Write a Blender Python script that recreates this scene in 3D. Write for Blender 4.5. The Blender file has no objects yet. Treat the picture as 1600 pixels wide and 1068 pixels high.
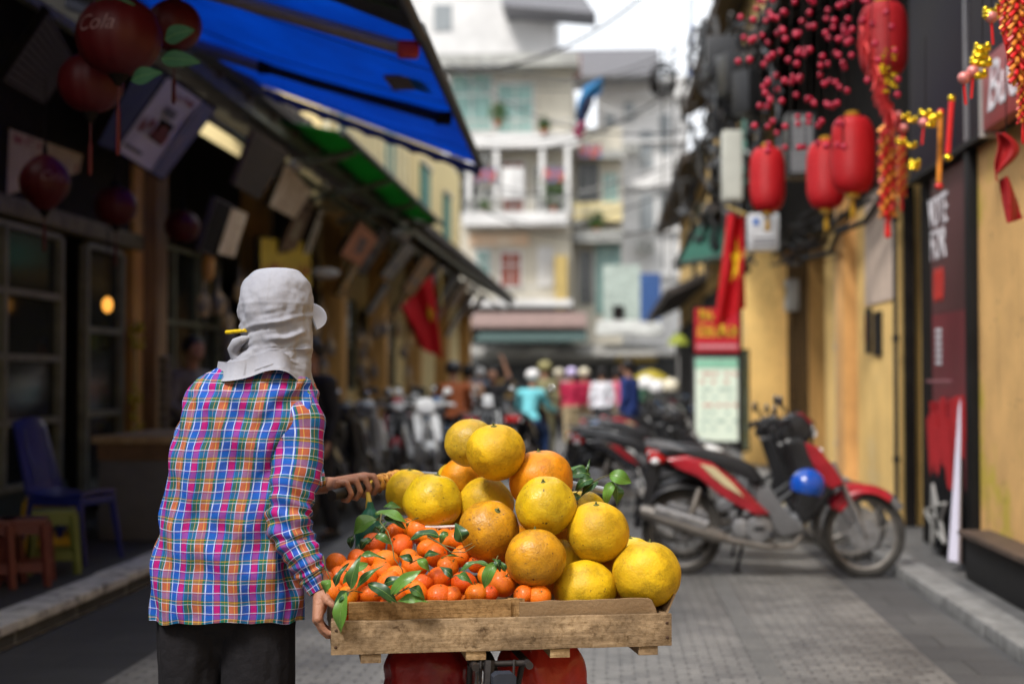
import bpy, bmesh, math, random
from mathutils import Vector, Matrix, Euler, noise
random.seed(7)
R = math.radians; PI = math.pi
V = Vector
SC = bpy.context.scene; COL = SC.collection

# ---------------------------------------------------------------- camera
F = 2222.0; CX, CY = 800.0, 534.0
CAM = V((0, 0, 1.30)); YAW = R(3.86); PITCH = R(1.444)
CR = (Euler((PI/2+PITCH, 0, YAW), 'XYZ')).to_matrix()
def ray(px, py): return CR @ V(((px-CX)/F, (CY-py)/F, -1.0))
def at(px, py, Y):
    d = ray(px, py); return CAM + d*(Y/d.y)
def atX(px, py, X):
    d = ray(px, py); return CAM + d*(X/d.x)
def gnd(px, py, z=0.0):
    d = ray(px, py); return CAM + d*((z-CAM.z)/d.z)
cd = bpy.data.cameras.new('camera'); cam = bpy.data.objects.new('camera', cd); COL.objects.link(cam)
cam.location = CAM; cam.rotation_euler = (PI/2+PITCH, 0, YAW)
cd.lens = 50.0; cd.sensor_width = 36.0; cd.clip_start = 0.1; cd.clip_end = 3000
cd.dof.use_dof = True; cd.dof.focus_distance = 3.80; cd.dof.aperture_fstop = 1.7; cd.dof.aperture_blades = 9
SC.camera = cam

# ---------------------------------------------------------------- materials
MATS = {}
def nt(m): return m.node_tree.nodes, m.node_tree.links
def mat(name, col, rough=0.6, metal=0.0, var=0.15, vs=6.0, bump=0.0, bs=40.0, col2=None, spec=0.35, coat=0.0, trans=0.0, emit=0.0, sub=0.0, stretch=None, sharp=(0.3, 0.7), sheen=0.0):
    if name in MATS: return MATS[name]
    m = bpy.data.materials.new(name); m.use_nodes = True; N, L = nt(m)
    b = N['Principled BSDF']
    b.inputs['Roughness'].default_value = rough; b.inputs['Metallic'].default_value = metal
    b.inputs['Specular IOR Level'].default_value = spec; b.inputs['Coat Weight'].default_value = coat
    if coat: b.inputs['Coat Roughness'].default_value = 0.12
    if sheen: b.inputs['Sheen Weight'].default_value = sheen
    if sub:
        b.inputs['Subsurface Weight'].default_value = sub; b.inputs['Subsurface Scale'].default_value = 0.008
    c = (*col, 1)
    tc = N.new('ShaderNodeTexCoord'); mp = N.new('ShaderNodeMapping'); L.new(tc.outputs['Object'], mp.inputs['Vector'])
    if stretch: mp.inputs['Scale'].default_value = stretch
    nz = N.new('ShaderNodeTexNoise'); nz.inputs['Scale'].default_value = vs; nz.inputs['Detail'].default_value = 6; nz.inputs['Roughness'].default_value = 0.62
    L.new(mp.outputs['Vector'], nz.inputs['Vector'])
    rp = N.new('ShaderNodeValToRGB'); e = rp.color_ramp.elements
    e[0].position, e[1].position = sharp
    c2 = col2 if col2 else tuple(x*(1-var) for x in col)
    e[0].color = (*c2, 1); e[1].color = (*(tuple(min(1, x*(1+var*0.6)) for x in col) if not col2 else col), 1)
    L.new(nz.outputs['Fac'], rp.inputs['Fac']); L.new(rp.outputs['Color'], b.inputs['Base Color'])
    if bump:
        n2 = N.new('ShaderNodeTexNoise'); n2.inputs['Scale'].default_value = bs; n2.inputs['Detail'].default_value = 5
        L.new(mp.outputs['Vector'], n2.inputs['Vector'])
        bp = N.new('ShaderNodeBump'); bp.inputs['Strength'].default_value = bump; bp.inputs['Distance'].default_value = 0.01
        L.new(n2.outputs['Fac'], bp.inputs['Height']); L.new(bp.outputs['Normal'], b.inputs['Normal'])
    if trans:
        out = N['Material Output']; t = N.new('ShaderNodeBsdfTranslucent'); mx = N.new('ShaderNodeMixShader'); mx.inputs[0].default_value = trans
        L.new(rp.outputs['Color'], t.inputs['Color']); L.new(b.outputs[0], mx.inputs[1]); L.new(t.outputs[0], mx.inputs[2]); L.new(mx.outputs[0], out.inputs['Surface'])
    if emit:
        L.new(rp.outputs['Color'], b.inputs['Emission Color']); b.inputs['Emission Strength'].default_value = emit
    MATS[name] = m; return m

# ---------------------------------------------------------------- object helpers
def tag(o, label=None, cat=None, group=None, kind=None):
    if label: o['label'] = label
    if cat: o['category'] = cat
    if group: o['group'] = group
    if kind: o['kind'] = kind
    return o
def thing(name, label, cat, loc=(0, 0, 0), rz=0.0, group=None):
    o = bpy.data.objects.new(name, None); COL.objects.link(o); o.location = loc; o.rotation_euler = (0, 0, rz); o.empty_display_size = 0.1
    return tag(o, label, cat, group)
def kids(o): return list(o.children)
def dup(root, loc=None, rz=None, label=None, group=None, scale=None, swap=None):
    def cp(o, par):
        c = o.copy(); COL.objects.link(c)
        if par: c.parent = par
        if swap and c.type == 'MESH':
            for i, s in enumerate(c.material_slots):
                if s.material and s.material.name in swap:
                    nm_ = swap[s.material.name]; s.link = 'OBJECT'; s.material = MATS[nm_]
        for k in kids(o): cp(k, c)
        return c
    r = cp(root, None)
    if loc is not None: r.location = loc
    if rz is not None: r.rotation_euler = (0, 0, rz)
    if label: r['label'] = label
    if group: r['group'] = group
    if scale: r.scale = (scale,)*3
    return r
def frame(z, up=V((0, 0, 1))):
    z = z.normalized()
    if abs(z.dot(up)) > 0.98: up = V((0, 1, 0))
    x = up.cross(z).normalized(); y = z.cross(x)
    return x, y

class MB:
    def __init__(s): s.v = []; s.f = []; s.m = []; s.uv = {}; s.cm = 0
    def add(s, vs, fs, uvs=None):
        o = len(s.v); s.v += [V(p) for p in vs]
        for i, f in enumerate(fs):
            if uvs: s.uv[len(s.f)] = uvs[i]
            s.f.append([o+k for k in f]); s.m.append(s.cm)
        return s
    def box(s, c, d, rot=None, top=1.0, rz=None):
        x, y, z = d[0]/2, d[1]/2, d[2]/2
        vs = [V((a*x*(top if cc > 0 else 1), b*y*(top if cc > 0 else 1), cc*z)) for cc in (-1, 1) for b in (-1, 1) for a in (-1, 1)]
        if rz is not None: rot = Matrix.Rotation(rz, 3, 'Z')
        if rot is not None: vs = [rot @ p for p in vs]
        c = V(c)
        return s.add([p+c for p in vs], [(0, 2, 3, 1), (4, 5, 7, 6), (0, 1, 5, 4), (2, 6, 7, 3), (0, 4, 6, 2), (1, 3, 7, 5)])
    def bb(s, a, b):
        a, b = V(a), V(b); return s.box((a+b)/2, (abs(b.x-a.x), abs(b.y-a.y), abs(b.z-a.z)))
    def tube(s, pts, rad, n=10, cap=True, flat=1.0, up=V((0, 0, 1))):
        pts = [V(p) for p in pts]
        if not hasattr(rad, '__len__'): rad = [rad]*len(pts)
        vs = []; px = None
        for i, p in enumerate(pts):
            d = (pts[min(i+1, len(pts)-1)]-pts[max(i-1, 0)])
            if d.length < 1e-9: d = V((0, 0, 1))
            d.normalize()
            if px is None: x, y = frame(d, up)
            else:
                x = (px - d*px.dot(d))
                if x.length < 1e-6: x, y = frame(d, up)
                x.normalize(); y = d.cross(x)
            px = x
            for k in range(n):
                a = 2*PI*k/n; vs.append(p + x*math.cos(a)*rad[i] + y*math.sin(a)*rad[i]*flat)
        fs = [(i*n+k, i*n+(k+1) % n, (i+1)*n+(k+1) % n, (i+1)*n+k) for i in range(len(pts)-1) for k in range(n)]
        if cap: fs += [tuple(range(n))[::-1], tuple(range((len(pts)-1)*n, len(pts)*n))]
        return s.add(vs, fs)
    def cyl(s, a, b, r, r2=None, n=14): return s.tube([a, b], [r, r if r2 is None else r2], n)
    def lathe(s, prof, c=(0, 0, 0), n=20, axis='Z', sq=(1, 1)):
        c = V(c); vs = []
        for r, h in prof:
            for k in range(n):
                a = 2*PI*k/n; x, y = r*math.cos(a)*sq[0], r*math.sin(a)*sq[1]
                vs.append(c + (V((x, y, h)) if axis == 'Z' else V((h, x, y)) if axis == 'X' else V((y, h, x))))
        m = len(prof)
        fs = [(i*n+k, i*n+(k+1) % n, (i+1)*n+(k+1) % n, (i+1)*n+k) for i in range(m-1) for k in range(n)]
        fs += [tuple(range(n))[::-1], tuple(range((m-1)*n, m*n))]
        return s.add(vs, fs)
    def ball(s, c, r, n=12, sc=(1, 1, 1)):
        prof = [(max(1e-4, math.sin(PI*i/n)), -math.cos(PI*i/n)) for i in range(n+1)]
        c = V(c); vs = []; w = n*2
        for rr, h in prof:
            for k in range(w):
                a = 2*PI*k/w; vs.append(c+V((rr*math.cos(a)*r*sc[0], rr*math.sin(a)*r*sc[1], h*r*sc[2])))
        fs = [(i*w+k, i*w+(k+1) % w, (i+1)*w+(k+1) % w, (i+1)*w+k) for i in range(n) for k in range(w)]
        return s.add(vs, fs)
    def torus(s, c, R1, r, axis='Y', n=28, m=10, a0=0, a1=2*PI):
        c = V(c); full = abs(a1-a0-2*PI) < 1e-6; cnt = n if full else n+1; vs = []
        for i in range(cnt):
            a = a0+(a1-a0)*i/n; ca, sa = math.cos(a), math.sin(a)
            for k in range(m):
                b = 2*PI*k/m; rr = R1+r*math.cos(b); h = r*math.sin(b)
                p = {'Y': V((rr*ca, h, rr*sa)), 'Z': V((rr*ca, rr*sa, h)), 'X': V((h, rr*ca, rr*sa))}[axis]; vs.append(c+p)
        fs = [(i*m+k, ((i+1) % cnt)*m+k, ((i+1) % cnt)*m+(k+1) % m, i*m+(k+1) % m) for i in range(n) for k in range(m)]
        return s.add(vs, fs)
    def prism(s, pts, y0, y1, inset=0.0, axis='Y'):
        """polygon pts (x,z) swept from y0 to y1; inset pulls the two side faces in for rounded flanks"""
        n = len(pts); cx = sum(p[0] for p in pts)/n; cz = sum(p[1] for p in pts)/n
        rings = [(y0, 1-inset), (y0+(y1-y0)*0.18, 1-inset*0.25), (y0+(y1-y0)*0.82, 1-inset*0.25), (y1, 1-inset)] if inset else [(y0, 1), (y1, 1)]
        vs = []
        for y, k in rings:
            for x, z in pts:
                a, b = cx+(x-cx)*k, cz+(z-cz)*k
                vs.append({'Y': (a, y, b), 'X': (y, a, b), 'Z': (a, b, y)}[axis])
        fs = [(i*n+k, i*n+(k+1) % n, (i+1)*n+(k+1) % n, (i+1)*n+k) for i in range(len(rings)-1) for k in range(n)]
        fs += [tuple(range(n))[::-1], tuple(range((len(rings)-1)*n, len(rings)*n))]
        return s.add(vs, fs)
    def grid(s, fn, nu, nv, th=0.0, uvf=None):
        vs = []
        P = [[V(fn(i/nu, j/nv)) for i in range(nu+1)] for j in range(nv+1)]
        for row in P: vs += row
        w = nu+1
        fs = [(j*w+i, j*w+i+1, (j+1)*w+i+1, (j+1)*w+i) for j in range(nv) for i in range(nu)]
        uvs = None
        if uvf: uvs = [[uvf(i/nu, j/nv), uvf((i+1)/nu, j/nv), uvf((i+1)/nu, (j+1)/nv), uvf(i/nu, (j+1)/nv)] for j in range(nv) for i in range(nu)]
        if th:
            off = len(vs); nor = []
            for j in range(nv+1):
                for i in range(nu+1):
                    a = P[j][min(i+1, nu)]-P[j][max(i-1, 0)]; b = P[min(j+1, nv)][i]-P[max(j-1, 0)][i]
                    nn = a.cross(b); nor.append(nn.normalized() if nn.length > 1e-12 else V((0, 0, 1)))
            vs += [p-nrm*th for p, nrm in zip(vs[:off], nor)]
            base = list(fs); fs += [tuple(off+k for k in f[::-1]) for f in base]
            if uvs: uvs += [u[::-1] for u in uvs]
            edge = [(i, i+1) for i in range(nu)]+[(nv*w+i+1, nv*w+i) for i in range(nu)]+[((j+1)*w, j*w) for j in range(nv)]+[(j*w+nu, (j+1)*w+nu) for j in range(nv)]
            for a, b in edge:
                fs.append((b, a, off+a, off+b))
                if uvs: uvs.append([(0, 0)]*4)
        return s.add(vs, fs, uvs)
    def build(s, name, mats, par=None, smooth=35, world=False, bevel=0.0, sub=0):
        me = bpy.data.meshes.new(name)
        off = V((0, 0, 0))
        M = None
        if world and par is not None:
            M = (Matrix.Translation(par.location) @ par.rotation_euler.to_matrix().to_4x4()).inverted()
            vs = [M @ p for p in s.v]
        else: vs = s.v
        me.from_pydata([tuple(p) for p in vs], [], s.f)
        if not isinstance(mats, (list, tuple)): mats = [mats]
        for m in mats: me.materials.append(m)
        me.polygons.foreach_set('material_index', s.m)
        if s.uv:
            ul = me.uv_layers.new(name='UVMap')
            for fi, uv in s.uv.items():
                ls = me.polygons[fi].loop_start
                for k, u in enumerate(uv): ul.data[ls+k].uv = u
        me.update()
        if bevel:
            bm = bmesh.new(); bm.from_mesh(me)
            bmesh.ops.recalc_face_normals(bm, faces=bm.faces)
            es = [e for e in bm.edges if len(e.link_faces) == 2 and e.calc_face_angle(0) > R(28)]
            bmesh.ops.bevel(bm, geom=es, offset=bevel, segments=2, profile=0.6, affect='EDGES', clamp_overlap=True)
            bm.to_mesh(me); bm.free()
        if smooth:
            me.shade_smooth(); me.set_sharp_from_angle(angle=R(smooth))
        o = bpy.data.objects.new(name, me); COL.objects.link(o)
        if par is not None: o.parent = par
        if sub:
            md = o.modifiers.new('sub', 'SUBSURF'); md.levels = sub; md.render_levels = sub
        return o

def recalc(o):
    bm = bmesh.new(); bm.from_mesh(o.data); bmesh.ops.recalc_face_normals(bm, faces=bm.faces); bm.to_mesh(o.data); bm.free()
def remesh(name, caps, mats, par=None, voxel=0.01, smooth_it=4, world=False, extra=None, fac=0.5):
    """one continuous surface grown over overlapping tapered capsules (p0,p1,r0,r1)"""
    b = MB()
    for c in caps:
        p0, p1, r0, r1 = V(c[0]), V(c[1]), c[2], c[3]
        if (p1-p0).length < 1e-5: b.ball(p0, r0, 10); continue
        d = (p1-p0).normalized(); pts = []; rs = []
        for k in range(5):
            a = PI/2*(k/4); pts.append(p0-d*r0*math.cos(a)); rs.append(max(r0*math.sin(a), 1e-4))
        for k in range(5):
            a = PI/2*(k/4); pts.append(p1+d*r1*math.sin(a)); rs.append(max(r1*math.cos(a), 1e-4))
        b.tube(pts, rs, 16)
    if extra: extra(b)
    o = b.build(name, mats, par, smooth=0, world=world); recalc(o)
    md = o.modifiers.new('r', 'REMESH'); md.mode = 'VOXEL'; md.voxel_size = voxel
    if smooth_it:
        m2 = o.modifiers.new('s', 'SMOOTH'); m2.factor = fac; m2.iterations = smooth_it
    pr = o.parent; o.parent = None
    bpy.context.view_layer.update()
    dg = bpy.context.evaluated_depsgraph_get(); me = bpy.data.meshes.new_from_object(o.evaluated_get(dg))
    o.modifiers.clear(); o.data = me; me.shade_smooth(); o.parent = pr
    return o
def text_mesh(name, s, size, m, par, M, ext=0.004, shear=0.0, sx=1.0, space=1.0):
    """M: 4x4 matrix placing the text's XY plane in the parent's space"""
    cu = bpy.data.curves.new(name, 'FONT'); cu.body = s; cu.size = size; cu.extrude = ext; cu.align_x = 'CENTER'; cu.align_y = 'CENTER'; cu.shear = shear; cu.space_character = space
    t = bpy.data.objects.new(name, cu); COL.objects.link(t); bpy.context.view_layer.update()
    me = bpy.data.meshes.new_from_object(t.evaluated_get(bpy.context.evaluated_depsgraph_get()))
    bpy.data.objects.remove(t); me.transform(M @ Matrix.Diagonal((sx, 1, 1, 1))); me.materials.clear(); me.materials.append(m)
    o = bpy.data.objects.new(name, me); COL.objects.link(o)
    if par is not None: o.parent = par
    return o
def basis(o, x, y, z=None):
    x, y = V(x).normalized(), V(y).normalized(); z = x.cross(y)
    m = Matrix((x, y, z)).transposed().to_4x4(); m.translation = V(o); return m
def struct(b, name, m, **k): return tag(b.build(name, m, **k), kind='structure')

# ---------------------------------------------------------------- light
w = bpy.data.worlds.new('World'); SC.world = w; w.use_nodes = True
N, L = w.node_tree.nodes, w.node_tree.links
bg = N['Background']; sky = N.new('ShaderNodeTexSky'); sky.sky_type = 'NISHITA'; sky.sun_disc = False
SUN_EL, SUN_AZ = 52.0, 212.0     # azimuth clockwise from +Y
sky.sun_elevation = R(SUN_EL); sky.sun_rotation = R(SUN_AZ); sky.air_density = 1.0; sky.dust_density = 6.0; sky.ozone_density = 0.6
hs = N.new('ShaderNodeHueSaturation'); hs.inputs['Saturation'].default_value = 0.30
L.new(sky.outputs[0], hs.inputs['Color'])
# thin even overcast over the clear sky
ov = N.new('ShaderNodeMix'); ov.data_type = 'RGBA'; ov.inputs[0].default_value = 0.72; L.new(hs.outputs[0], ov.inputs[6]); ov.inputs[7].default_value = (7.6, 7.9, 8.3, 1)
L.new(ov.outputs[2], bg.inputs['Color']); bg.inputs['Strength'].default_value = 0.13
sd = bpy.data.lights.new('sun', 'SUN'); sd.energy = 2.0; sd.angle = R(12); sd.color = (1, 0.955, 0.89)
so = bpy.data.objects.new('sun', sd); COL.objects.link(so)
dv = V((math.sin(R(SUN_AZ))*math.cos(R(SUN_EL)), math.cos(R(SUN_AZ))*math.cos(R(SUN_EL)), math.sin(R(SUN_EL))))
so.rotation_euler = dv.to_track_quat('Z', 'Y').to_euler()
SC.view_settings.view_transform = 'Standard'; SC.view_settings.look = 'None'; SC.view_settings.gamma = 1.0; SC.view_settings.use_curve_mapping = False
SC.view_settings.exposure = 0.8
SC.render.engine = 'CYCLES'
# ================================================================ GROUND
def paver(name, c1, c2, mortar, bw, rh, off=0.5, rough=0.75, rot=0.0, patch=0.35, ms=0.006):
    m = bpy.data.materials.new(name); m.use_nodes = True; N, L = nt(m); b = N['Principled BSDF']; b.inputs['Roughness'].default_value = rough
    tc = N.new('ShaderNodeTexCoord'); mp = N.new('ShaderNodeMapping'); mp.inputs['Rotation'].default_value = (0, 0, rot); L.new(tc.outputs['Object'], mp.inputs['Vector'])
    nzw = N.new('ShaderNodeTexNoise'); nzw.inputs['Scale'].default_value = 5.0; L.new(mp.outputs[0], nzw.inputs['Vector'])
    wm = N.new('ShaderNodeVectorMath'); wm.operation = 'SCALE'; wm.inputs['Scale'].default_value = 0.012; L.new(nzw.outputs['Color'], wm.inputs[0])
    wa = N.new('ShaderNodeVectorMath'); wa.operation = 'ADD'; L.new(mp.outputs[0], wa.inputs[0]); L.new(wm.outputs[0], wa.inputs[1])
    br = N.new('ShaderNodeTexBrick'); br.offset = off; br.inputs['Scale'].default_value = 1.0; br.inputs['Brick Width'].default_value = bw; br.inputs['Row Height'].default_value = rh
    br.inputs['Mortar Size'].default_value = ms; br.inputs['Mortar Smooth'].default_value = 0.4; br.inputs['Bias'].default_value = -0.1
    br.inputs['Color1'].default_value = (*c1, 1); br.inputs['Color2'].default_value = (*c2, 1); br.inputs['Mortar'].default_value = (*mortar, 1); L.new(wa.outputs[0], br.inputs['Vector'])
    n1 = N.new('ShaderNodeTexNoise'); n1.inputs['Scale'].default_value = 1.1; n1.inputs['Detail'].default_value = 8; n1.inputs['Roughness'].default_value = 0.65; L.new(tc.outputs['Object'], n1.inputs['Vector'])
    r1 = N.new('ShaderNodeValToRGB'); r1.color_ramp.elements[0].position = 0.34; r1.color_ramp.elements[0].color = (1-patch,)*3+(1,); r1.color_ramp.elements[1].position = 0.66; r1.color_ramp.elements[1].color = (1.12, 1.1, 1.06, 1); L.new(n1.outputs['Fac'], r1.inputs['Fac'])
    n2 = N.new('ShaderNodeTexNoise'); n2.inputs['Scale'].default_value = 60; n2.inputs['Detail'].default_value = 4; L.new(tc.outputs['Object'], n2.inputs['Vector'])
    r2 = N.new('ShaderNodeValToRGB'); r2.color_ramp.elements[0].position = 0.3; r2.color_ramp.elements[0].color = (0.72, 0.72, 0.72, 1); r2.color_ramp.elements[1].position = 0.62; r2.color_ramp.elements[1].color = (1.1, 1.1, 1.1, 1); L.new(n2.outputs['Fac'], r2.inputs['Fac'])
    def mul(a, c):
        x = N.new('ShaderNodeMix'); x.data_type = 'RGBA'; x.blend_type = 'MULTIPLY'; x.inputs[0].default_value = 1; L.new(a, x.inputs[6]); L.new(c, x.inputs[7]); return x.outputs[2]
    L.new(mul(mul(br.outputs['Color'], r1.outputs['Color']), r2.outputs['Color']), b.inputs['Base Color'])
    bp = N.new('ShaderNodeBump'); bp.inputs['Strength'].default_value = 0.6; bp.inputs['Distance'].default_value = 0.006; bp.invert = True
    ad = N.new('ShaderNodeMath'); ad.operation = 'SUBTRACT'; L.new(br.outputs['Fac'], ad.inputs[0]); ml = N.new('ShaderNodeMath'); ml.operation = 'MULTIPLY'; ml.inputs[1].default_value = 0.4; L.new(n2.outputs['Fac'], ml.inputs[0]); L.new(ml.outputs[0], ad.inputs[1])
    L.new(ad.outputs[0], bp.inputs['Height']); L.new(bp.outputs['Normal'], b.inputs['Normal'])
    MATS[name] = m; return m
M_road = paver('road_pavers', (0.245, 0.24, 0.232), (0.145, 0.142, 0.14), (0.085, 0.083, 0.082), 0.12, 0.06, ms=0.007, patch=0.5, rough=0.5)
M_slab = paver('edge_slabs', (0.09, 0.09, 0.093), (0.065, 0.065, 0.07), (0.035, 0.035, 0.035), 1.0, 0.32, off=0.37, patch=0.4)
M_slabL = paver('edge_slabs_shaded', (0.032, 0.032, 0.034), (0.025, 0.025, 0.027), (0.012, 0.012, 0.012), 0.62, 0.3, off=0.4, patch=0.4)  # slab colour darkened to carry the awning shade on the left
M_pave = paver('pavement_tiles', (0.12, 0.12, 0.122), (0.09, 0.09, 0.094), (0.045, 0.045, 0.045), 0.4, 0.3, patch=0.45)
M_paveL = paver('pavement_tiles_shaded', (0.018, 0.018, 0.02), (0.014, 0.014, 0.016), (0.008, 0.008, 0.008), 0.3, 0.3, patch=0.4)  # shade of the left side put into the tile colour
M_kerb = mat('kerb_stone', (0.20, 0.20, 0.198), 0.8, var=0.4, vs=9, bump=0.4, bs=60)
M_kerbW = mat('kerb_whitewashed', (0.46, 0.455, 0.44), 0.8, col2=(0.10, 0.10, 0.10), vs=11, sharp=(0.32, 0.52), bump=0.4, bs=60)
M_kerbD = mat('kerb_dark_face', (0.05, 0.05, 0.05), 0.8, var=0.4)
M_asph = mat('asphalt', (0.07, 0.07, 0.07), 0.85, vs=3, bump=0.3, bs=80)

def sheet(name, x0, x1, y0, y1, z, m):
    b = MB(); b.add([(x0, y0, z), (x1, y0, z), (x1, y1, z), (x0, y1, z)], [(0, 1, 2, 3)]); return struct(b, name, m, smooth=0)
sheet('ground', -400, 400, -200, 900, -0.02, M_asph)
sheet('road', -2.15, 1.48, -6, 75, 0.0, M_road)
sheet('road_edge', 1.48, 1.87, -6, 75, 0.0, M_slab)
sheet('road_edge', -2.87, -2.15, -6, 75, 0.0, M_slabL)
# drain strip in the paving
sheet('drain_strip', 0.66, 0.76, -6, 60, 0.004, paver('drain_slabs', (.15, .148, .145), (.12, .12, .12), (.06, .06, .06), .6, .3))
b = MB(); y = -6.0; rnd = random.Random(3)
while y < 70:
    l = 0.95 if y < 30 else 4.0
    b.box((1.97, y+l/2, 0.035+rnd.uniform(-.003, .003)), (0.2, l-0.012, 0.09)); y += l
struct(b, 'kerb', M_kerb, bevel=0.012)
b = MB(); y = -6.0
while y < 70:
    l = 0.8 if y < 30 else 4.0
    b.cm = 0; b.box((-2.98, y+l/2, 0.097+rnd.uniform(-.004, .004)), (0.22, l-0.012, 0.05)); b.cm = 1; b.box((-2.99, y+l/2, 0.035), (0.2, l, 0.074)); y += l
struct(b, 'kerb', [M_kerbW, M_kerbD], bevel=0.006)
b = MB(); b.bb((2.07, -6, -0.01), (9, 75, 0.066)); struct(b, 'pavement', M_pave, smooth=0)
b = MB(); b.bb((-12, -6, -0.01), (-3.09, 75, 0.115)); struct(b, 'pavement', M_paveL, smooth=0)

# ================================================================ wall materials
M_yel = mat('yellow_limewash', (0.72, 0.47, 0.17), 0.85, col2=(0.52, 0.32, 0.12), vs=1.6, sharp=(0.3, 0.7), bump=0.15, bs=30, stretch=(1, 1, 0.35))
def stained(name, base, spots, stain, s1=2.2, rough=0.85):
    m = bpy.data.materials.new(name); m.use_nodes = True; N, L = nt(m); b = N['Principled BSDF']; b.inputs['Roughness'].default_value = rough
    tc = N.new('ShaderNodeTexCoord'); src = None
    def noise_(sc, det, st=(1, 1, 1)):
        mp = N.new('ShaderNodeMapping'); mp.inputs['Scale'].default_value = st; L.new(tc.outputs['Object'], mp.inputs['Vector'])
        n = N.new('ShaderNodeTexNoise'); n.inputs['Scale'].default_value = sc; n.inputs['Detail'].default_value = det; n.inputs['Roughness'].default_value = 0.65; L.new(mp.outputs[0], n.inputs['Vector']); return n.outputs['Fac']
    def ramp(f, p0, p1):
        r = N.new('ShaderNodeValToRGB'); r.color_ramp.elements[0].position = p0; r.color_ramp.elements[1].position = p1; L.new(f, r.inputs['Fac']); return r.outputs['Color']
    def mix(f, a, c, mode='MIX'):
        x = N.new('ShaderNodeMix'); x.data_type = 'RGBA'; x.blend_type = mode; L.new(f, x.inputs[0])
        for i, q in ((6, a), (7, c)):
            if isinstance(q, tuple): x.inputs[i].default_value = (*q, 1)
            else: L.new(q, x.inputs[i])
        return x.outputs[2]
    c = mix(ramp(noise_(s1, 7), 0.35, 0.68), base, tuple(k*0.74 for k in base))
    c = mix(ramp(noise_(1.3, 5), 0.56, 0.66), c, stain)
    c = mix(ramp(noise_(3.2, 8, (1, 3, 0.5)), 0.60, 0.75), c, tuple(k*0.5 for k in base))
    c = mix(ramp(noise_(16, 3, (1, 1, 0.6)), 0.67, 0.73), c, spots)
    L.new(c, b.inputs['Base Color'])
    bp = N.new('ShaderNodeBump'); bp.inputs['Strength'].default_value = 0.25; bp.inputs['Distance'].default_value = 0.01; L.new(noise_(22, 6), bp.inputs['Height']); L.new(bp.outputs['Normal'], b.inputs['Normal'])
    MATS[name] = m; return m
M_yst = stained('stained_ochre_plaster', (0.74, 0.44, 0.16), (0.09, 0.07, 0.035), (0.50, 0.38, 0.05))
M_yel = stained('weathered_yellow_limewash', (0.88, 0.58, 0.20), (0.30, 0.16, 0.06), (0.70, 0.50, 0.22), s1=1.4)
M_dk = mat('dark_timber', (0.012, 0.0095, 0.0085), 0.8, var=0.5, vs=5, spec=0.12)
M_blk = mat('black_painted', (0.008, 0.008, 0.009), 0.6, var=0.4, spec=0.2)
M_roof = mat('old_roof_tile', (0.06, 0.05, 0.045), 0.85, var=0.5, vs=14, bump=0.8, bs=25)
M_wood = mat('ochre_wood', (0.30, 0.19, 0.09), 0.7, col2=(0.15, 0.085, 0.04), vs=4, stretch=(3, 3, 0.4))
M_frame = mat('pale_green_window_paint', (0.15, 0.155, 0.11), 0.6, var=0.4)
M_glassD = mat('dark_glass', (0.012, 0.016, 0.016), 0.12, var=0.3)
M_och = mat('ochre_paint', (0.66, 0.36, 0.11), 0.75, col2=(0.34, 0.19, 0.06), vs=3, stretch=(2, 2, 0.4))
M_crm = mat('cream_paint', (0.58, 0.54, 0.45), 0.8, col2=(0.40, 0.365, 0.30), vs=0.8, stretch=(1, 1, 0.5), bump=0.1)  # cream greyed down in place of haze at the street end
M_wht = mat('white_paint', (0.62, 0.61, 0.60), 0.8, var=0.22, vs=0.6)  # white lowered in place of haze on the far buildings
M_grnS = mat('green_shutter', (0.05, 0.20, 0.15), 0.6, var=0.3)
M_teal = mat('teal_glass', (0.26, 0.42, 0.38), 0.2, col2=(0.12, 0.22, 0.20), vs=2)
M_conc = mat('weathered_concrete', (0.35, 0.35, 0.33), 0.85, var=0.45, vs=1.5)
M_redd = mat('red_brown_paint', (0.26, 0.07, 0.045), 0.6, var=0.3)
M_redroof = mat('red_roof_tile', (0.38, 0.15, 0.12), 0.8, var=0.35, vs=4)
M_plum = mat('dark_plum_fascia', (0.022, 0.016, 0.02), 0.6, col2=(0.014, 0.01, 0.024), vs=1.5, spec=0.15)
M_metalD = mat('dark_metal', (0.04, 0.04, 0.042), 0.45, metal=0.6)
M_alu = mat('pale_metal', (0.50, 0.49, 0.47), 0.4, metal=0.5)
M_leaf = mat('foliage', (0.07, 0.13, 0.035), 0.6, var=0.5, vs=5, trans=0.25)

# ================================================================ RIGHT SIDE
XR = 2.45
# --- shop with the plum fascia (near)
s = thing('shop_building', 'near right shop with stained ochre wall, black plinth and wide dark plum fascia', 'building', (XR, 8, 0.066))
b = MB(); b.bb((2.352, 2, 0.066), (XR+0.3, 9.25, 2.76)); b.build('wall', M_yst, s, world=True)
b = MB(); b.bb((2.38, 9.26, 0.066), (XR+0.3, 11.0, 2.76)); b.build('back_wall', M_dk, s, world=True)
b = MB()
b.bb((2.19, 2, 0.066), (2.35, 8.95, 0.33)); b.build('plinth', M_blk, s, world=True, bevel=0.01)
b = MB(); b.bb((2.15, 2, 0.332), (2.35, 8.97, 0.365)); b.build('plinth_ledge', mat('worn_brown_ledge', (0.09, 0.06, 0.045), 0.6, var=0.5), s, world=True, bevel=0.006)
b = MB(); b.bb((2.29, 9.20, 0.066), (2.35, 9.32, 2.755)); b.build('door_post', M_blk, s, world=True, bevel=0.008)
for k, (y0, y1) in enumerate(((2, 5.2), (5.22, 9.14), (9.20, 10.9))):
    b = MB(); b.bb((2.28, y0, 2.8), (2.6, y1, 5.4)); b.build('fascia_panel', M_plum, s, world=True, bevel=0.01)
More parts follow.
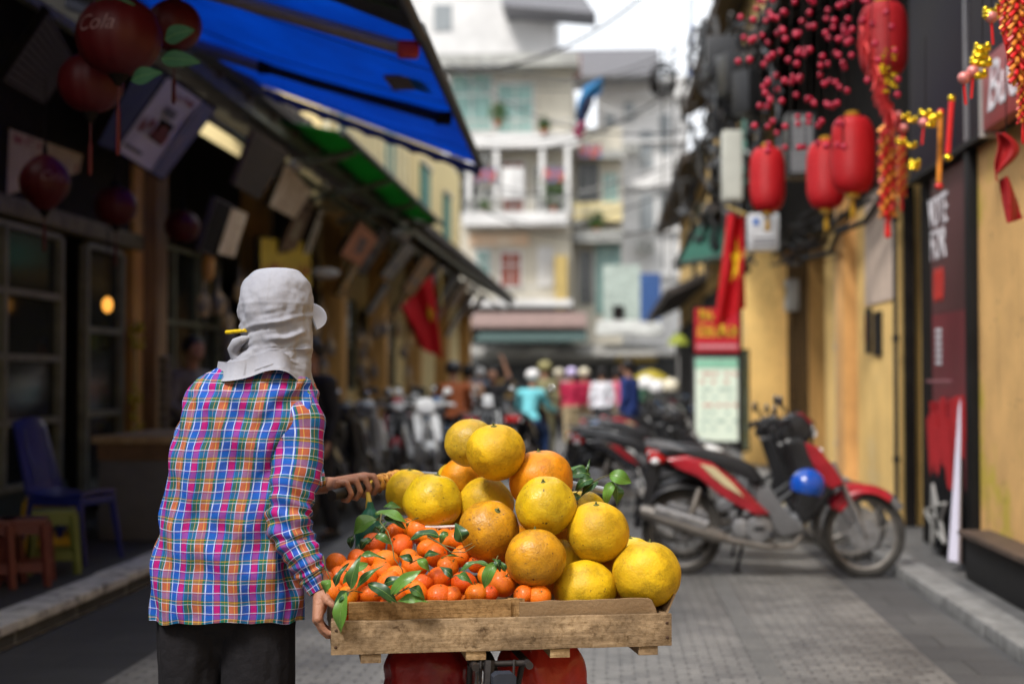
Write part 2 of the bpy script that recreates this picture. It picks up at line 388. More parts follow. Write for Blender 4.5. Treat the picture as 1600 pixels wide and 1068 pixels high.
b = MB(); b.bb((2.265, 9.145, 2.8), (2.3, 9.195, 5.0)); b.build('fascia_seam', mat('seam_metal', (0.25, 0.24, 0.26), 0.4, metal=0.3), s, world=True)
b = MB(); b.bb((2.262, 2, 2.76), (2.62, 10.9, 2.797)); b.build('fascia_edge', M_blk, s, world=True)
# recess / door reveal
b = MB(); b.bb((2.95, 11.1, 0.066), (3.05, 12.1, 3.2)); b.build('olive_door', mat('olive_door_paint', (0.16, 0.13, 0.055), 0.6, var=0.4, vs=3), s, world=True)
b = MB(); b.bb((XR, 11.0, 0.066), (3.2, 11.12, 3.2)); b.bb((XR+.02, 12.02, .066), (XR+.1, 12.1, 2.9)); b.build('door_reveal', M_dk, s, world=True)
# --- red banner board
RB = mat('banner_red_brown', (0.10, 0.035, 0.04), 0.45, col2=(0.075, 0.028, 0.032), vs=2)
s2 = thing('banner_board', 'tall dark red vertical banner board with white and red lettering and dripping red paint', 'sign', (2.36, 10.0, 0.066))
b = MB(); b.bb((2.33, 9.34, 1.75), (2.37, 10.42, 2.74)); b.build('panel', RB, s2, world=True)
b = MB(); b.bb((2.33, 9.34, 0.10), (2.37, 10.42, 1.748)); b.build('lower_panel', mat('banner_red', (0.20, 0.03, 0.042), 0.45, col2=(0.15, 0.026, 0.035), vs=2), s2, world=True)
M_txtW = mat('white_lettering', (0.72, 0.70, 0.74), 0.5, var=0.05); M_txtR = mat('red_lettering', (0.55, 0.04, 0.03), 0.5, var=0.1)
def onX(X, Y, z, root): # matrix for text on the plane X=const, read from the street on the right side
    p = V((X, Y, z)) - root.location
    return basis(p, (0, -1, 0), (0, 0, 1))
def zy(px, py, X): p = atX(px, py, X); return p.y, p.z
for t, px, py, sz, m, sx in (('VOTE', 1466, 332, .31, M_txtW, .72), ('FOR', 1466, 384, .31, M_txtW, .78), ('000', 1467, 448, .34, M_txtR, .60)):
    y, z = zy(px, py, 2.33); text_mesh('lettering', t, sz, m, s2, onX(2.326, y, z, s2), 0.003, sx=sx)
y, z = zy(1467, 545, 2.33)
b = MB()
for k in range(6): b.box((2.327, y, z+0.13-k*0.045), (0.004, 0.17, 0.03))
b.build('emblem', M_txtW, s2, world=True)
b = MB(); y, z = zy(1468, 595, 2.33); b.box((2.327, y, z), (0.004, 0.75, 0.02)); b.build('caption_line', mat('faded_pink_line', (0.4, 0.16, 0.18), 0.5), s2, world=True)
# drips: irregular bright-red strokes
b = MB(); rr = random.Random(5)
for k in range(26):
    yy = rr.uniform(9.42, 10.36); w_ = rr.uniform(0.02, 0.07); z1 = rr.uniform(0.95, 1.18); z0 = z1-rr.uniform(0.2, 0.7)
    b.tube([(2.332, yy, z1), (2.330, yy+rr.uniform(-.01, .01), (z0+z1)/2), (2.331, yy, max(z0, 0.45))], [w_, w_*0.7, w_*0.15], 6)
b.build('paint_drips', mat('bright_red_paint', (0.42, 0.03, 0.035), 0.45, var=0.2), s2, world=True)
b = MB()
for k in range(14):
    yy = rr.uniform(9.42, 10.36); w_ = rr.uniform(0.03, 0.08); z1 = rr.uniform(0.5, 0.95)
    b.tube([(2.327, yy, 0.12), (2.326, yy, z1*0.7), (2.330, yy, z1)], [w_, w_*0.8, w_*0.1], 6)
b.build('paint_drips', M_blk, s2, world=True)
# metal star leaning at its foot + furled white sheet
st = thing('star_ornament', 'silver wire star leaning at the foot of the red banner board', 'ornament', (2.28, 9.8, 0.066))
b = MB(); cpt = atX(1462, 808, 2.26); pts = []
for k in range(10):
    a = PI/2+k*PI/5+0.25; r_ = 0.23 if k % 2 == 0 else 0.095
    pts.append(V((2.26, cpt.y-r_*math.cos(a)*1.45, cpt.z+r_*math.sin(a))))
for k in range(10): b.cyl(pts[k], pts[(k+1) % 10], 0.012, n=6)
for k in (0, 2, 4): b.cyl(pts[k], cpt, 0.008, n=6)
b.build('star_frame', M_alu, st, world=True)
b = MB(); p0 = atX(1491, 876, 2.2); p1 = atX(1494, 620, 2.25)
b.grid(lambda u, v: V((2.2+0.05*v+0.03*math.sin(u*9)*(1-v), p0.y+(u-0.5)*0.22*(1-v)**0.6+0.02, p0.z+(p1.z-p0.z)*v)), 12, 16, th=0.006)
tag(b.build('furled_sheet', mat('lilac_white_vinyl', (0.62, 0.60, 0.72), 0.5, var=0.1)), 'furled pale lilac sheet standing against the black door post', 'banner')

# --- yellow arcade house (mid right)
s = thing('yellow_shophouse', 'yellow limewashed shophouse with broad piers and dark recesses behind the parked motorbike', 'building', (XR, 16, 0.066))
b = MB(); b.bb((XR, 12.15, 0.066), (XR+0.4, 14.2, 3.4)); b.build('pier', M_yel, s, world=True)
b = MB(); b.bb((XR-0.12, 14.25, 0.066), (XR+0.3, 14.75, 3.1)); b.build('pier', mat('orange_limewash', (0.66, 0.36, 0.13), 0.85, var=0.3, vs=2), s, world=True)
b = MB(); b.bb((XR+0.05, 14.75, 0.066), (XR+0.3, 16.6, 3.3)); b.build('wall', M_yel, s, world=True)
b = MB(); b.bb((XR+0.5, 16.6, 0.066), (XR+0.6, 18.2, 3.3)); b.build('doorway', M_blk, s, world=True)
b = MB(); b.bb((XR+0.08, 18.1, 0.066), (XR+0.3, 20.3, 3.3)); b.build('wooden_door', M_och, s, world=True)
for k in range(7):
    b = MB(); b.bb((XR+0.05, 18.2+k*0.3, 0.1), (XR+0.079, 18.22+k*0.3, 3.0)); b.build('door_groove', M_dk, s, world=True)
b = MB(); b.bb((1.95, 20.4, 0.03), (XR+0.4, 20.95, 3.18)); b.build('pier', M_yel, s, world=True, bevel=0.04)
b = MB(); b.bb((1.9, 20.35, 3.18), (XR+0.45, 21.0, 3.26)); b.build('pier_cap', M_dk, s, world=True)
b = MB(); b.bb((XR-0.01, 11, 3.4), (XR+0.5, 21, 5.8)); b.bb((XR-0.06, 11, 3.05), (XR+.02, 21, 3.4)); b.build('upper_boards', M_dk, s, world=True)
b = MB(); b.bb((XR-0.02, 12.9, 1.5), (XR-0.002, 13.25, 1.9)); b.build('upper_plate', M_blk, s, world=True)
b = MB(); b.bb((XR-0.012, 12.35, 1.98), (XR-0.002, 13.7, 3.1)); b.build('faded_panel', mat('faded_pink_plaster', (0.60, 0.47, 0.38), 0.8, var=0.15), s, world=True)
# eave roof over both shops
def tile_roof(name, x0, z0, x1, z1, y0, y1, m, par, th=0.1, step=0.28):
    b = MB(); b.add([(x0, y0, z0), (x1, y0, z1), (x1, y1, z1), (x0, y1, z0), (x0, y0, z0-th), (x1, y0, z1-th), (x1, y1, z1-th), (x0, y1, z0-th)],
        [(0, 1, 2, 3), (7, 6, 5, 4), (0, 4, 5, 1), (1, 5, 6, 2), (2, 6, 7, 3), (3, 7, 4, 0)])
    y = y0+0.1; rr = random.Random(int(y0*10))
    while y < y1-0.05:
        b.cyl((x0-0.03+rr.uniform(-.02, .02), y, z0+0.025), (x1, y, z1+0.03), 0.06, 0.06, 7); y += step
    return b.build(name, m, par, world=True)
tile_roof('roof', 1.62, 5.0, 4.5, 6.9, 3, 21.5, M_roof, s)
def repeat_part(o, n, step):
    for k in range(1, n):
        c = o.copy(); COL.objects.link(c); c.parent = o.parent; c.location = o.location+V(step)*k
b = MB(); b.cyl((1.5, 5, 4.86), (XR, 5, 5.35), 0.035, n=6); repeat_part(b.build('rafter', M_dk, s, world=True), 16, (0, 1.05, 0))

# --- farther right houses
def far_house(name, label, x, y0, y1, h, m, windows, eave=None, eavez=None):
    s = thing(name, label, 'building', (x, (y0+y1)/2, 0.066))
    b = MB(); b.bb((x, y0, 0.066), (x+5 if x > 0 else x-5, y1, h)); b.build('wall', m, s, world=True)
    sg = -1 if x > 0 else 1
    for (a, c, z0, z1, mm) in windows:
        b = MB(); b.bb((x+sg*0.005, a, z0), (x+sg*0.06, c, z1)); w_ = b.build('window', mm, s, world=True)
        b = MB(); b.bb((x+sg*0.005, a-0.08, z1), (x+sg*0.12, c+0.08, z1+0.1)); b.build('window_head', M_crm, s, world=True)
        b = MB(); b.bb((x+sg*0.005, a-0.08, z0-0.1), (x+sg*0.12, c+0.08, z0)); b.build('window_sill', M_crm, s, world=True)
    return s
rh = far_house('yellow_house', 'tall deep yellow house wall behind the tangled cables on the right', 2.3, 21.2, 33, 7.6, M_yel, [(23, 23.9, 4.3, 5.8, M_grnS), (26, 27, 4.3, 5.8, M_dk), (29, 30.2, 4.3, 5.8, M_dk)])
tile_roof('roof', 1.75, 7.4, 4.5, 8.7, 21.2, 33, M_roof, rh)
tile_roof('lower_eave', 1.55, 3.85, 2.3, 4.25, 21.4, 33, M_roof, rh)
b = MB(); b.bb((2.18, 21.3, 0.066), (2.298, 33, 3.1)); b.build('shop_front', M_dk, rh, world=True)
rh2 = far_house('ochre_house', 'weathered ochre house farther down the right side beyond the cables', 2.5, 33.2, 50, 6.6, M_yel, [(35, 36.5, 3.9, 5.5, M_dk), (40, 41.5, 3.9, 5.5, M_dk)])
tile_roof('roof', 1.7, 6.4, 4.5, 7.6, 33.2, 50, M_roof, rh2)
tile_roof('lower_eave', 1.4, 3.3, 2.5, 3.8, 33.4, 50, M_roof, rh2)
b = MB(); b.bb((2.35, 33.3, 0.066), (2.498, 50, 2.9)); b.build('shop_front', M_dk, rh2, world=True)

# ================================================================ LEFT SIDE
XL = -4.3
s = thing('timber_shophouse', 'dark timber shopfront at the left with pale framed glass panels and a low lintel', 'building', (XL, 10, 0.115))
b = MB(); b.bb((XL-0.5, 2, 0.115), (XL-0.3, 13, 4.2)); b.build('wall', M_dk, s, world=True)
b = MB(); b.bb((XL-0.1, 4, 2.46), (XL+0.06, 12.75, 2.6)); b.build('lintel', mat('weathered_green_lintel', (0.13, 0.115, 0.065), 0.7, var=0.5), s, world=True, bevel=0.01)
def shop_window(y0, y1, z0, z1, rows, par, X=XL, m=None, cols=1, shelf=False):
    f = MB(); X_ = X
    for y in [y0+(y1-y0)*k/cols for k in range(cols+1)]: f.bb((X_-0.04, y-0.03, z0), (X_+0.03, y+0.03, z1))
    for z in [z0+(z1-z0)*k/rows for k in range(rows+1)]: f.bb((X_-0.04, y0+0.03, z-0.025), (X_+0.025, y1-0.03, z+0.025))
    w_ = f.build('window', m or M_frame, par, world=True)
    g = MB(); g.bb((X_-0.035, y0+0.02, z0+0.02), (X_-0.025, y1-0.02, z1-0.02)); g.build('pane', M_glassD, w_)
    for v in w_.children:
        pass
    # pane vertices are given in world space: move them into the root's space
    c = w_.children[0] if w_.children else None
    for o in bpy.data.objects:
        if o.parent == w_: o.data.transform(Matrix.Translation(-par.location))
    return w_
shop_window(8.8, 10.9, 0.5, 2.4, 4, s, cols=2)
shop_window(11.45, 12.3, 0.3, 2.4, 3, s, m=M_frame)
b = MB(); b.bb((XL-0.06, 8.6, 0.115), (XL, 11.1, 0.48)); b.build('panel', mat('dark_green_panel', (0.03, 0.045, 0.04), 0.5, var=0.3), s, world=True)
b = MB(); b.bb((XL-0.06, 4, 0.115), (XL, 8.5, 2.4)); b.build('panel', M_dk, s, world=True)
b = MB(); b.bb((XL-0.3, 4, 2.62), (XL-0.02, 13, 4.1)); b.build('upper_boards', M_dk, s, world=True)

# pillars
rows = thing('old_town_row', 'long row of dark old town shopfronts with ochre pillars on the left side', 'building', (XL, 30, 0.115))
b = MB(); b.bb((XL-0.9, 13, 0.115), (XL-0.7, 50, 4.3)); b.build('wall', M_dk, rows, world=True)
k = 0
for y, wd, m in ((13.05, .34, M_wood), (17.3, .32, M_och), (22.3, .38, M_och), (26.6, .42, M_och), (31.5, .4, M_och), (37, .4, M_och), (43, .45, M_och)):
    b = MB(); b.bb((XL-0.2, y-wd/2, 0.115), (XL+0.14, y+wd/2, 3.9)); b.build('pillar', m, rows, world=True, bevel=0.015)
b = MB(); b.bb((XL-0.17, 12.6, .115), (XL+.02, 12.86, 3.3)); b.build('pilaster', M_och, rows, world=True)
for (y0, y1) in ((14.2, 16.9), (18.2, 21.6), (23, 26.1), (27.5, 31)):
    w_ = shop_window(y0, y1, 1.1, 2.7, 2, rows, X=XL-0.4, cols=3, m=M_frame)
tile_roof('roof', -3.25, 4.05, -6.5, 5.7, 7.5, 50, M_roof, rows, step=0.3)
tile_roof('roof', -3.35, 3.9, -6.5, 5.5, 3, 7.4, M_roof, rows, step=0.3)
b = MB(); b.cyl((-3.3, 5, 3.9), (-4.6, 5, 4.5), 0.035, n=6)
repeat_part(b.build('rafter', mat('rafter_wood', (0.10, 0.075, 0.055), 0.7, var=0.4), rows, world=True), 45, (0, 1, 0))
b = MB(); b.bb((-3.42, 5, 3.80), (-3.36, 50, 3.92)); b.bb((-3.62, 7, 3.62), (-3.56, 50, 3.68)); b.build('eave_beam', mat('grey_green_beam', (0.13, 0.14, 0.11), 0.6, var=0.4), rows, world=True)

yh = far_house('yellow_upper_house', 'pale yellow upper storey with green shutters rising behind the left eaves', -4.9, 24, 34.8, 8.6, mat('pale_yellow_wash', (0.80, 0.66, 0.32), 0.85, col2=(0.66, 0.52, 0.26), vs=1.0, stretch=(1, 1, .3)),
   [(25.2, 26.3, 5.2, 7.4, M_grnS), (30.4, 32.4, 4.9, 6.95, M_grnS)])
b = MB()
for k in range(12): b.bb((-4.9, 24.1+k*0.88, 4.4), (-4.8, 24.28+k*0.88, 8.5))
b.bb((-4.9, 24, 7.6), (-4.6, 34.8, 7.8)); b.build('pilasters', mat('cream_trim', (0.82, 0.75, 0.52), 0.8, var=0.15), yh, world=True)
yh2 = far_house('yellow_corner_house', 'pale yellow house with a tall dark green shutter beside the cream balcony building', -4.9, 35, 47, 8.0, MATS['pale_yellow_wash'], [(36.8, 38.6, 4.7, 6.9, M_grnS), (42, 43.6, 4.6, 6.8, M_grnS)])
b = MB(); b.bb((-4.9, 35, 3.9), (-4.5, 47, 4.1)); b.build('ledge', M_crm, yh2, world=True)

# ================================================================ END OF STREET
def fbox(b, px0, py0, px1, py1, Y, d0=0.0, d1=0.3):
    """box whose front covers the given patch of the facade standing at world distance Y; d0..d1 = depth in front of it"""
    a = at(px0, py0, Y); c = at(px1, py1, Y); b.bb((a.x, Y-d1, a.z), (c.x, Y-d0, c.z))
YE = 60.0
s = thing('balcony_building', 'cream four storey building with white balconies and red tiled roof closing the street', 'building', (-3.5, YE, 0))
b = MB(); a = at(700, 108, YE); c = at(893, 108, YE); b.bb((a.x, YE+0.01, 0), (c.x, YE+9, a.z)); b.build('wall', M_crm, s, world=True)
b = MB(); fbox(b, 690, 96, 905, 112, YE, -0.5, 1.3); b.build('roof_edge', M_conc, s, world=True)
b = MB(); p = at(780, 96, YE); q = at(905, 78, YE); b.add([(at(690, 96, YE).x, YE-1.2, p.z+.02), (q.x, YE-1.2, p.z+.02), (q.x, YE+4, p.z+1.1), (at(690, 96, YE).x, YE+4, p.z+1.1), (at(690, 96, YE).x, YE+4, p.z+.02), (q.x, YE+4, p.z+.02)], [(0, 1, 2, 3), (0, 3, 4), (1, 5, 2), (0, 4, 5, 1), (3, 2, 5, 4)]); b.build('roof', M_redroof, s, world=True)
for (x0, y0, x1, y1, m) in ((706, 118, 768, 205, M_teal), (778, 132, 832, 208, M_teal), (783, 395, 813, 448, M_redd), (786, 255, 818, 340, M_redd), (838, 262, 882, 338, M_glassD), (714, 262, 745, 335, M_glassD), (843, 388, 862, 445, M_wht), (745, 392, 765, 440, M_teal)):
    b = MB(); fbox(b, x0, y0, x1, y1, YE, 0.0, 0.06); w_ = b.build('window', m, s, world=True)
    b = MB()
    for (u0, v0, u1, v1) in ((x0-2, y0-3, x1+2, y0), (x0-2, y1, x1+2, y1+2), (x0-3, y0, x0, y1), (x1, y0, x1+3, y1), ((x0+x1)/2-.8, y0, (x0+x1)/2+.8, y1), (x0, y0+(y1-y0)*.35, x1, y0+(y1-y0)*.35+1.5)):
        fbox(b, u0, v0, u1, v1, YE, 0.0, 0.1)
    b.build('window_frame', M_wht, s, world=True)
for (x0, y0, x1, y1, d) in ((700, 218, 905, 236, 1.3), (728, 338, 888, 357, 1.5), (730, 470, 895, 480, 1.0)):
    b = MB(); fbox(b, x0, y0, x1, y1, YE, 0.0, d); b.build('balcony_slab', M_wht, s, world=True)
for (x0, x1, yt, yb, d, m) in ((700, 840, 196, 217, 1.2, M_conc), (842, 905, 196, 217, 1.2, M_conc), (730, 885, 318, 337, 1.4, M_conc), (740, 860, 450, 470, .9, M_conc)):
    b = MB(); n_ = int((x1-x0)/4)
    for k in range(n_+1):
        xx = x0+(x1-x0)*k/n_; fbox(b, xx, yt, xx+0.9, yb, YE, d-0.05, d)
    fbox(b, x0, yt-1.5, x1, yt, YE, d-0.06, d+.01); b.build('railing', m, s, world=True)
for x in (733, 775, 845, 884):
    b = MB(); fbox(b, x, 236, x+8, 338, YE, 1.0, 1.3); b.build('balcony_column', M_wht, s, world=True)
b = MB(); fbox(b, 734, 365, 826, 384, YE, 0.0, 0.12); b.build('bunting', mat('orange_bunting', (0.62, 0.36, 0.2), 0.7, col2=(0.7, 0.62, 0.5), vs=1.2), s, world=True)
b = MB(); fbox(b, 700, 480, 893, 612, YE, 0.0, 0.1); b.build('shop_front', M_dk, s, world=True)
# hanging washing sheet on the balcony
b = MB(); a = at(785, 264, YE-1.2); c = at(818, 312, YE-1.2)
b.grid(lambda u, v: V((a.x+(c.x-a.x)*u, YE-1.6+0.05*math.sin(u*9), c.z+(a.z-c.z)*v)), 10, 4, th=0.02); tag(b.build('hanging_sheet', M_wht), 'white sheet hung over the middle balcony of the cream building', 'sheet')

s = thing('corner_balcony_building', 'narrow pale yellow building with stacked glazed balconies right of the cream building', 'building', (0, YE+1, 0))
YC = YE+1
b = MB(); a = at(896, 200, YC); c = at(972, 200, YC); b.bb((a.x, YC+.01, 0), (c.x, YC+8, a.z)); b.build('wall', M_crm, s, world=True)
for (x0, y0, x1, y1, m) in ((902, 255, 936, 318, M_glassD), (942, 272, 966, 345, M_teal), (905, 392, 925, 475, M_glassD), (930, 380, 970, 490, M_teal), (905, 225, 940, 250, mat('buff_blind', (0.6, 0.5, 0.28), .8))):
    b = MB(); fbox(b, x0, y0, x1, y1, YC, 0, 0.06); b.build('window', m, s, world=True)
    b = MB()
    for k in range(4): xx = x0+(x1-x0)*k/3; fbox(b, xx-.6, y0, xx+.6, y1, YC, .02, .11)
    b.build('window_frame', M_wht, s, world=True)
for (y0, y1, m, d) in ((240, 252, M_conc, .9), (320, 348, mat('buff_paint', (0.62, 0.52, 0.28), .8, var=.2), .9), (365, 382, M_conc, 1.2)):
    b = MB(); fbox(b, 898, y0, 972, y1, YC, 0, d); b.build('balcony_slab', m, s, world=True)
b = MB(); fbox(b, 868, 402, 887, 484, YE, 0.02, 0.9); b.build('yellow_pillar', mat('bright_yellow_paint', (0.42, 0.31, 0.11), .7, var=.2), s, world=True)

s = thing('white_tower_house', 'tall narrow white building with grid windows behind the corner balconies', 'building', (3, 68, 0)); YW = 68.0
b = MB(); a = at(932, 120, YW); c = at(1075, 120, YW); b.bb((a.x, YW+.01, 0), (c.x, YW+8, a.z)); b.build('wall', M_wht, s, world=True)
for (x0, y0, x1, y1) in ((1000, 205, 1020, 262), (1000, 305, 1022, 362), (975, 160, 990, 190), (1030, 180, 1046, 240), (1030, 300, 1046, 360), (945, 180, 960, 225)):
    b = MB(); fbox(b, x0, y0, x1, y1, YW, 0, .06); b.build('window', mat('grey_window', (0.25, 0.27, 0.28), .3), s, world=True)
b = MB(); 
for k in range(5): fbox(b, 932, 150+k*70, 1075, 153+k*70, YW, 0, .25)
b.build('string_course', M_wht, s, world=True)
b = MB(); fbox(b, 875, 78, 1030, 118, YW-2, -3, 0); b.build('roof', mat('grey_sheet_roof', (0.22, 0.22, 0.24), .7, var=.2), s, world=True)

s = thing('white_back_building', 'big white building rising behind the cream balcony building with a grey roof overhang', 'building', (-4, 80, 0)); YB = 80.0
b = MB(); a = at(640, -60, YB); c = at(868, -60, YB); b.bb((a.x, YB+.01, 0), (c.x, YB+8, a.z)); b.build('wall', M_wht, s, world=True)
for (x0, y0, x1, y1) in ((678, 8, 706, 48), (792, 5, 860, 32)):
    b = MB(); fbox(b, x0, y0, x1, y1, YB, 0, .06); b.build('window', MATS['grey_window'], s, world=True)
b = MB(); a = at(790, 30, YB); c = at(932, 42, YB); e = at(895, -12, YB)
b.add([(a.x, YB-3, a.z), (c.x, YB-3, c.z), (e.x, YB-3, e.z), (at(790, -12, YB).x, YB-3, e.z), (a.x, YB, a.z), (c.x, YB, c.z), (e.x, YB, e.z), (at(790, -12, YB).x, YB, e.z)], [(0, 1, 2, 3), (7, 6, 5, 4), (0, 4, 5, 1), (1, 5, 6, 2), (2, 6, 7, 3), (3, 7, 4, 0)])
b.build('overhang', mat('grey_sheet_roof', (0.22, 0.22, 0.24)), s, world=True)

s = thing('market_arcade', 'dark open fronted shop row with stepped tin awnings at the far end of the street', 'building', (0, 57, 0))
YM = 57.0
b = MB(); a = at(730, 545, YM); c = at(1075, 545, YM); b.bb((a.x, YM, 0), (c.x, YM+1.5, a.z)); b.build('wall', mat('dim_shop_interior', (0.07, 0.075, 0.08), .7, var=.5, vs=1.5), s, world=True)
def slope_awn(name, x0, x1, yb, yt, Y, out, m, par):
    a = at(x0, yt, Y); c = at(x1, yt, Y); zb = at(x0, yb, Y-out).z; b = MB()
    b.add([(a.x, Y, a.z), (c.x, Y, a.z), (c.x+.1, Y-out, zb), (a.x-.1, Y-out, zb), (a.x, Y, a.z-.1), (c.x, Y, a.z-.1), (c.x+.1, Y-out, zb-.1), (a.x-.1, Y-out, zb-.1)], [(0, 1, 2, 3), (7, 6, 5, 4), (0, 4, 5, 1), (1, 5, 6, 2), (2, 6, 7, 3), (3, 7, 4, 0)])
    return b.build(name, m, par, world=True)
slope_awn('awning', 738, 915, 508, 488, 58, 2.5, mat('faded_red_tin', (0.22, 0.15, 0.135), .7, var=.5), s)
slope_awn('awning', 756, 915, 530, 512, 57, 3, mat('dark_green_canvas', (0.05, 0.085, 0.08), .7, var=.3), s)
slope_awn('awning', 735, 1075, 552, 538, 56.8, 2, mat('grey_tin', (0.33, 0.32, 0.30), .7, var=.4), s)
slope_awn('awning', 935, 1030, 520, 500, 57, 2, M_conc, s)
for q in ((740, 558, 1000, 566, YM, 0, .3), (760, 545, 870, 552, 55, 0, .2)):
    b = MB(); fbox(b, *q); b.build('shelf', M_conc, s, world=True)
b = MB(); fbox(b, 962, 553, 1024, 566, YM, .31, .6); b.build('yellow_shop_sign', mat('dull_yellow_board', (0.55, 0.40, 0.10), .6, var=.3), s, world=True)
b = MB(); fbox(b, 942, 415, 1000, 510, YE-1, 0, .4); w_ = b.build('pale_screen', mat('pale_green_screen', (0.36, 0.42, 0.38), .5, var=.3), s, world=True)
b = MB(); fbox(b, 957, 478, 975, 500, YE-1, .41, .5); b.build('screen_opening', M_dk, s, world=True)
b = MB(); fbox(b, 1000, 428, 1032, 502, 54, 0, .3); tag(b.build('shop_signboard', mat('blue_signboard', (0.035, 0.09, 0.26), .5, var=.3)), 'bright blue upright signboard far down the street on the right', 'sign')

# unseen houses added behind the camera to block low light and raise contrast
s = thing('unseen_left_house', 'unseen two storey house added on the left beside the viewer to block low light', 'building', (XL, -8, .115))
b = MB(); b.bb((XL-5, -30, .115), (XL, 3.8, 5.6)); b.build('wall', M_conc, s, world=True)
s = thing('unseen_right_house', 'unseen two storey ochre house added on the right beside the viewer to block low light', 'building', (2.6, -8, .07))
b = MB(); b.bb((2.6, -30, .07), (7, 1.95, 8.5)); b.build('wall', M_yel, s, world=True)
s = thing('unseen_rear_house', 'unseen grey house added across the street behind the viewer to block low light', 'building', (0, -30, 0))
b = MB(); b.bb((-9, -34, 0), (9, -30.2, 10)); b.build('wall', M_conc, s, world=True)

# wall fittings on the right
for k, (y, z0, z1) in enumerate(((14.95, .1, 3.3), (12.02, .1, 3.2))):
    r = thing('drain_pipe', ['grey drain pipe running down beside the orange pier', 'thin dark pipe at the corner of the broad yellow pier'][k], 'pipe', (XR-.06, y, z0)); b = MB(); b.cyl((0, 0, 0), (0, 0, z1-z0), .035-.015*k, n=10)
    for q in range(3): b.cyl((0, 0, .5+q), (0, 0, .55+q), .045-.015*k, n=10)
    b.build('pipe', M_conc if k == 0 else M_metalD, r)
r = thing('meter_box', 'small grey electricity meter box with wires above the grooved wooden door', 'box', (XR, 19.2, 2.4)); b = MB(); b.box((0, 0, 0), (.16, .3, .42)); b.build('case', M_conc, r, bevel=.01); b = MB(); b.box((-.083, 0, .04), (.006, .2, .16)); b.build('glass', M_glassD, r)
rr = random.Random(77)
for k in range(9):
    y0 = rr.uniform(11.2, 13.5); y1 = rr.uniform(17, 21); z = rr.uniform(2.75, 3.25); r = thing('wall_cable', 'thin black cables drooping along the right wall above the doors', 'cable', (XR-.15, y0, z), 0, 'cables along the right wall'); b = MB()
    b.tube([(XR-.14-rr.uniform(0, .25)*math.sin(PI*i/12), y0+(y1-y0)*i/12, z-rr.uniform(.1, .12)*k*.4*math.sin(PI*i/12)+rr.uniform(-.02, .02)) for i in range(13)], .012+.008*(k % 3), 6); b.build('wire', M_blk, r, world=True)
ACL = ['white air conditioner under the top balcony of the cream building', 'white air conditioner left of the hanging white sheet', 'grey air conditioner on the corner building', 'air conditioner low on the white tower', 'air conditioner high on the white tower']
for k, (px, py, Y) in enumerate(((752, 248, 59.3), (760, 305, 59.3), (912, 342, 60.3), (1010, 385, 67.5), (985, 232, 67.5))):
    c = at(px, py, Y); r = thing('air_conditioner', ACL[k], 'air conditioner', c); b = MB(); b.box((0, 0, 0), (.85, .35, .6)); b.build('casing', M_conc, r, bevel=.03); b = MB(); b.torus((.1, -.18, 0), .2, .03, 'Y', 20, 6); b.build('fan_grille', M_metalD, r)
LL = mat('laundry_mix', (.45, .12, .10), .8, col2=(.10, .18, .35), vs=1.3, sharp=(.48, .52))
for k, (x0, x1, y, Y) in enumerate(((742, 775, 262, 58.6), (850, 880, 262, 58.6), (902, 940, 225, 60))):
    a, c = at(x0, y, Y), at(x1, y, Y); r = thing('washing_line', ['row of washing at the left of the middle balcony', 'row of washing at the right of the middle balcony', 'washing on the corner balcony rail'][k], 'laundry', a); b = MB(); b.cyl(a, c, .01, n=4); b.build('line', M_dk, r, world=True)
    for q in range(4):
        p = a.lerp(c, (q+.5)/4); b = MB(); b.grid(lambda u, v: p+V(((u-.5)*.2*(1+v*.2), .04*math.sin(u*8), -.02-.55*v)), 4, 5, th=.01); b.build('garment', LL, r, world=True)
# ================================================================ FRUIT SELLER (foreground figure)
YP = 3.80
M_skin = mat('skin', (0.40, 0.20, 0.125), 0.5, col2=(0.30, 0.13, 0.08), vs=18, bump=0.35, bs=140, sub=0.08)
def fold(p, s, seed): return noise.noise(V((p[0]*s, p[1]*s, p[2]*s))+V((seed, seed*1.7, 0)))
def cloth_mat(name, col, col2, scale=420, rough=0.85, vs=5, bump=0.25):
    m = mat(name, col, rough, col2=col2, vs=vs, spec=0.2); N, L = nt(m); b = N['Principled BSDF']
    tc = N.new('ShaderNodeTexCoord'); w1 = N.new('ShaderNodeTexNoise'); w1.inputs['Scale'].default_value = scale; L.new(tc.outputs['Object'], w1.inputs['Vector'])
    w2 = N.new('ShaderNodeTexNoise'); w2.inputs['Scale'].default_value = 28; w2.inputs['Detail'].default_value = 3; L.new(tc.outputs['Object'], w2.inputs['Vector'])
    a = N.new('ShaderNodeMath'); a.operation = 'MULTIPLY_ADD'; a.inputs[1].default_value = 0.12; L.new(w1.outputs['Fac'], a.inputs[0]); L.new(w2.outputs['Fac'], a.inputs[2])
    bp = N.new('ShaderNodeBump'); bp.inputs['Strength'].default_value = bump; bp.inputs['Distance'].default_value = 0.01; L.new(a.outputs[0], bp.inputs['Height']); L.new(bp.outputs['Normal'], b.inputs['Normal']); return m
M_hood = cloth_mat('grey_white_cotton', (0.36, 0.37, 0.42), (0.27, 0.275, 0.325))
M_trou = cloth_mat('black_trouser_cloth', (0.013, 0.012, 0.015), (0.008, 0.0075, 0.0095), bump=0.7)

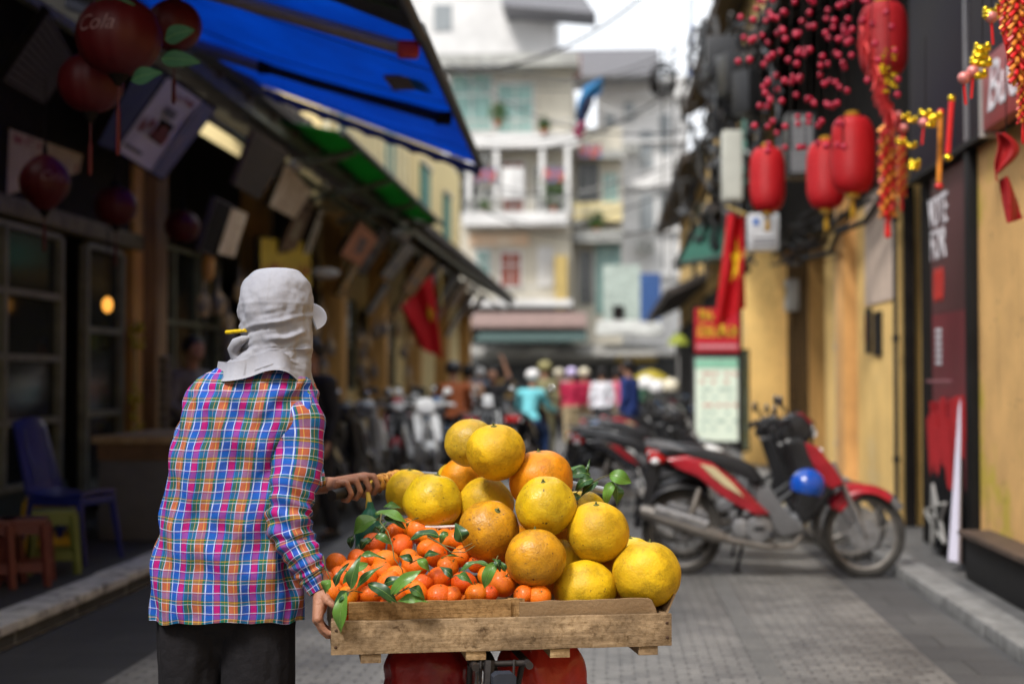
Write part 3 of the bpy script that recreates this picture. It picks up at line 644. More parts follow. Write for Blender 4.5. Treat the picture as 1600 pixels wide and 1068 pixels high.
# plaid: warp and weft stripe ramps over UVs measured in metres
def plaid():
    m = bpy.data.materials.new('plaid_cotton'); m.use_nodes = True; N, L = nt(m); b = N['Principled BSDF']; b.inputs['Roughness'].default_value = 0.8; b.inputs['Specular IOR Level'].default_value = 0.25
    uv = N.new('ShaderNodeUVMap'); uv.uv_map = 'UVMap'; sp = N.new('ShaderNodeSeparateXYZ'); L.new(uv.outputs[0], sp.inputs[0])
    MG = (0.42, 0.006, 0.14); BL = (0.006, 0.085, 0.42); OR = (0.44, 0.115, 0.022); GR = (0.008, 0.115, 0.07); WH = (0.50, 0.58, 0.80); YE = (0.60, 0.33, 0.04); PU = (0.09, 0.012, 0.22); LB = (0.05, 0.25, 0.62)
    warp = [(0, WH), (.03, BL), (.215, WH), (.24, PU), (.265, MG), (.42, PU), (.445, LB), (.46, GR), (.56, YE), (.572, GR), (.655, WH), (.675, OR), (.82, YE), (.84, OR), (.92, GR), (.97, BL)]
    K = (.15,)*3; H = (.52,)*3
    weft = [(0, WH), (.042, PU), (.42, WH), (.455, GR), (.58, YE), (.61, GR), (.66, BL), (.94, PU)]
    wfac = [(0, (.62,)*3), (.042, K), (.42, (.62,)*3), (.455, H), (.58, (.6,)*3), (.61, H), (.66, H), (.94, H)]
    def stripes(sock, per, lst, off):
        a = N.new('ShaderNodeMath'); a.operation = 'MULTIPLY_ADD'; a.inputs[1].default_value = 1/per; a.inputs[2].default_value = off+50; L.new(sock, a.inputs[0])
        f = N.new('ShaderNodeMath'); f.operation = 'FRACT'; L.new(a.outputs[0], f.inputs[0])
        r = N.new('ShaderNodeValToRGB'); r.color_ramp.interpolation = 'CONSTANT'; e = r.color_ramp.elements
        e[0].position = 0; e[0].color = (*lst[0][1], 1); e[1].position = lst[1][0]; e[1].color = (*lst[1][1], 1)
        for p, c in lst[2:]:
            q = e.new(p); q.color = (*c, 1)
        L.new(f.outputs[0], r.inputs['Fac']); return r.outputs['Color']
    nd = N.new('ShaderNodeTexNoise'); nd.inputs['Scale'].default_value = 9; nd.inputs['Detail'].default_value = 3; L.new(uv.outputs[0], nd.inputs['Vector'])
    n1_ = N.new('ShaderNodeVectorMath'); n1_.operation = 'SCALE'; n1_.inputs['Scale'].default_value = .012; L.new(nd.outputs['Color'], n1_.inputs[0]); n2_ = N.new('ShaderNodeVectorMath'); n2_.operation = 'ADD'; L.new(uv.outputs[0], n2_.inputs[0]); L.new(n1_.outputs[0], n2_.inputs[1]); L.new(n2_.outputs[0], sp.inputs[0])
    A = stripes(sp.outputs[0], 0.098, warp, 0.2); B = stripes(sp.outputs[1], 0.053, weft, 0.35); FC = stripes(sp.outputs[1], 0.053, wfac, 0.35)
    wv = N.new('ShaderNodeTexNoise'); wv.inputs['Scale'].default_value = 900; L.new(uv.outputs[0], wv.inputs['Vector'])
    fr = N.new('ShaderNodeMapRange'); fr.inputs[1].default_value = 0.35; fr.inputs[2].default_value = 0.65; fr.inputs[3].default_value = 0.75; fr.inputs[4].default_value = 1.2; L.new(wv.outputs['Fac'], fr.inputs[0])
    fm = N.new('ShaderNodeMath'); fm.operation = 'MULTIPLY'; fm.use_clamp = True; L.new(fr.outputs[0], fm.inputs[0]); L.new(FC, fm.inputs[1])
    x = N.new('ShaderNodeMix'); x.data_type = 'RGBA'; L.new(fm.outputs[0], x.inputs[0]); L.new(A, x.inputs[6]); L.new(B, x.inputs[7]); L.new(x.outputs[2], b.inputs['Base Color'])
    n = N.new('ShaderNodeTexNoise'); n.inputs['Scale'].default_value = 22; n.inputs['Detail'].default_value = 4; L.new(uv.outputs[0], n.inputs['Vector'])
    ad = N.new('ShaderNodeMath'); ad.operation = 'MULTIPLY_ADD'; ad.inputs[1].default_value = 0.08; L.new(wv.outputs['Fac'], ad.inputs[0]); L.new(n.outputs['Fac'], ad.inputs[2])
    bp = N.new('ShaderNodeBump'); bp.inputs['Strength'].default_value = 0.45; bp.inputs['Distance'].default_value = 0.012; L.new(ad.outputs[0], bp.inputs['Height']); L.new(bp.outputs['Normal'], b.inputs['Normal'])
    return m
M_plaid = plaid()

P = thing('person', 'person in rainbow plaid shirt and pale sun hood, back turned, gripping the fruit tray', 'person', (at(360, 900, YP).x, YP, 0))
A_ = lambda px, py, Y=YP: at(px, py, Y)

# ---- grip of the bicycle (shared with the bicycle below)
G0 = A_(523, 773, 4.08); G1 = A_(612, 748, 4.34)
# ---- body: one continuous surface
hipL, hipR = A_(305, 960), A_(410, 960)
footL = V((hipL.x-0.02, 3.86, 0.05)); footR = V((hipR.x+0.02, 3.70, 0.05))
neck = A_(425, 585); headc = A_(430, 500)
shR = A_(466, 640, 3.78); elR = A_(449, 795, 3.70); wrR = A_(502, 916, 3.68)
shL = A_(312, 640, 3.88); elL = A_(372, 768, 4.08); wrL = A_(516, 757, 4.22)
caps = [
 (hipL, V((hipL.x-.01, 3.84, .42)), .075, .055), (V((hipL.x-.01, 3.84, .42)), footL+V((0, 0, .03)), .052, .035),
 (hipR, V((hipR.x+.01, 3.76, .42)), .075, .055), (V((hipR.x+.01, 3.76, .42)), footR+V((0, 0, .03)), .052, .035),
 (footL, footL+V((.03, .16, -.02)), .036, .026), (footR, footR+V((.05, .15, -.02)), .036, .026),
 (hipL+V((0, 0, .07)), hipR+V((0, 0, .07)), .08, .08), (A_(355, 925), A_(375, 800), .10, .095), (A_(375, 800), A_(395, 680), .10, .10), (A_(340, 640), A_(455, 640), .075, .07),
 (A_(415, 625), headc, .052, .05), (headc, headc+V((.012, .03, .035)), .078, .082), (headc+V((.03, .06, -.045)), headc+V((.01, .02, -.03)), .038, .06),
 (headc+V((.052, .098, -.01)), headc+V((.05, .094, .012)), .011, .008),
 (shR, elR, .046, .036), (elR, wrR, .036, .024), (shL, elL, .046, .036), (elL, wrL, .036, .024)]
# right hand: holds the left end of the tray, fingers folded beneath its edge, thumb above
k1 = [A_(497, 966, 3.63), A_(495, 968, 3.65), A_(495, 966, 3.672), A_(498, 962, 3.692)]
for i, k in enumerate(k1):
    caps.append((wrR, k, .021, .0125))
    mid = k+V((.012, .004, -.026)); tip = k+V((.026, .006, -.040)); tt = k+V((.040, .008, -.040))
    r0 = [.0095, .010, .0095, .0085][i]
    ln = [0.95, 1.05, 1.0, .82][i]
    caps += [(k, k+(mid-k)*ln, r0, r0*.92), (k+(mid-k)*ln, k+(tip-k)*ln, r0*.92, r0*.85), (k+(tip-k)*ln, k+(tt-k)*ln, r0*.85, r0*.72)]
caps += [(k1[0], k1[3], .0135, .0125), (A_(501, 945, 3.655), A_(499, 945, 3.69), .016, .015), (wrR, A_(500, 950, 3.665), .024, .018)]
caps += [(A_(505, 928, 3.665), A_(512, 938, 3.64), .015, .0115), (A_(512, 938, 3.64), A_(520, 944, 3.635), .011, .0095), (A_(520, 944, 3.635), A_(527, 950, 3.64), .0095, .008)]
# left hand: wrapped round the grip
g = (G1-G0).normalized(); up = (V((0, 0, 1))-g*g.z).normalized(); sd_ = up.cross(g); sd_ = sd_ if sd_.x < 0 else -sd_
for i in range(4):
    c = G0.lerp(G1, 0.16+0.155*i); r0 = [.0085, .0095, .010, .0095][i]
    mcp = c+sd_*.020+up*.026; a1 = c-sd_*.012+up*.027; a2 = c-sd_*.026-up*.004; a3 = c-sd_*.010-up*.025; a4 = c+sd_*.008-up*.024
    caps += [(wrL, mcp, .021, .013), (mcp, a1, r0*1.1, r0), (a1, a2, r0, r0*.95), (a2, a3, r0*.95, r0*.88), (a3, a4, r0*.88, r0*.75)]
c = G0.lerp(G1, 0.78)
caps += [(G0.lerp(G1, .16)+sd_*.024+up*.018, G0.lerp(G1, .62)+sd_*.024+up*.018, .014, .014), (wrL, G0.lerp(G1, .4)+sd_*.03+up*.008, .024, .019)]
caps += [(wrL+V((.012, .01, -.01)), G0.lerp(G1, .5)+sd_*.034-up*.004, .018, .013), (G0.lerp(G1, .5)+sd_*.034-up*.004, c+sd_*.020-up*.016, .012, .0105), (c+sd_*.020-up*.016, c+sd_*.002-up*.026, .0105, .0085)]
body = remesh('body', caps, [M_skin], P, voxel=0.0032, smooth_it=5, world=True)

# ---- shirt: torso and both sleeves in one mesh, UVs = cloth length
rings = [(962, 238, 475, .142), (930, 239, 474, .144), (890, 243, 472, .145), (850, 249, 470, .145), (810, 256, 470, .142), (770, 265, 473, .138), (730, 271, 478, .135), (690, 276, 486, .132), (655, 282, 494, .128), (630, 288, 497, .122), (612, 296, 496, .113), (598, 306, 490, .102), (587, 318, 482, .09), (578, 334, 472, .078), (571, 352, 462, .066), (566, 372, 452, .055)]
def interp(tab, t):
    n = len(tab)-1; f = t*n; i = min(int(f), n-1); u = f-i
    p = [tab[max(i-1, 0)], tab[i], tab[i+1], tab[min(i+2, n)]]
    return [0.5*((2*p[1][k])+(-p[0][k]+p[2][k])*u+(2*p[0][k]-5*p[1][k]+4*p[2][k]-p[3][k])*u*u+(-p[0][k]+3*p[1][k]-3*p[2][k]+p[3][k])*u**3) for k in range(len(tab[0]))]
NT, NV = 168, 190
sb = MB(); vs = []; UV = []
vprev = None; vl = 0
for j in range(NV+1):
    t = j/NV; y, l, r, bb_ = interp(rings, t)
    pl, pr = A_(l, y), A_(r, y); c = (pl+pr)/2; a = (pr.x-pl.x)/2
    if vprev is not None: vl += math.hypot(c.z-vprev.z, (bb_-bprev)*1.0)
    vprev = c.copy(); bprev = bb_
    ring = []
    for i in range(NT):
        th = -PI+2*PI*i/NT; s_, c_ = math.sin(th), math.cos(th)
        ex = 2/2.35; x = a*math.copysign(abs(s_)**ex, s_); yy = -bb_*math.copysign(abs(c_)**ex, c_)
        # drape: long soft folds from the shoulder blades and gathers above the hem
        q = V((s_*2.2, c_*1.0, 0)); low = max(0, 1-t*2.2); mid = math.exp(-((t-0.42)/0.22)**2)
        f = 0.010*low*noise.noise(V((th*2.6, t*2.2, 3.1)))+0.0085*mid*noise.noise(V((th*1.8+t*6, t*9, 7.7)))
        # slanting pull folds toward the right arm pit and across the waist
        f += 0.0065*math.exp(-((th-1.0)/0.55)**2)*math.exp(-((t-0.45)/0.3)**2)*math.sin(t*34-th*5)
        f += 0.0045*math.exp(-((t-0.20)/0.13)**2)*math.sin(th*4+t*42+2.2*noise.noise(V((th*2, t*4, 0))))*(0.4+0.6*noise.noise(V((th*1.3, t*3, 9)))+.2)
        f += 0.004*noise.noise(V((th*5, t*14, 1.3)))
        spine = -0.010*math.exp(-(th/0.25)**2)*math.exp(-((t-0.35)/0.3)**2)
        nrm = V((x/(a*a+1e-6), yy/(bb_*bb_+1e-6), 0)); nrm = nrm.normalized() if nrm.length else V((0, -1, 0))
        p = V((c.x+x, YP+yy, c.z))+nrm*(f*2.1+spine)
        if t < 0.02: p.z += 0.006*math.sin(th*3+1)+0.003*math.sin(th*11)
        p.z += 0.012*(0.5-0.5*math.cos(th))*(1-t)*(-1 if False else 1)*0.5
        ring.append(p)
    i0 = NT//2; arc = [0]*(NT+1)
    for i in range(i0+1, NT+1): arc[i] = arc[i-1]+(ring[i % NT]-ring[i-1]).length
    for i in range(i0-1, -1, -1): arc[i] = arc[i+1]-(ring[i+1]-ring[i]).length
    vs += ring; UV.append((arc, vl))
fs = []; uvs = []
for j in range(NV):
    for i in range(NT):
        fs.append((j*NT+i, j*NT+(i+1) % NT, (j+1)*NT+(i+1) % NT, (j+1)*NT+i))
        uvs.append([(UV[j][0][i], UV[j][1]), (UV[j][0][i+1], UV[j][1]), (UV[j+1][0][i+1], UV[j+1][1]), (UV[j+1][0][i], UV[j+1][1])])
sb.add(vs, fs, uvs)
# inner turn-in of the hem
base = vs[:NT]; inn = [p+(V((0, YP, 0))+V((P.location.x, 0, p.z))-p)*0.05+V((0, 0, .002)) for p in base]; inn2 = [p+V((0, 0, .10)) for p in inn]
sb.add(base+inn+inn2, [(i+k*NT, i+(k+1)*NT, (i+1) % NT+(k+1)*NT, (i+1) % NT+k*NT) for k in range(2) for i in range(NT)], [[(UV[0][0][i], -.01*k), (UV[0][0][i], -.01*(k+1)), (UV[0][0][i+1], -.01*(k+1)), (UV[0][0][i+1], -.01*k)] for k in range(2) for i in range(NT)])
def sleeve(tab, seed, tw=0.0, n=72, nv=110, du=0.0):
    vs = []; uvl = []; L_ = 0; prev = None; px = None; pts = []
    for j in range(nv+1):
        x, y, z, r = interp(tab, j/nv); pts.append((V((x, y, z)), r))
    for j, (p, r) in enumerate(pts):
        d = (pts[min(j+1, nv)][0]-pts[max(j-1, 0)][0]).normalized()
        if px is None: X, Y_ = frame(d, V((0, 1, 0)))
        else: X = (px-d*px.dot(d)).normalized(); Y_ = d.cross(X)
        px = X; t = j/nv
        if prev is not None: L_ += (p-prev).length
        prev = p
        for i in range(n):
            a = 2*PI*i/n
            el = math.exp(-((t-0.52)/0.14)**2); lo = math.exp(-((t-0.80)/0.12)**2); up_ = math.exp(-((t-0.12)/0.12)**2)
            f = (0.0075*el*math.sin(t*95+3.2*math.cos(a+seed)+2*noise.noise(V((math.cos(a), math.sin(a), t*5)))) + 0.0055*lo*math.sin(t*120+2.5*math.sin(a+seed)) + 0.005*up_*math.sin(t*60+3*math.cos(a)) )
            f *= 0.55+0.9*abs(noise.noise(V((math.cos(a)*1.2, math.sin(a)*1.2, t*6+seed))))
            f += 0.012*noise.noise(V((math.cos(a)*1.3+seed, math.sin(a)*1.3, t*7)))
            f *= 1-max(0, (t-.9)/.1)*.7
            vs.append(p+(X*math.cos(a)+Y_*math.sin(a))*(r+f))
        uvl.append(L_)
    R0 = 0.062*2*PI
    fs = [(j*n+i, j*n+(i+1) % n, (j+1)*n+(i+1) % n, (j+1)*n+i) for j in range(nv) for i in range(n)]
    uv_ = [[(R0*i/n+du, uvl[j]), (R0*(i+1)/n+du, uvl[j]), (R0*(i+1)/n+du, uvl[j+1]), (R0*i/n+du, uvl[j+1])] for j in range(nv) for i in range(n)]
    sb.add(vs, fs, uv_)
    # turned-in cuff
    e = vs[-n:]; c = pts[-1][0]; d = (pts[-1][0]-pts[-3][0]).normalized(); i1 = [c+(p-c)*0.9 for p in e]; i2 = [c-d*0.04+(p-c)*0.8 for p in e]
    sb.add(e+i1+i2, [(i+k*n, (i+1) % n+k*n, (i+1) % n+(k+1)*n, i+(k+1)*n) for k in range(2) for i in range(n)], [[(R0*i/n, 0), (R0*(i+1)/n, 0), (R0*(i+1)/n, .01), (R0*i/n, .01)] for k in range(2) for i in range(n)])
def SP(px, py, Y, rp): p = A_(px, py, Y); return (p.x, p.y, p.z, rp*Y/F)
sleeve([SP(438, 612, 3.81, 16), SP(456, 632, 3.79, 40), SP(464, 665, 3.775, 46), SP(463, 705, 3.76, 45), SP(459, 745, 3.74, 42), SP(453, 785, 3.72, 38), SP(452, 815, 3.705, 36), SP(461, 845, 3.70, 33), SP(474, 873, 3.69, 28), SP(486, 897, 3.685, 23), SP(491, 905, 3.684, 21.5), SP(500, 922, 3.68, 18)], 0.6)
sleeve([SP(345, 612, 3.84, 16), SP(325, 640, 3.87, 36), SP(335, 690, 3.93, 38), SP(352, 735, 4.0, 36), SP(378, 765, 4.07, 33), SP(425, 762, 4.13, 27), SP(465, 756, 4.18, 22), SP(492, 748, 4.20, 20), SP(502, 746, 4.21, 19)], 2.1, du=.03)
shirt = sb.build('shirt', M_plaid, P, world=True, smooth=70)
# raised seam over the right shoulder blade and cuff bands
b = MB(); cf = [A_(487, 900, 3.66), A_(500, 922, 3.655)]
b.ball(A_(483, 905, 3.655), .0048, 8, (1, .5, 1)); b.build('cuff_button', mat('pale_button', (0.6, 0.58, 0.55), .3), P, world=True)

# ---- trousers (one surface: seat and both legs)
tc_ = [(A_(312, 930), A_(400, 930), .098, .098), (A_(330, 935), A_(375, 935), .11, .11), (A_(352, 960), A_(352, 1002), .09, .055), (A_(300, 962), V((A_(296, 1060).x, 3.81, .40)), .098, .079), (V((A_(296, 1060).x, 3.81, .40)), V((footL.x, 3.84, .10)), .079, .072),
       (A_(406, 962), V((A_(405, 1060).x, 3.79, .40)), .102, .092), (V((A_(405, 1060).x, 3.79, .40)), V((footR.x, 3.71, .10)), .090, .074), (A_(330, 940, 3.82), A_(390, 940, 3.82), .09, .09)]
tr = remesh('trousers', tc_, [M_trou], P, voxel=0.007, smooth_it=3, world=True)
for v in tr.data.vertices:
    p = v.co; k = 0.012*noise.noise(V((p.x*9, p.y*9, p.z*3.5+p.x*6)))+0.007*noise.noise(V((p.x*20, p.y*20, p.z*8-p.x*9))); v.co += v.normal*k
b = MB()
for f_ in (footL, footR):
    b.lathe([(.001, -.05), (.030, -.048), (.040, -.035), (.042, -.02), (.03, .0), (.001, .005)], f_+V((.02, .055, 0)), 20, sq=(1.0, 3.0))
b.build('sandals', mat('dark_sandal', (.03, .025, .022), .5), P, world=True)

# ---- sun hood: crown, wrapped neck and drape as one cloth
hr = [(417.5, 424, 438, .01), (418.5, 412, 449, .030), (421.5, 398, 463, .052), (429, 389, 471, .073), (440, 380, 480, .088), (455, 374.5, 485, .098), (470, 372, 488, .103), (488, 373, 487, .103), (505, 375, 487, .100), (522, 377, 487, .096), (540, 379, 488, .090), (551, 372, 487, .088), (561, 364, 486, .093), (571, 354, 485, .101), (582, 344, 486, .113), (593, 335, 489, .126)]
hb = MB(); n, nv = 160, 200; vs = []
for j in range(nv+1):
    t = j/nv; y, l, r, bb_ = interp(hr, t); pl, pr = A_(l, y), A_(r, y); c = (pl+pr)/2; a = (pr.x-pl.x)/2
    cyy = YP+0.02*max(0, 1-t*1.3)-0.0*t
    for i in range(n):
        th = -PI+2*PI*i/n; s_, c_ = math.sin(th), math.cos(th)
        x = a*s_; yy = -bb_*c_
        # crown seam, gathers below it and sweeping neck folds rising to the right
        seam = 0.003*math.exp(-((t-0.43+0.012*c_)/0.012)**2)
        wrap = max(0, min(1, (t-0.44)/0.05))*max(0, min(1, (1.0-t)/0.10))
        ph = t*(62-26*max(0, t-.7)/.3)+1.9*s_-4.6*s_*max(0, min(1, (t-.66)/.2))+1.6*noise.noise(V((s_*1.4, c_*1.4, t*3)))
        am = 0.35+0.9*noise.noise(V((s_*1.6+4, c_*1.6, t*7)))
        f = seam*0.35+0.0085*wrap*(math.sin(ph)+0.4*math.sin(ph*2.1+s_*2))*max(0.08, am)
        f += 0.004*math.exp(-((t-0.47)/0.04)**2)*math.sin(th*9+2*noise.noise(V((s_*3, c_*3, 0))))
        low = max(0, (t-0.78)/0.22)
        f += 0.012*min(1, max(0, (t-.7)/.25))*math.sin(th*6.0+0.8-t*9)*(0.55+0.45*math.sin(th*2+1))
        f += 0.0045*noise.noise(V((s_*2.5, c_*2.5, t*9)))*min(1, t*3) + .0026*noise.noise(V((s_*7, c_*7, t*22)))*min(1, t*2)+.004*noise.noise(V((s_*1.8, c_*1.8, t*4+3)))
        ct = 0.0015*math.exp(-(th/0.02)**2)*max(0, min(1, (t-.2)*10))*max(0, min(1, (.62-t)*10))
        p = V((c.x+x, cyy+yy, c.z)); nn = V((s_/max(a, .02), -c_/max(bb_, .02), 0)).normalized(); p += nn*(f+ct)
        # drape hem: tongue low at the back-left, lifted at centre-right, low again on the right edge
        p.z += low*(0.026*math.exp(-((th-0.45)/0.5)**2)-0.004*math.exp(-((th+0.6)/0.45)**2)-0.028*math.exp(-((th-1.35)/0.38)**2))
        vs.append(p)
hb.add(vs, [(j*n+i, (j+1)*n+i, (j+1)*n+(i+1) % n, j*n+(i+1) % n) for j in range(nv) for i in range(n)]+[tuple(range(n))])
e = vs[-n:]; cc = V((A_(412, 585).x, YP, e[0].z)); hb.add(e+[p+(V((cc.x, cc.y, p.z))-p)*0.06+V((0, 0, .001)) for p in e]+[p+(V((cc.x, cc.y, p.z))-p)*0.12+V((0, 0, .05)) for p in e], [(i+k*n, i+(k+1)*n, (i+1) % n+(k+1)*n, (i+1) % n+k*n) for k in range(2) for i in range(n)])
hood = hb.build('sun_hood', M_hood, P, world=True, smooth=80)
# knot on the left of the neck
b = MB()
b.tube([A_(392, 526, 3.735), A_(380, 530, 3.73), A_(370, 536, 3.745), A_(366, 545, 3.76), A_(369, 556, 3.765), A_(374, 566, 3.76), A_(372, 578, 3.75)], [.004, .011, .016, .018, .016, .014, .004], 18)

b.build('hood_knot', M_hood, hood, world=False)
for o in bpy.data.objects:
    if o.parent == hood: o.data.transform(Matrix.Translation(-P.location))
# brim: curved plate set on the front right of the cap, away from the camera
bd = V((0.50, 0.866, 0)).normalized(); bs_ = V((bd.y, -bd.x, 0)); hc = A_(432, 470); b = MB()
def brim(u, v):
    a = (u-0.5)*R(140); rr = 0.090+0.050*v*max(0, math.cos(a*1.2))**0.3; d = bd*math.cos(a)+bs_*math.sin(a)
    return V((hc.x, YP+.015, hc.z+0.012))+d*rr+V((0, 0, -0.012*v-0.085*(abs(math.sin(a))**1.6)*(.35+.65*v)))
b.grid(brim, 24, 8, th=0.006)
br_ = b.build('brim', M_hood, P, world=True)
b = MB(); b.tube([A_(352, 519.5, 3.79), A_(354, 519, 3.79), A_(370, 517.5, 3.77), A_(384, 516, 3.73)], [.003, .0058, .0058, .005], 12)
b.build('yellow_clip', mat('yellow_plastic', (0.75, 0.52, 0.02), .35, var=.3, vs=60), P, world=True)
# ================================================================ BICYCLE WITH THE FRUIT TRAY
TL = V((at(517, 1000, 3.60).x, 3.60, 0)); TRt = V((at(1047, 1000, 3.79).x, 3.79, 0))
tl = (TRt-TL).normalized(); td = V((-tl.y, tl.x, 0)); TW = (TRt-TL).length; TD = 0.50
tz0 = at(517, 1021, 3.60).z; BH = 0.083
M_tray = mat('raw_dirty_plank', (0.40, 0.28, 0.155), 0.85, col2=(0.17, 0.11, 0.055), vs=9, sharp=(0.32, 0.62), bump=0.9, bs=90, stretch=(1, 1, 2.5))
def planks(name, base, dark, grain=(2, 2, 26)):
    m = bpy.data.materials.new(name); m.use_nodes = True; N, L = nt(m); b = N['Principled BSDF']; b.inputs['Roughness'].default_value = 0.85; b.inputs['Specular IOR Level'].default_value = 0.2
    tc = N.new('ShaderNodeTexCoord')
    def nz(sc, det, st, lo, hi, c0, c1):
        mp = N.new('ShaderNodeMapping'); mp.inputs['Scale'].default_value = st; L.new(tc.outputs['Object'], mp.inputs['Vector']); n = N.new('ShaderNodeTexNoise'); n.inputs['Scale'].default_value = sc; n.inputs['Detail'].default_value = det; n.inputs['Roughness'].default_value = .7; L.new(mp.outputs[0], n.inputs['Vector'])
        r = N.new('ShaderNodeValToRGB'); r.color_ramp.elements[0].position = lo; r.color_ramp.elements[1].position = hi; r.color_ramp.elements[0].color = (*c0, 1); r.color_ramp.elements[1].color = (*c1, 1); L.new(n.outputs['Fac'], r.inputs['Fac']); return r.outputs['Color'], n.outputs['Fac']
    def mul(a, c):
        x = N.new('ShaderNodeMix'); x.data_type = 'RGBA'; x.blend_type = 'MULTIPLY'; x.inputs[0].default_value = 1; L.new(a, x.inputs[6]); L.new(c, x.inputs[7]); return x.outputs[2]
    a, _ = nz(5, 5, (1, 1, 1.6), .38, .66, dark, base)
    g_, gf = nz(2.2, 8, grain, .3, .7, (.55, .5, .45), (1.15, 1.12, 1.08))
    s_, _ = nz(14, 6, (1, 1, 1.5), .30, .42, (.25, .2, .16), (1, 1, 1))
    f_, ff = nz(70, 4, (1, 1, 1), .32, .55, (.6, .56, .5), (1.05, 1.05, 1.05))
    L.new(mul(mul(mul(a, g_), s_), f_), b.inputs['Base Color'])
    bp = N.new('ShaderNodeBump'); bp.inputs['Strength'].default_value = .7; bp.inputs['Distance'].default_value = .004; ad = N.new('ShaderNodeMath'); ad.operation = 'ADD'; L.new(gf, ad.inputs[0]); L.new(ff, ad.inputs[1]); L.new(ad.outputs[0], bp.inputs['Height']); L.new(bp.outputs['Normal'], b.inputs['Normal'])
    MATS[name] = m; return m
M_tray = planks('weathered_crate_wood', (0.45, 0.33, 0.205), (0.19, 0.135, 0.085))
M_card = planks('brown_cardboard', (0.44, 0.28, 0.13), (0.33, 0.20, 0.09), (1.5, 1.5, 30))
M_end = planks('pale_end_grain', (0.58, 0.42, 0.24), (0.36, 0.24, 0.13))
def T(a, d, z): return TL + tl*a + td*d + V((0, 0, z))
ang = math.atan2(tl.y, tl.x)
tray = thing('fruit_tray', 'weathered wooden tray of rough boards carrying the fruit on the bicycle rack', 'tray', T(0, 0, tz0), ang)
def tb(b, a0, a1, d0, d1, z0, z1): # box in tray space (a, d, z relative to the tray floor corner)
    b.bb((a0, d0, z0), (a1, d1, z1))
def rough_board(a0, a1, d0, d1, z0, z1, seed, axis=0):
    """board with slightly uneven long edges"""
    n = 40; b = MB(); vs = []
    for i in range(n+1):
        t = i/n; e1 = 0.0022*noise.noise(V((t*9, seed, 0)))+.001*noise.noise(V((t*40, seed, 2))); e0 = 0.0022*noise.noise(V((t*8, seed, 5)))
        if axis == 0: x = a0+(a1-a0)*t; pts = [(x, d0, z0+e0), (x, d1, z0+e0), (x, d1, z1+e1), (x, d0, z1+e1)]
        else: y = d0+(d1-d0)*t; pts = [(a0, y, z0+e0), (a1, y, z0+e0), (a1, y, z1+e1), (a0, y, z1+e1)]
        vs += pts
    fs = [(i*4+k, (i+1)*4+k, (i+1)*4+(k+1) % 4, i*4+(k+1) % 4) for i in range(n) for k in range(4)]+[(0, 1, 2, 3), (n*4+3, n*4+2, n*4+1, n*4)]
    b.add(vs, fs); return b
o = rough_board(0, TW, -.018, 0, 0, BH, 1).build('front_board', M_tray, tray, bevel=.0016); recalc(o)
o = rough_board(0, TW, TD, TD+.018, 0, BH, 2).build('back_board', M_tray, tray, bevel=.0016); recalc(o)
o = rough_board(.002, .02, 0.001, TD-.001, .002, BH-.003, 3, 1).build('end_board', M_tray, tray, bevel=.0016); recalc(o)
o = rough_board(TW-.02, TW-.002, .001, TD-.001, .002, BH-.003, 4, 1).build('end_board', M_tray, tray, bevel=.0016); recalc(o)
for k in range(5):
    b = MB(); tb(b, .021, TW-.021, .004+k*.1, .096+k*.1, .006, .018); b.build('floor_slat', M_tray, tray, bevel=.0015)
for a in (0.075, 0.345, 0.565, 0.80):
    b = MB(); tb(b, a, a+.052, -.012, TD+.012, -.024, -.001); b.build('cross_batten', M_end if a in (.345, .565) else M_tray, tray, bevel=.0015)
M_nail = mat('rusty_nail', (.08, .045, .03), .6, metal=.4)
for (a, z) in ((.012, .02), (.013, .062), (TW-.012, .022), (TW-.013, .06)):
    b = MB(); b.lathe([(.0035, -.002), (.0042, 0), (.003, .0015), (.0005, .002)], (0, 0, 0), 10); n_ = b.build('nail', M_nail, tray); n_.rotation_euler = (PI/2, 0, 0); n_.location = (a, -.0185, z)
# cardboard liner
def lin(a0, a1, h0, h1, d, lean, seed, curl=0.0):
    b = MB()
    def f(u, v):
        a = a0+(a1-a0)*u; h = (h0+(h1-h0)*u); e = 1-max(0, (u-.93)/.07)**2*curl
        return V((a, d-lean*v+.003*noise.noise(V((u*5, v*2, seed))), .02+(h*e-.02)*v+(.003*noise.noise(V((u*7, 3, seed)))*v)))
    b.grid(f, 40, 6, th=.004); return b
liner = thing('cardboard_liner', 'brown cardboard lining standing above the tray boards around the fruit', 'cardboard', T(0, 0, tz0), ang)
lin(.045, .465, BH+.046, BH+.044, .016, .010, 1).build('front_flap', M_card, liner)
lin(.458, .502, BH+.046, BH+.044, .026, .010, 2).build('front_flap', M_card, liner)
lin(.488, .858, BH+.036, BH+.040, .020, .016, 3, curl=.55).build('front_flap', mat('dull_cardboard', (.30, .20, .11), .85, col2=(.24, .155, .085), vs=5, bump=.2, bs=120), liner)
b = MB(); b.grid(lambda u, v: V((TW-.022+.045*v, .03+u*.40, .02+(BH+.022)*v+.012*math.sin(u*5)*v)), 24, 6, th=.004); b.build('side_flap', MATS['dull_cardboard'], liner)
b = MB(); b.grid(lambda u, v: V((.03+(TW-.06)*u, TD-.012+.01*v, .02+(BH+.02)*v)), 24, 4, th=.004); b.build('back_flap', MATS['dull_cardboard'], liner)

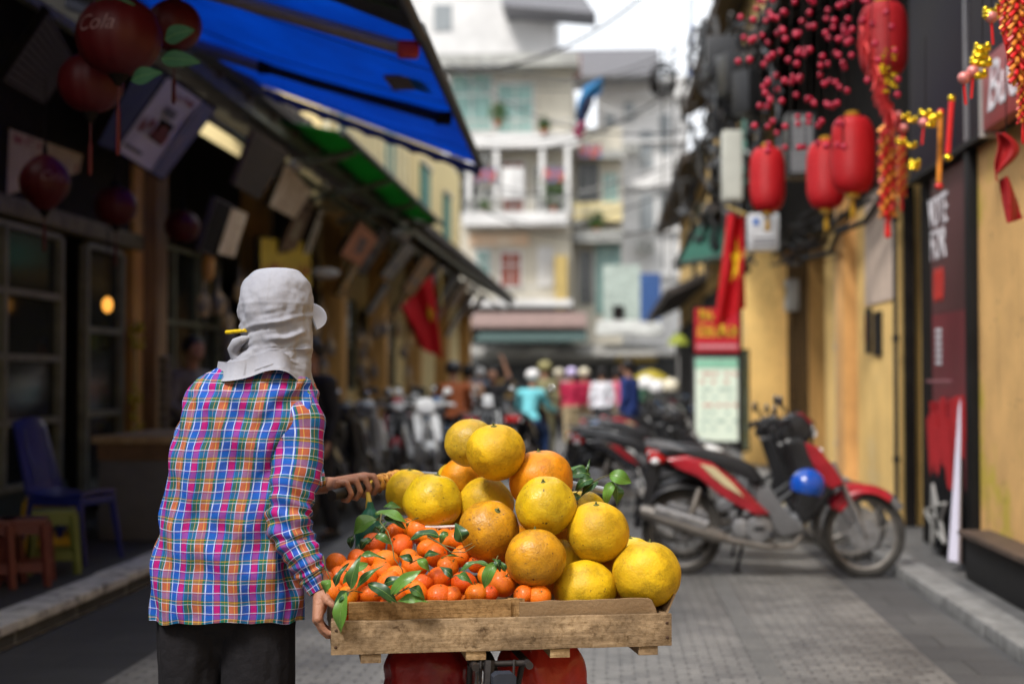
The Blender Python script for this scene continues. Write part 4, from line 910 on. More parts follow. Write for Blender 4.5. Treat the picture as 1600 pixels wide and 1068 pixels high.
# ---- bicycle
hd = (G1-G0); bx = V((-.235, .972, 0)); bl = V((bx.y, -bx.x, 0))   # heading and its right side
RW = T(0.43, .26, 0); RW.z = 0
bike = thing('bicycle', 'small dark vendor bicycle under the fruit tray, yellow-brown tape on its handlebar', 'bicycle', RW, math.atan2(bx.y, bx.x))
M_bk = mat('worn_dark_frame', (.035, .03, .03), .5, metal=.3, var=.4, bump=.2); M_tyre = mat('tyre_rubber', (.025, .024, .023), .85, var=.4, vs=20); M_chr = mat('dull_chrome', (.5, .5, .5), .3, metal=.9, var=.3)
WR = .275; WB = .92
for x in (0, WB):
    b = MB(); b.torus((x, 0, WR), WR-.02, .02, 'Y', 40, 10); wh = b.build('wheel', M_tyre, bike)
    b = MB(); b.torus((x, 0, WR), WR-.042, .010, 'Y', 40, 8); b.build('rim', M_chr, wh)
    b = MB(); b.cyl((x, -.04, WR), (x, .04, WR), .02)
    for k in range(28):
        a = k*2*PI/28; b.cyl((x+.02*math.cos(a), .02*(-1)**k, WR+.02*math.sin(a)), (x+(WR-.045)*math.cos(a), 0, WR+(WR-.045)*math.sin(a)), .0011, n=4)
    b.build('hub_and_spokes', M_chr, wh)
# local frame: handlebar centre
inv = (Matrix.Translation(bike.location) @ bike.rotation_euler.to_matrix().to_4x4()).inverted()
g0, g1 = inv @ G0, inv @ G1
HC = V((WB-.18, 0, (g0.z+g1.z)/2+.0)); 
b = MB(); b.cyl((0, 0, WR), (.36, 0, .27), .014); b.cyl((.36, 0, .27), (.27, 0, .60), .016); b.cyl((.36, 0, .27), (WB-.15, 0, .66), .019); b.cyl((.28, 0, .56), (WB-.16, 0, .74), .015); b.cyl((0, .045, WR), (.27, .02, .58), .009); b.cyl((0, -.045, WR), (.27, -.02, .58), .009); b.cyl((WB-.145, 0, .62), (WB-.17, 0, .82), .02)
b.build('bike_frame', M_bk, bike)
b = MB(); b.cyl((WB, .045, WR), (WB-.13, .045, .60), .011); b.cyl((WB, -.045, WR), (WB-.13, -.045, .60), .011); b.cyl((WB-.13, -.055, .60), (WB-.13, .055, .60), .014); b.build('fork', M_bk, bike)
b = MB(); b.cyl((WB-.17, 0, .80), (HC.x, 0, HC.z), .012); b.tube([g0, g1, g1.lerp(V((HC.x, .05, HC.z)), .5)+V((.01, 0, .01)), (HC.x, 0, HC.z), (HC.x+.0, -.08, HC.z), (g1.x, -g1.y, g1.z), (g0.x, -g0.y, g0.z)], .0115, 10); hb_ = b.build('handlebar', M_chr, bike)
b = MB(); b.tube([g0-(g1-g0)*.05, g0, g0.lerp(g1, .55)], [.017, .0165, .0155], 14); b.build('grip', mat('black_rubber_grip', (.02, .02, .02), .6), bike)
b = MB(); rr = random.Random(2)
for k in range(10):
    c = g0.lerp(g1, .66+.05*k); n_ = (g1-g0).normalized(); x_, y_ = frame(n_); pts = []
    for q in range(13):
        a = 2*PI*q/12; pts.append(c+(x_*math.cos(a)+y_*math.sin(a))*(.017+rr.uniform(0, .005))+n_*(rr.uniform(-.008, .008)))
    b.tube(pts, .0052, 6)
b.build('tape_wrap', mat('yellow_brown_tape', (.62, .34, .06), .6, col2=(.42, .16, .05), vs=60), bike)
b = MB(); b.tube([G1+V((.01, 0, 0)), A_(640, 744, 4.38), A_(662, 750, 4.42), A_(700, 765, 4.5)], [.007, .006, .006, .006], 8); b.build('brake_lever', M_bk, bike, world=True)
zr = tz0-.026
b = MB()
for y in (-.07, .07): b.cyl((-.30, y, zr-.011), (.24, y, zr-.011), .010); b.cyl((0, y*.8, WR), (-.2, y, zr-.02), .008); b.cyl((0, y*.8, WR), (.12, y, zr-.02), .008)
for x in (-.26, -.05, .18): b.cyl((x, -.07, zr-.011), (x, .07, zr-.011), .008)
b.build('rear_rack', M_bk, bike)
b = MB(); b.prism([(-.31, 0.30), (-.335, zr-.02), (-.29, zr-.02), (-.24, .34)], -.03, .03, .1); b.build('mudguard', mat('dark_bluish_mudguard', (.03, .035, .05), .5), bike)
b = MB(); b.ball((.24, 0, .64), .09, 10, (1.3, .75, .35)); b.build('saddle', M_bk, bike)
b = MB(); b.cyl((.31, -.09, .27), (.41, .09, .27), .011); b.box((.30, -.12, .27), (.09, .07, .02)); b.box((.42, .12, .27), (.09, .07, .02)); b.torus((.36, -.05, .27), .07, .008, 'Y', 24, 6); b.build('pedals', M_bk, bike)
for y in (-.035, .03, .052):
    b = MB(); b.tube([(-.27, y, zr), (-.285, y+.006, .5), (-.28, y-.005, .38), (-.2, y, .3)], .0035 if y != .03 else .014, 6); b.build('strap', M_bk, bike)

# ---- hanging bags
def bag(name, label, px, py, Y, w_, h_, d_, m, seed, grp=None):
    c = at(px, py, Y); root = thing(name, label, 'bag', (c.x, c.y, c.z-h_/2), 0, grp); b = MB(); n, nv = 40, 36; vs = []
    for j in range(nv+1):
        t = j/nv; prof = [(0, .55), (.08, .80), (.3, 1.0), (.6, .95), (.82, .62), (.93, .25), (1, .18)]
        for q in range(len(prof)-1):
            if prof[q][0] <= t <= prof[q+1][0]: u = (t-prof[q][0])/(prof[q+1][0]-prof[q][0]); u = u*u*(3-2*u); rr = prof[q][1]*(1-u)+prof[q+1][1]*u; break
        for i in range(n):
            a = 2*PI*i/n; f = 1+.09*noise.noise(V((math.cos(a)*1.6+seed, math.sin(a)*1.6, t*3)))+.07*math.sin(a*9+t*3+seed)*(t**1.2)+.06*math.sin(a*5+t*8+seed*2)+.08*noise.noise(V((math.cos(a)*4, math.sin(a)*4+seed, t*9)))
            vs.append((w_/2*rr*f*math.cos(a), d_/2*rr*f*math.sin(a), h_*(t+.02*math.sin(a*3+seed)*(1-t))))
    b.add(vs, [(j*n+i, j*n+(i+1) % n, (j+1)*n+(i+1) % n, (j+1)*n+i) for j in range(nv) for i in range(n)]+[tuple(range(n))[::-1], tuple(range(nv*n, nv*n+n))])
    b.build('bag_body', m, root, smooth=60); return root
M_redbag = mat('red_plastic_bag', (.46, .022, .022), .28, col2=(.24, .010, .014), vs=9, trans=.15, bump=1.0, bs=13, spec=.6)
rb1 = bag('plastic_bag', 'crumpled dark red plastic bag hanging under the left half of the tray', 672, 1062, 4.0, .27, .42, .22, M_redbag, 1.0)
rb2 = bag('plastic_bag', 'bright red plastic bag bulging out under the right half of the tray', 846, 1060, 4.0, .25, .44, .24, mat('bright_red_plastic_bag', (.70, .06, .03), .28, col2=(.45, .022, .02), vs=9, trans=.22, bump=1.0, bs=13, spec=.6), 2.3)
M_gbag = mat('green_plastic_bag', (.06, .26, .17), .35, col2=(.035, .16, .11), vs=9, trans=.3)
gb = bag('plastic_bag', 'thin green plastic bag hanging from the handlebar beside the hand', 578, 842, 4.16, .085, .22, .08, M_gbag, 3.1)
b = MB(); c0 = at(578, 795, 4.16); g_ = A_(574, 762, 4.2)
b.tube([c0+V((0, 0, -.03)), c0.lerp(g_, .5), g_, g_+V((.01, .02, .02))], [.016, .008, .005, .004], 10); b.build('bag_handle', mat('yellow_bag_handle', (.62, .42, .05), .5), gb, world=True)

# ================================================================ FRUIT
def fruit_mat(name, c1, c2, scar, spots, pore=170, rough=.38, big=2.6, scar_lo=.60, spot=.66, scarw=.06):
    m = bpy.data.materials.new(name); m.use_nodes = True; N, L = nt(m); b = N['Principled BSDF']; b.inputs['Roughness'].default_value = rough; b.inputs['Subsurface Weight'].default_value = .05; b.inputs['Subsurface Scale'].default_value = .01; b.inputs['Specular IOR Level'].default_value = .3
    tc = N.new('ShaderNodeTexCoord'); oi = N.new('ShaderNodeObjectInfo'); ad = N.new('ShaderNodeVectorMath'); ad.operation = 'ADD'; sc = N.new('ShaderNodeVectorMath'); sc.operation = 'SCALE'; sc.inputs[0].default_value = (13, 7, 31); L.new(oi.outputs['Random'], sc.inputs['Scale']); L.new(tc.outputs['Object'], ad.inputs[0]); L.new(sc.outputs[0], ad.inputs[1])
    def nz(s_, det, rgh=.6, dist=0):
        n = N.new('ShaderNodeTexNoise'); n.inputs['Scale'].default_value = s_; n.inputs['Detail'].default_value = det; n.inputs['Roughness'].default_value = rgh; n.inputs['Distortion'].default_value = dist; L.new(ad.outputs[0], n.inputs['Vector']); return n.outputs['Fac']
    def rmp(f, a, c): r = N.new('ShaderNodeMapRange'); r.inputs[1].default_value = a; r.inputs[2].default_value = c; L.new(f, r.inputs[0]); return r.outputs[0]
    def mix(f, a, c):
        x = N.new('ShaderNodeMix'); x.data_type = 'RGBA'; L.new(f, x.inputs[0])
        for i, q in ((6, a), (7, c)):
            if isinstance(q, tuple): x.inputs[i].default_value = (*q, 1)
            else: L.new(q, x.inputs[i])
        return x.outputs[2]
    c = mix(rmp(nz(big*4, 5), .38, .64), c1, c2)
    hv = N.new('ShaderNodeMapRange'); hv.inputs[3].default_value = .492; hv.inputs[4].default_value = .506; L.new(oi.outputs['Random'], hv.inputs[0])
    # scratches / rind scars only inside patches
    n1 = nz(34, 6, .7, 1.2); dd = N.new('ShaderNodeMath'); dd.operation = 'SUBTRACT'; dd.inputs[1].default_value = .5; L.new(n1, dd.inputs[0]); ab = N.new('ShaderNodeMath'); ab.operation = 'ABSOLUTE'; L.new(dd.outputs[0], ab.inputs[0]); ln = N.new('ShaderNodeMapRange'); ln.inputs[1].default_value = scarw*.6; ln.inputs[2].default_value = .0; L.new(ab.outputs[0], ln.inputs[0])
    pm = rmp(nz(big*5.5, 3), scar_lo-.06, scar_lo+.08); k = N.new('ShaderNodeMath'); k.operation = 'MULTIPLY'; L.new(ln.outputs[0], k.inputs[0]); L.new(pm, k.inputs[1])
    c = mix(k.outputs[0], c, scar)
    k2 = N.new('ShaderNodeMath'); k2.operation = 'MULTIPLY'; k2.inputs[1].default_value = .75; L.new(pm, k2.inputs[0]); c = mix(k2.outputs[0], c, tuple(q*.62+p_*.2 for q, p_ in zip(c1, scar)))
    c = mix(rmp(nz(85, 3), spot, spot+.05), c, spots)
    h = N.new('ShaderNodeHueSaturation'); L.new(c, h.inputs['Color']); L.new(hv.outputs[0], h.inputs['Hue']); v_ = N.new('ShaderNodeMapRange'); v_.inputs[3].default_value = .86; v_.inputs[4].default_value = 1.1; L.new(oi.outputs['Random'], v_.inputs[0]); L.new(v_.outputs[0], h.inputs['Value']); L.new(h.outputs[0], b.inputs['Base Color'])
    vo = N.new('ShaderNodeTexVoronoi'); vo.inputs['Scale'].default_value = pore; L.new(ad.outputs[0], vo.inputs['Vector']); bp = N.new('ShaderNodeBump'); bp.inputs['Strength'].default_value = .22; bp.inputs['Distance'].default_value = .0025; L.new(vo.outputs['Distance'], bp.inputs['Height'])
    b2 = N.new('ShaderNodeBump'); b2.inputs['Strength'].default_value = .35; b2.inputs['Distance'].default_value = .008; L.new(nz(24, 3), b2.inputs['Height']); L.new(bp.outputs['Normal'], b2.inputs['Normal']); L.new(b2.outputs['Normal'], b.inputs['Normal'])
    MATS[name] = m; return m
PM = {'y': fruit_mat('pomelo_yellow', (.70, .44, .007), (.52, .31, .010), (.09, .05, .01), (.14, .08, .015), rough=.54, scar_lo=.54, spot=.68),
      'o': fruit_mat('pomelo_orange', (.70, .28, .004), (.62, .21, .003), (.12, .05, .012), (.18, .08, .02), rough=.46, scar_lo=.56, spot=.69),
      'g': fruit_mat('pomelo_olive', (.50, .32, .022), (.46, .24, .02), (.14, .08, .02), (.12, .08, .02), scar_lo=.5),
      'b': fruit_mat('pomelo_russet', (.64, .30, .008), (.46, .22, .014), (.12, .055, .02), (.15, .07, .02), scar_lo=.46, spot=.64, scarw=.09),
      'l': fruit_mat('pomelo_lemon', (.74, .50, .008), (.48, .34, .014), (.11, .07, .02), (.10, .07, .02), scar_lo=.58)}
M_stem = mat('dry_stem', (.10, .11, .03), .7, var=.4, vs=40)
def pomelo(px, py, r, Y, key, label, tip=(0, 0), squash=.97, group='pomelos piled on the tray'):
    c = at(px, py, Y); rad = r*1.02*Y/F; squash = .92+.07*((px*13) % 7)/7; root = thing('pomelo', label, 'pomelo', c, 0, group)
    b = MB(); n, w_ = 40, 64; vs = []; rr = random.Random(int(px*7+py)); s1 = rr.uniform(0, 50)
    for i in range(n+1):
        th = PI*i/n
        for k in range(w_):
            a = 2*PI*k/w_; d = V((math.sin(th)*math.cos(a), math.sin(th)*math.sin(a), math.cos(th)))
            q = 1+.050*noise.noise(d*1.3+V((s1, 0, 0)))+.018*noise.noise(d*2.9+V((0, s1, 0)))+.004*math.cos(a*5+s1)*math.sin(th)
            q *= 1-.055*math.exp(-(th/.16)**2)-.03*math.exp(-((PI-th)/.2)**2)+.018*math.exp(-((th-.5)/.3)**2)
            vs.append(V((d.x*q, d.y*q, d.z*q*squash))*rad)
    b.add(vs, [(i*w_+k, (i+1)*w_+k, (i+1)*w_+(k+1) % w_, i*w_+(k+1) % w_) for i in range(n) for k in range(w_)])
    rind = b.build('rind', PM[key], root, smooth=80)
    b = MB(); b.lathe([(.0075, .0), (.0065, .003), (.003, .0045), (.0028, .010), (.0005, .011)], (0, 0, rad*squash*.94), 10); b.lathe([(.0005, -.0), (.009, .0005), (.0075, .0025), (.0005, .003)], (0, 0, rad*squash*.937), 9, sq=(1.2, .9)); b.build('stem_scar', M_stem, root)
    root.rotation_euler = (R(tip[0]), R(tip[1]), rr.uniform(-.4, .4))
    return root
PO = [
 (735, 692, 40, 4.17, 'g', 'olive brown pomelo at the very top back of the pile', (-14, 4)),
 (774, 706, 45, 4.02, 'y', 'bright yellow pomelo on top of the pile, stem scar at its crown', (12, -4)),
 (640, 769, 37, 4.27, 'y', 'leftmost yellow pomelo of the pile, partly behind its neighbour', (5, 0)),
 (676, 784, 46, 4.10, 'l', 'yellow pomelo on the left of the pile just above the tangerines', (0, 10)),
 (722, 748, 34, 4.34, 'o', 'orange-yellow pomelo peeping out beneath the two topmost ones', (-20, 0)),
 (706, 744, 22, 4.50, 'y', 'small sliver of yellow pomelo at the back left of the pile', (0, 0)),
 (759, 788, 44, 4.14, 'y', 'smooth yellow pomelo beneath the top yellow one, in the middle', (0, 0)),
 (764, 829, 47, 3.93, 'b', 'russet blotched pomelo behind the right edge of the tangerines', (24, 34)),
 (846, 750, 49, 4.07, 'o', 'orange pomelo, the deepest coloured of the upper row', (0, -6)),
 (853, 790, 47, 3.90, 'l', 'lemon yellow pomelo with scarred rind resting in front of the orange one', (26, -6)),
 (836, 872, 47, 3.80, 'b', 'brown shouldered orange pomelo standing low beside the tangerines', (-10, 0)),
 (934, 831, 48, 3.90, 'y', 'smooth yellow pomelo with a dark scratch mark near its bottom', (14, -8)),
 (914, 921, 48, 3.865, 'y', 'creased yellow pomelo low behind the cardboard at the front', (-16, 0)),
 (1010, 897, 52, 3.87, 'y', 'largest yellow pomelo at the right end of the tray', (-6, 6)),
 (984, 880, 42, 4.08, 'l', 'pale yellow pomelo peeping above the largest one at the right', (0, 0)),
 (884, 838, 44, 4.06, 'o', 'orange pomelo hidden behind the lemon yellow one', (0, 0)),
 (908, 806, 42, 4.22, 'l', 'pale yellow pomelo at the back between two front ones', (0, 0)),
 (955, 893, 45, 4.02, 'o', 'orange pomelo wedged in the gap left of the largest one', (0, 0)),
 (876, 884, 44, 4.00, 'y', 'yellow pomelo in the gap behind the creased one', (0, 0)),
 (800, 855, 44, 4.12, 'o', 'shaded pomelo wedged behind the russet one', (0, 0)),
 (716, 838, 44, 4.20, 'y', 'shaded pomelo buried behind the tangerines', (0, 0)),
]
for p in PO: pomelo(*p[:6], tip=p[6])
# dark scratch writing-like scar on one fruit
# ---- tangerines
TM = [fruit_mat('tangerine_orange', (.84, .19, .008), (.76, .13, .005), (.30, .07, .01), (.45, .12, .02), pore=420, rough=.26, scar_lo=.72, spot=.75),
      fruit_mat('tangerine_red', (.76, .125, .006), (.70, .095, .005), (.28, .05, .01), (.45, .10, .02), pore=420, rough=.26, scar_lo=.72, spot=.75),
      fruit_mat('tangerine_gold', (.78, .22, .006), (.72, .17, .006), (.28, .08, .01), (.30, .08, .02), pore=420, rough=.32, scar_lo=.66, spot=.70)]
TG = []
for q in range(3):
    root = thing('tangerine', 'x', 'tangerine', (0, 0, -50)); b = MB(); n, w_ = 20, 32; vs = []
    for i in range(n+1):
        th = PI*i/n
        for k in range(w_):
            a = 2*PI*k/w_; d = V((math.sin(th)*math.cos(a), math.sin(th)*math.sin(a), math.cos(th)))
            f = 1+.03*noise.noise(d*1.4+V((q*9, 0, 0))); f *= 1-.10*math.exp(-(th/.22)**2)*(1-.3*math.cos(a*6))-.05*math.exp(-((PI-th)/.3)**2)+.01*math.cos(a*9)*math.exp(-((th-.3)/.3)**2)
            vs.append(V((d.x*f, d.y*f, d.z*f*.86)))
    b.add(vs, [(i*w_+k, (i+1)*w_+k, (i+1)*w_+(k+1) % w_, i*w_+(k+1) % w_) for i in range(n) for k in range(w_)])
    b.build('peel', TM[q], root, smooth=80)
    b = MB(); b.lathe([(.12, .765), (.10, .80), (.04, .80), (.035, .86+.1*q), (.005, .87+.1*q)], n=6); b.build('stalk', M_stem, root)
    TG.append(root)
tang = [(583, 851, 20), (603, 877, 21), (571, 902, 22), (607, 910, 21), (526, 880, 18), (519, 925, 20), (545, 892, 20), (687, 930, 21), (745, 927, 19), (650, 926, 21), (785, 910, 23), (818, 929, 17), (843, 931, 19), (620, 900, 19), (686, 903, 21), (725, 910, 21), (648, 884, 21), (682, 867, 20), (625, 853, 21), (655, 830, 20), (692, 821, 19), (642, 824, 19), (714, 843, 20), (697, 842, 18), (722, 868, 19), (668, 857, 17), (660, 912, 18), (597, 892, 19), (560, 875, 19), (553, 915, 21), (533, 902, 20), (640, 872, 17), (700, 885, 18), (745, 880, 15), (762, 900, 17), (705, 930, 16), (620, 932, 17), (578, 930, 18), (765, 926, 14), (740, 860, 17), (672, 838, 17), (616, 832, 16), (586, 872, 17), (510, 905, 16), (543, 932, 19)]
rt = random.Random(12); first = [True]*3
def put_tang(c, rad, label, grp, q, tilt=None):
    src = TG[q]
    if first[q]: o = src; first[q] = False
    else: o = dup(src)
    o.location = c; o.scale = (rad,)*3; o['label'] = label; o['group'] = grp
    o.rotation_euler = tilt if tilt else (R(rt.uniform(-55, 70)), R(rt.uniform(-50, 50)), rt.uniform(0, 6))
    return o
TLAB = 'small glossy orange tangerine in the leafy heap at the left of the tray'
for i, (px, py, r) in enumerate(tang):
    d = (930-py)*.0036; Y = 3.655+(px-517)*.00033+d+rt.uniform(0, .012)
    put_tang(at(px, py, Y), r*1.0*Y/F, TLAB, 'tangerines heaped on the tray', rt.choice((0, 0, 1, 2)))
# buried layers that carry the heap
for a in [x*.062+.05 for x in range(8)]:
    for d in [x*.062+.05 for x in range(6)]:
        for l in range(2):
            if l == 1 and (d < .12 or a > .42): continue
            c = T(a+rt.uniform(-.008, .008)+.02*l, d+rt.uniform(-.008, .008), tz0+.043+l*.044)
            put_tang(c, .029, TLAB, 'tangerines heaped on the tray', rt.choice((0, 1, 2)))

# ---- leaves and sprigs
def leaf_mat(name, c1, c2):
    m = mat(name, c1, .32, col2=c2, vs=14, trans=.18, spec=.5); return m
for _m in TM: _m.node_tree.nodes['Principled BSDF'].inputs['Coat Weight'].default_value = .2; _m.node_tree.nodes['Principled BSDF'].inputs['Coat Roughness'].default_value = .18
M_lf = leaf_mat('leaf_bright', (.13, .28, .045), (.09, .20, .03)); M_ld = leaf_mat('leaf_dark', (.035, .10, .03), (.02, .065, .02)); M_lm = leaf_mat('leaf_mid', (.075, .18, .04), (.05, .12, .03))
M_twig = mat('twig', (.12, .11, .035), .7, var=.4, vs=40); M_vein = leaf_mat('leaf_vein', (.22, .36, .10), (.16, .28, .07))
def leaf(base, tip, wd, m, par, nrm=None, bend=.012, fold=.25, waver=.004):
    base, tip = V(base), V(tip); ax = tip-base; L_ = ax.length; ax.normalize(); nrm = V(nrm) if nrm is not None else V((0, -.8, .6)); sd__ = ax.cross(nrm).normalized(); n_ = sd__.cross(ax); b = MB()
    s0 = random.uniform(0, 9)
    def f(u, v):
        w_ = wd*(math.sin(PI*min(1, v**.82)))**.85*(1-.15*v); x = (u-.5)*2
        return base+ax*L_*v+sd__*(x*w_/2)+n_*(bend*math.sin(PI*v)+fold*abs(x)*w_/2-bend*2.2*v*v*.6+waver*math.sin(v*9+s0)*x)
    b.grid(f, 8, 16, th=.0007); o = b.build('leaf', m, par, world=True, smooth=60)
    b = MB(); b.tube([f(.5, v/8)+n_*.0006 for v in range(9)], [.0012*(1-v/10) for v in range(9)], 5); b.build('midrib', M_vein, o)
    o2 = kids(o)[0] if kids(o) else None
    if o2: o2.data.transform(Matrix.Translation(-par.location))
    return o
def sprig(label, twig, leaves, Y, grp=None, name='leaf_sprig', tr=.0018):
    """twig: [(px,py,dY)], leaves: [(bx,by,tx,ty,w_px,mat,dY, nrm)]"""
    p0 = at(twig[0][0], twig[0][1], Y+twig[0][2]); root = thing(name, label, 'leaves', p0, 0, grp)
    b = MB(); b.tube([at(x, y, Y+d) for x, y, d in twig], [tr*(1-.4*i/len(twig)) for i in range(len(twig))], 6); b.build('twig', M_twig, root, world=True)
    for l in leaves:
        bx_, by_, tx, ty, w_, m, d = l[:7]; nn = l[7] if len(l) > 7 else None
        leaf(at(bx_, by_, Y+d), at(tx, ty, Y+d+(l[8] if len(l) > 8 else -.01)), w_*Y/F, m, root, nn)
    return root
sprig('long bright green leaf drooping over the left corner of the tray', [(566, 925, .02), (552, 922, .0), (542, 925, 0)], [(541, 925, 528, 990, 26, M_lf, 0, (-.3, -.9, .2)), (548, 920, 560, 868, 20, M_lm, .0), (546, 924, 520, 945, 16, M_ld, .01), (556, 920, 596, 880, 12, M_lm, .03)], 3.575)
sprig('dark leaves lying along the front edge left of centre', [(640, 918, .02), (610, 930, 0), (585, 930, 0)], [(575, 912, 622, 938, 22, M_ld, .0), (600, 912, 640, 905, 18, M_ld, .03), (640, 918, 664, 932, 18, M_lm, 0)], 3.60)
sprig('broad bright leaf pointing up right behind the front board', [(610, 936, .0), (625, 925, 0), (640, 915, 0)], [(612, 928, 655, 888, 23, M_lf, -.01), (622, 938, 668, 936, 16, M_lf, .0), (590, 925, 612, 938, 12, M_lf, 0)], 3.60)
sprig('three dark leaves among the top tangerines left of the pomelos', [(668, 836, 0), (690, 850, -.02), (718, 858, -.03), (738, 848, -.03)], [(686, 838, 640, 836, 22, M_ld, .0, (0, -.5, .9)), (700, 832, 686, 846, 14, M_lm, 0), (722, 846, 714, 818, 26, M_ld, -.03, (.3, -.9, .2))], 3.86)
sprig('pointed light green leaf hanging over the tangerines beside the russet pomelo', [(778, 868, .05), (772, 880, .02), (760, 885, 0)], [(774, 878, 754, 918, 22, M_lf, 0, (-.2, -.9, .2)), (762, 882, 716, 886, 16, M_lm, .03, (0, -.4, .9)), (774, 874, 782, 890, 12, M_ld, 0), (790, 892, 774, 872, 10, M_lm, .01)], 3.70)
sprig('crooked bare twig rising between the tangerines', [(596, 802, .10), (594, 815, .08), (606, 830, .05), (613, 852, .02), (616, 872, 0), (628, 888, -.01), (630, 896, 0)], [(636, 824, 648, 808, 2, M_ld, .1)], 3.70)
sprig('thin branching twig across the tangerines at the right', [(668, 838, .08), (690, 850, .04), (704, 862, .02), (726, 862, .0), (742, 852, 0)], [(690, 872, 720, 866, 3, M_lm, 0)], 3.74)
sprig('small stalks and leaf at the left end of the heap', [(505, 868, .02), (508, 885, 0), (516, 902, 0), (512, 925, -.01)], [(516, 905, 506, 925, 18, M_lf, .0), (524, 915, 540, 880, 12, M_ld, .0), (575, 880, 532, 908, 18, M_lf, .03), (562, 868, 600, 868, 10, M_lm, .05)], 3.62)
sprig('fat pale green folded leaf beside the green bag', [(600, 812, .0), (588, 812, 0)], [(588, 811, 548, 832, 34, M_lf, 0, (-.1, -.7, .7)), (552, 838, 546, 855, 14, M_ld, .02), (588, 822, 600, 850, 26, M_ld, .03), (560, 850, 570, 880, 26, M_ld, .05), (585, 830, 580, 870, 24, M_lm, .06), (606, 820, 612, 842, 22, M_ld, .05)], 4.02)
sprig('two glossy green leaves in front of the leftmost pomelo', [(588, 812, .0), (600, 800, 0), (640, 812, 0)], [(586, 802, 638, 812, 22, M_lf, 0, (0, -.5, .9)), (600, 792, 626, 790, 12, M_lm, .05), (600, 808, 634, 822, 14, M_ld, 0)], 3.98)
sprig('sprig of round glossy leaves sticking out behind the pomelos on the right', [(888, 782, .05), (905, 765, .02), (935, 748, 0), (950, 742, 0), (965, 752, 0)], [(952, 742, 987, 752, 26, M_lf, 0, (0, -.9, .35)), (958, 752, 944, 788, 19, M_lf, 0, (-.3, -.9, .1)), (962, 756, 966, 788, 19, M_lm, .02, (.3, -.9, .1)), (922, 742, 888, 740, 22, M_ld, .02), (926, 748, 898, 762, 20, M_ld, 0), (935, 752, 906, 772, 18, M_ld, .01), (918, 738, 920, 720, 6, M_ld, 0), (908, 775, 884, 785, 14, M_ld, 0), (920, 742, 888, 728, 16, M_lm, .05)], 4.12)
sprig('small dark leaf pair tucked between front tangerines in the middle', [(700, 905, 0), (712, 898, 0), (722, 896, 0)], [(706, 902, 690, 884, 14, M_ld, 0), (714, 898, 738, 908, 14, M_lm, -.01)], 3.69)
sprig('short leafy twig on the tangerines above the front board, left of the middle', [(640, 880, .02), (655, 872, 0), (668, 870, 0)], [(652, 874, 672, 890, 15, M_lf, 0), (644, 878, 626, 866, 14, M_ld, .01), (664, 870, 684, 862, 12, M_ld, 0)], 3.76)
sprig('two mid green leaves near the left top of the tangerine heap', [(574, 850, .02), (585, 838, 0), (596, 832, 0)], [(586, 838, 612, 846, 16, M_lm, -.01), (580, 842, 560, 856, 15, M_ld, 0), (594, 832, 600, 816, 12, M_ld, .01)], 3.92)
# white plastic basket rim between the pomelos and tangerines
root = thing('plastic_basket', 'white ribbed plastic basket edge between tangerines and the left pomelos', 'basket', at(680, 870, 4.16))
b = MB(); c = at(685, 816, 4.16)
b.torus((c.x, c.y, c.z), .118, .004, 'Z', 48, 8); b.build('rim', mat('white_plastic', (.75, .75, .76), .35, var=.1), root, world=True)
b = MB()
for k in range(60):
    a = 2*PI*k/60; b.cyl((c.x+.117*math.cos(a), c.y+.117*math.sin(a), c.z-.002), (c.x+.095*math.cos(a), c.y+.095*math.sin(a), c.z-.10), .0022, n=5)
b.torus((c.x, c.y, c.z-.10), .095, .003, 'Z', 40, 6); b.build('basket_ribs', MATS['white_plastic'], root, world=True)
# ================================================================ MOTORBIKES
M_red = mat('red_bike_paint', (.34, .012, .022), .3, var=.35, vs=9, coat=.4); M_blkp = mat('black_bike_plastic', (.018, .018, .02), .35, var=.3); M_sil = mat('engine_aluminium', (.30, .30, .31), .45, metal=.8, var=.35, vs=14, bump=.3)
M_seat = mat('seat_vinyl', (.014, .014, .016), .45); M_dust = mat('dusty_tyre', (.06, .055, .05), .9, col2=(.03, .028, .026), vs=12); M_rimc = mat('dull_rim', (.24, .22, .20), .5, metal=.7, var=.3)
M_wpaint = mat('white_bike_paint', (.75, .76, .76), .25, coat=.5, var=.08); M_gpaint = mat('grey_bike_paint', (.22, .23, .25), .3, coat=.5, var=.1); M_bpaint = mat('blue_bike_paint', (.06, .22, .50), .3, coat=.5, var=.1); M_kpaint = mat('black_bike_paint', (.02, .02, .025), .2, coat=.8)
M_lens = mat('red_lens', (.45, .01, .01), .15); M_clear = mat('clear_lens', (.70, .71, .73), .08, spec=.8); M_amb = mat('amber_lens', (.6, .2, .02), .2); M_crs = mat('cream_stripe', (.55, .47, .28), .3); M_grp = mat('grey_plastic', (.12, .12, .125), .5, var=.2); M_mir = mat('mirror_glass', (.7, .72, .75), .05, metal=1.0, var=.02)
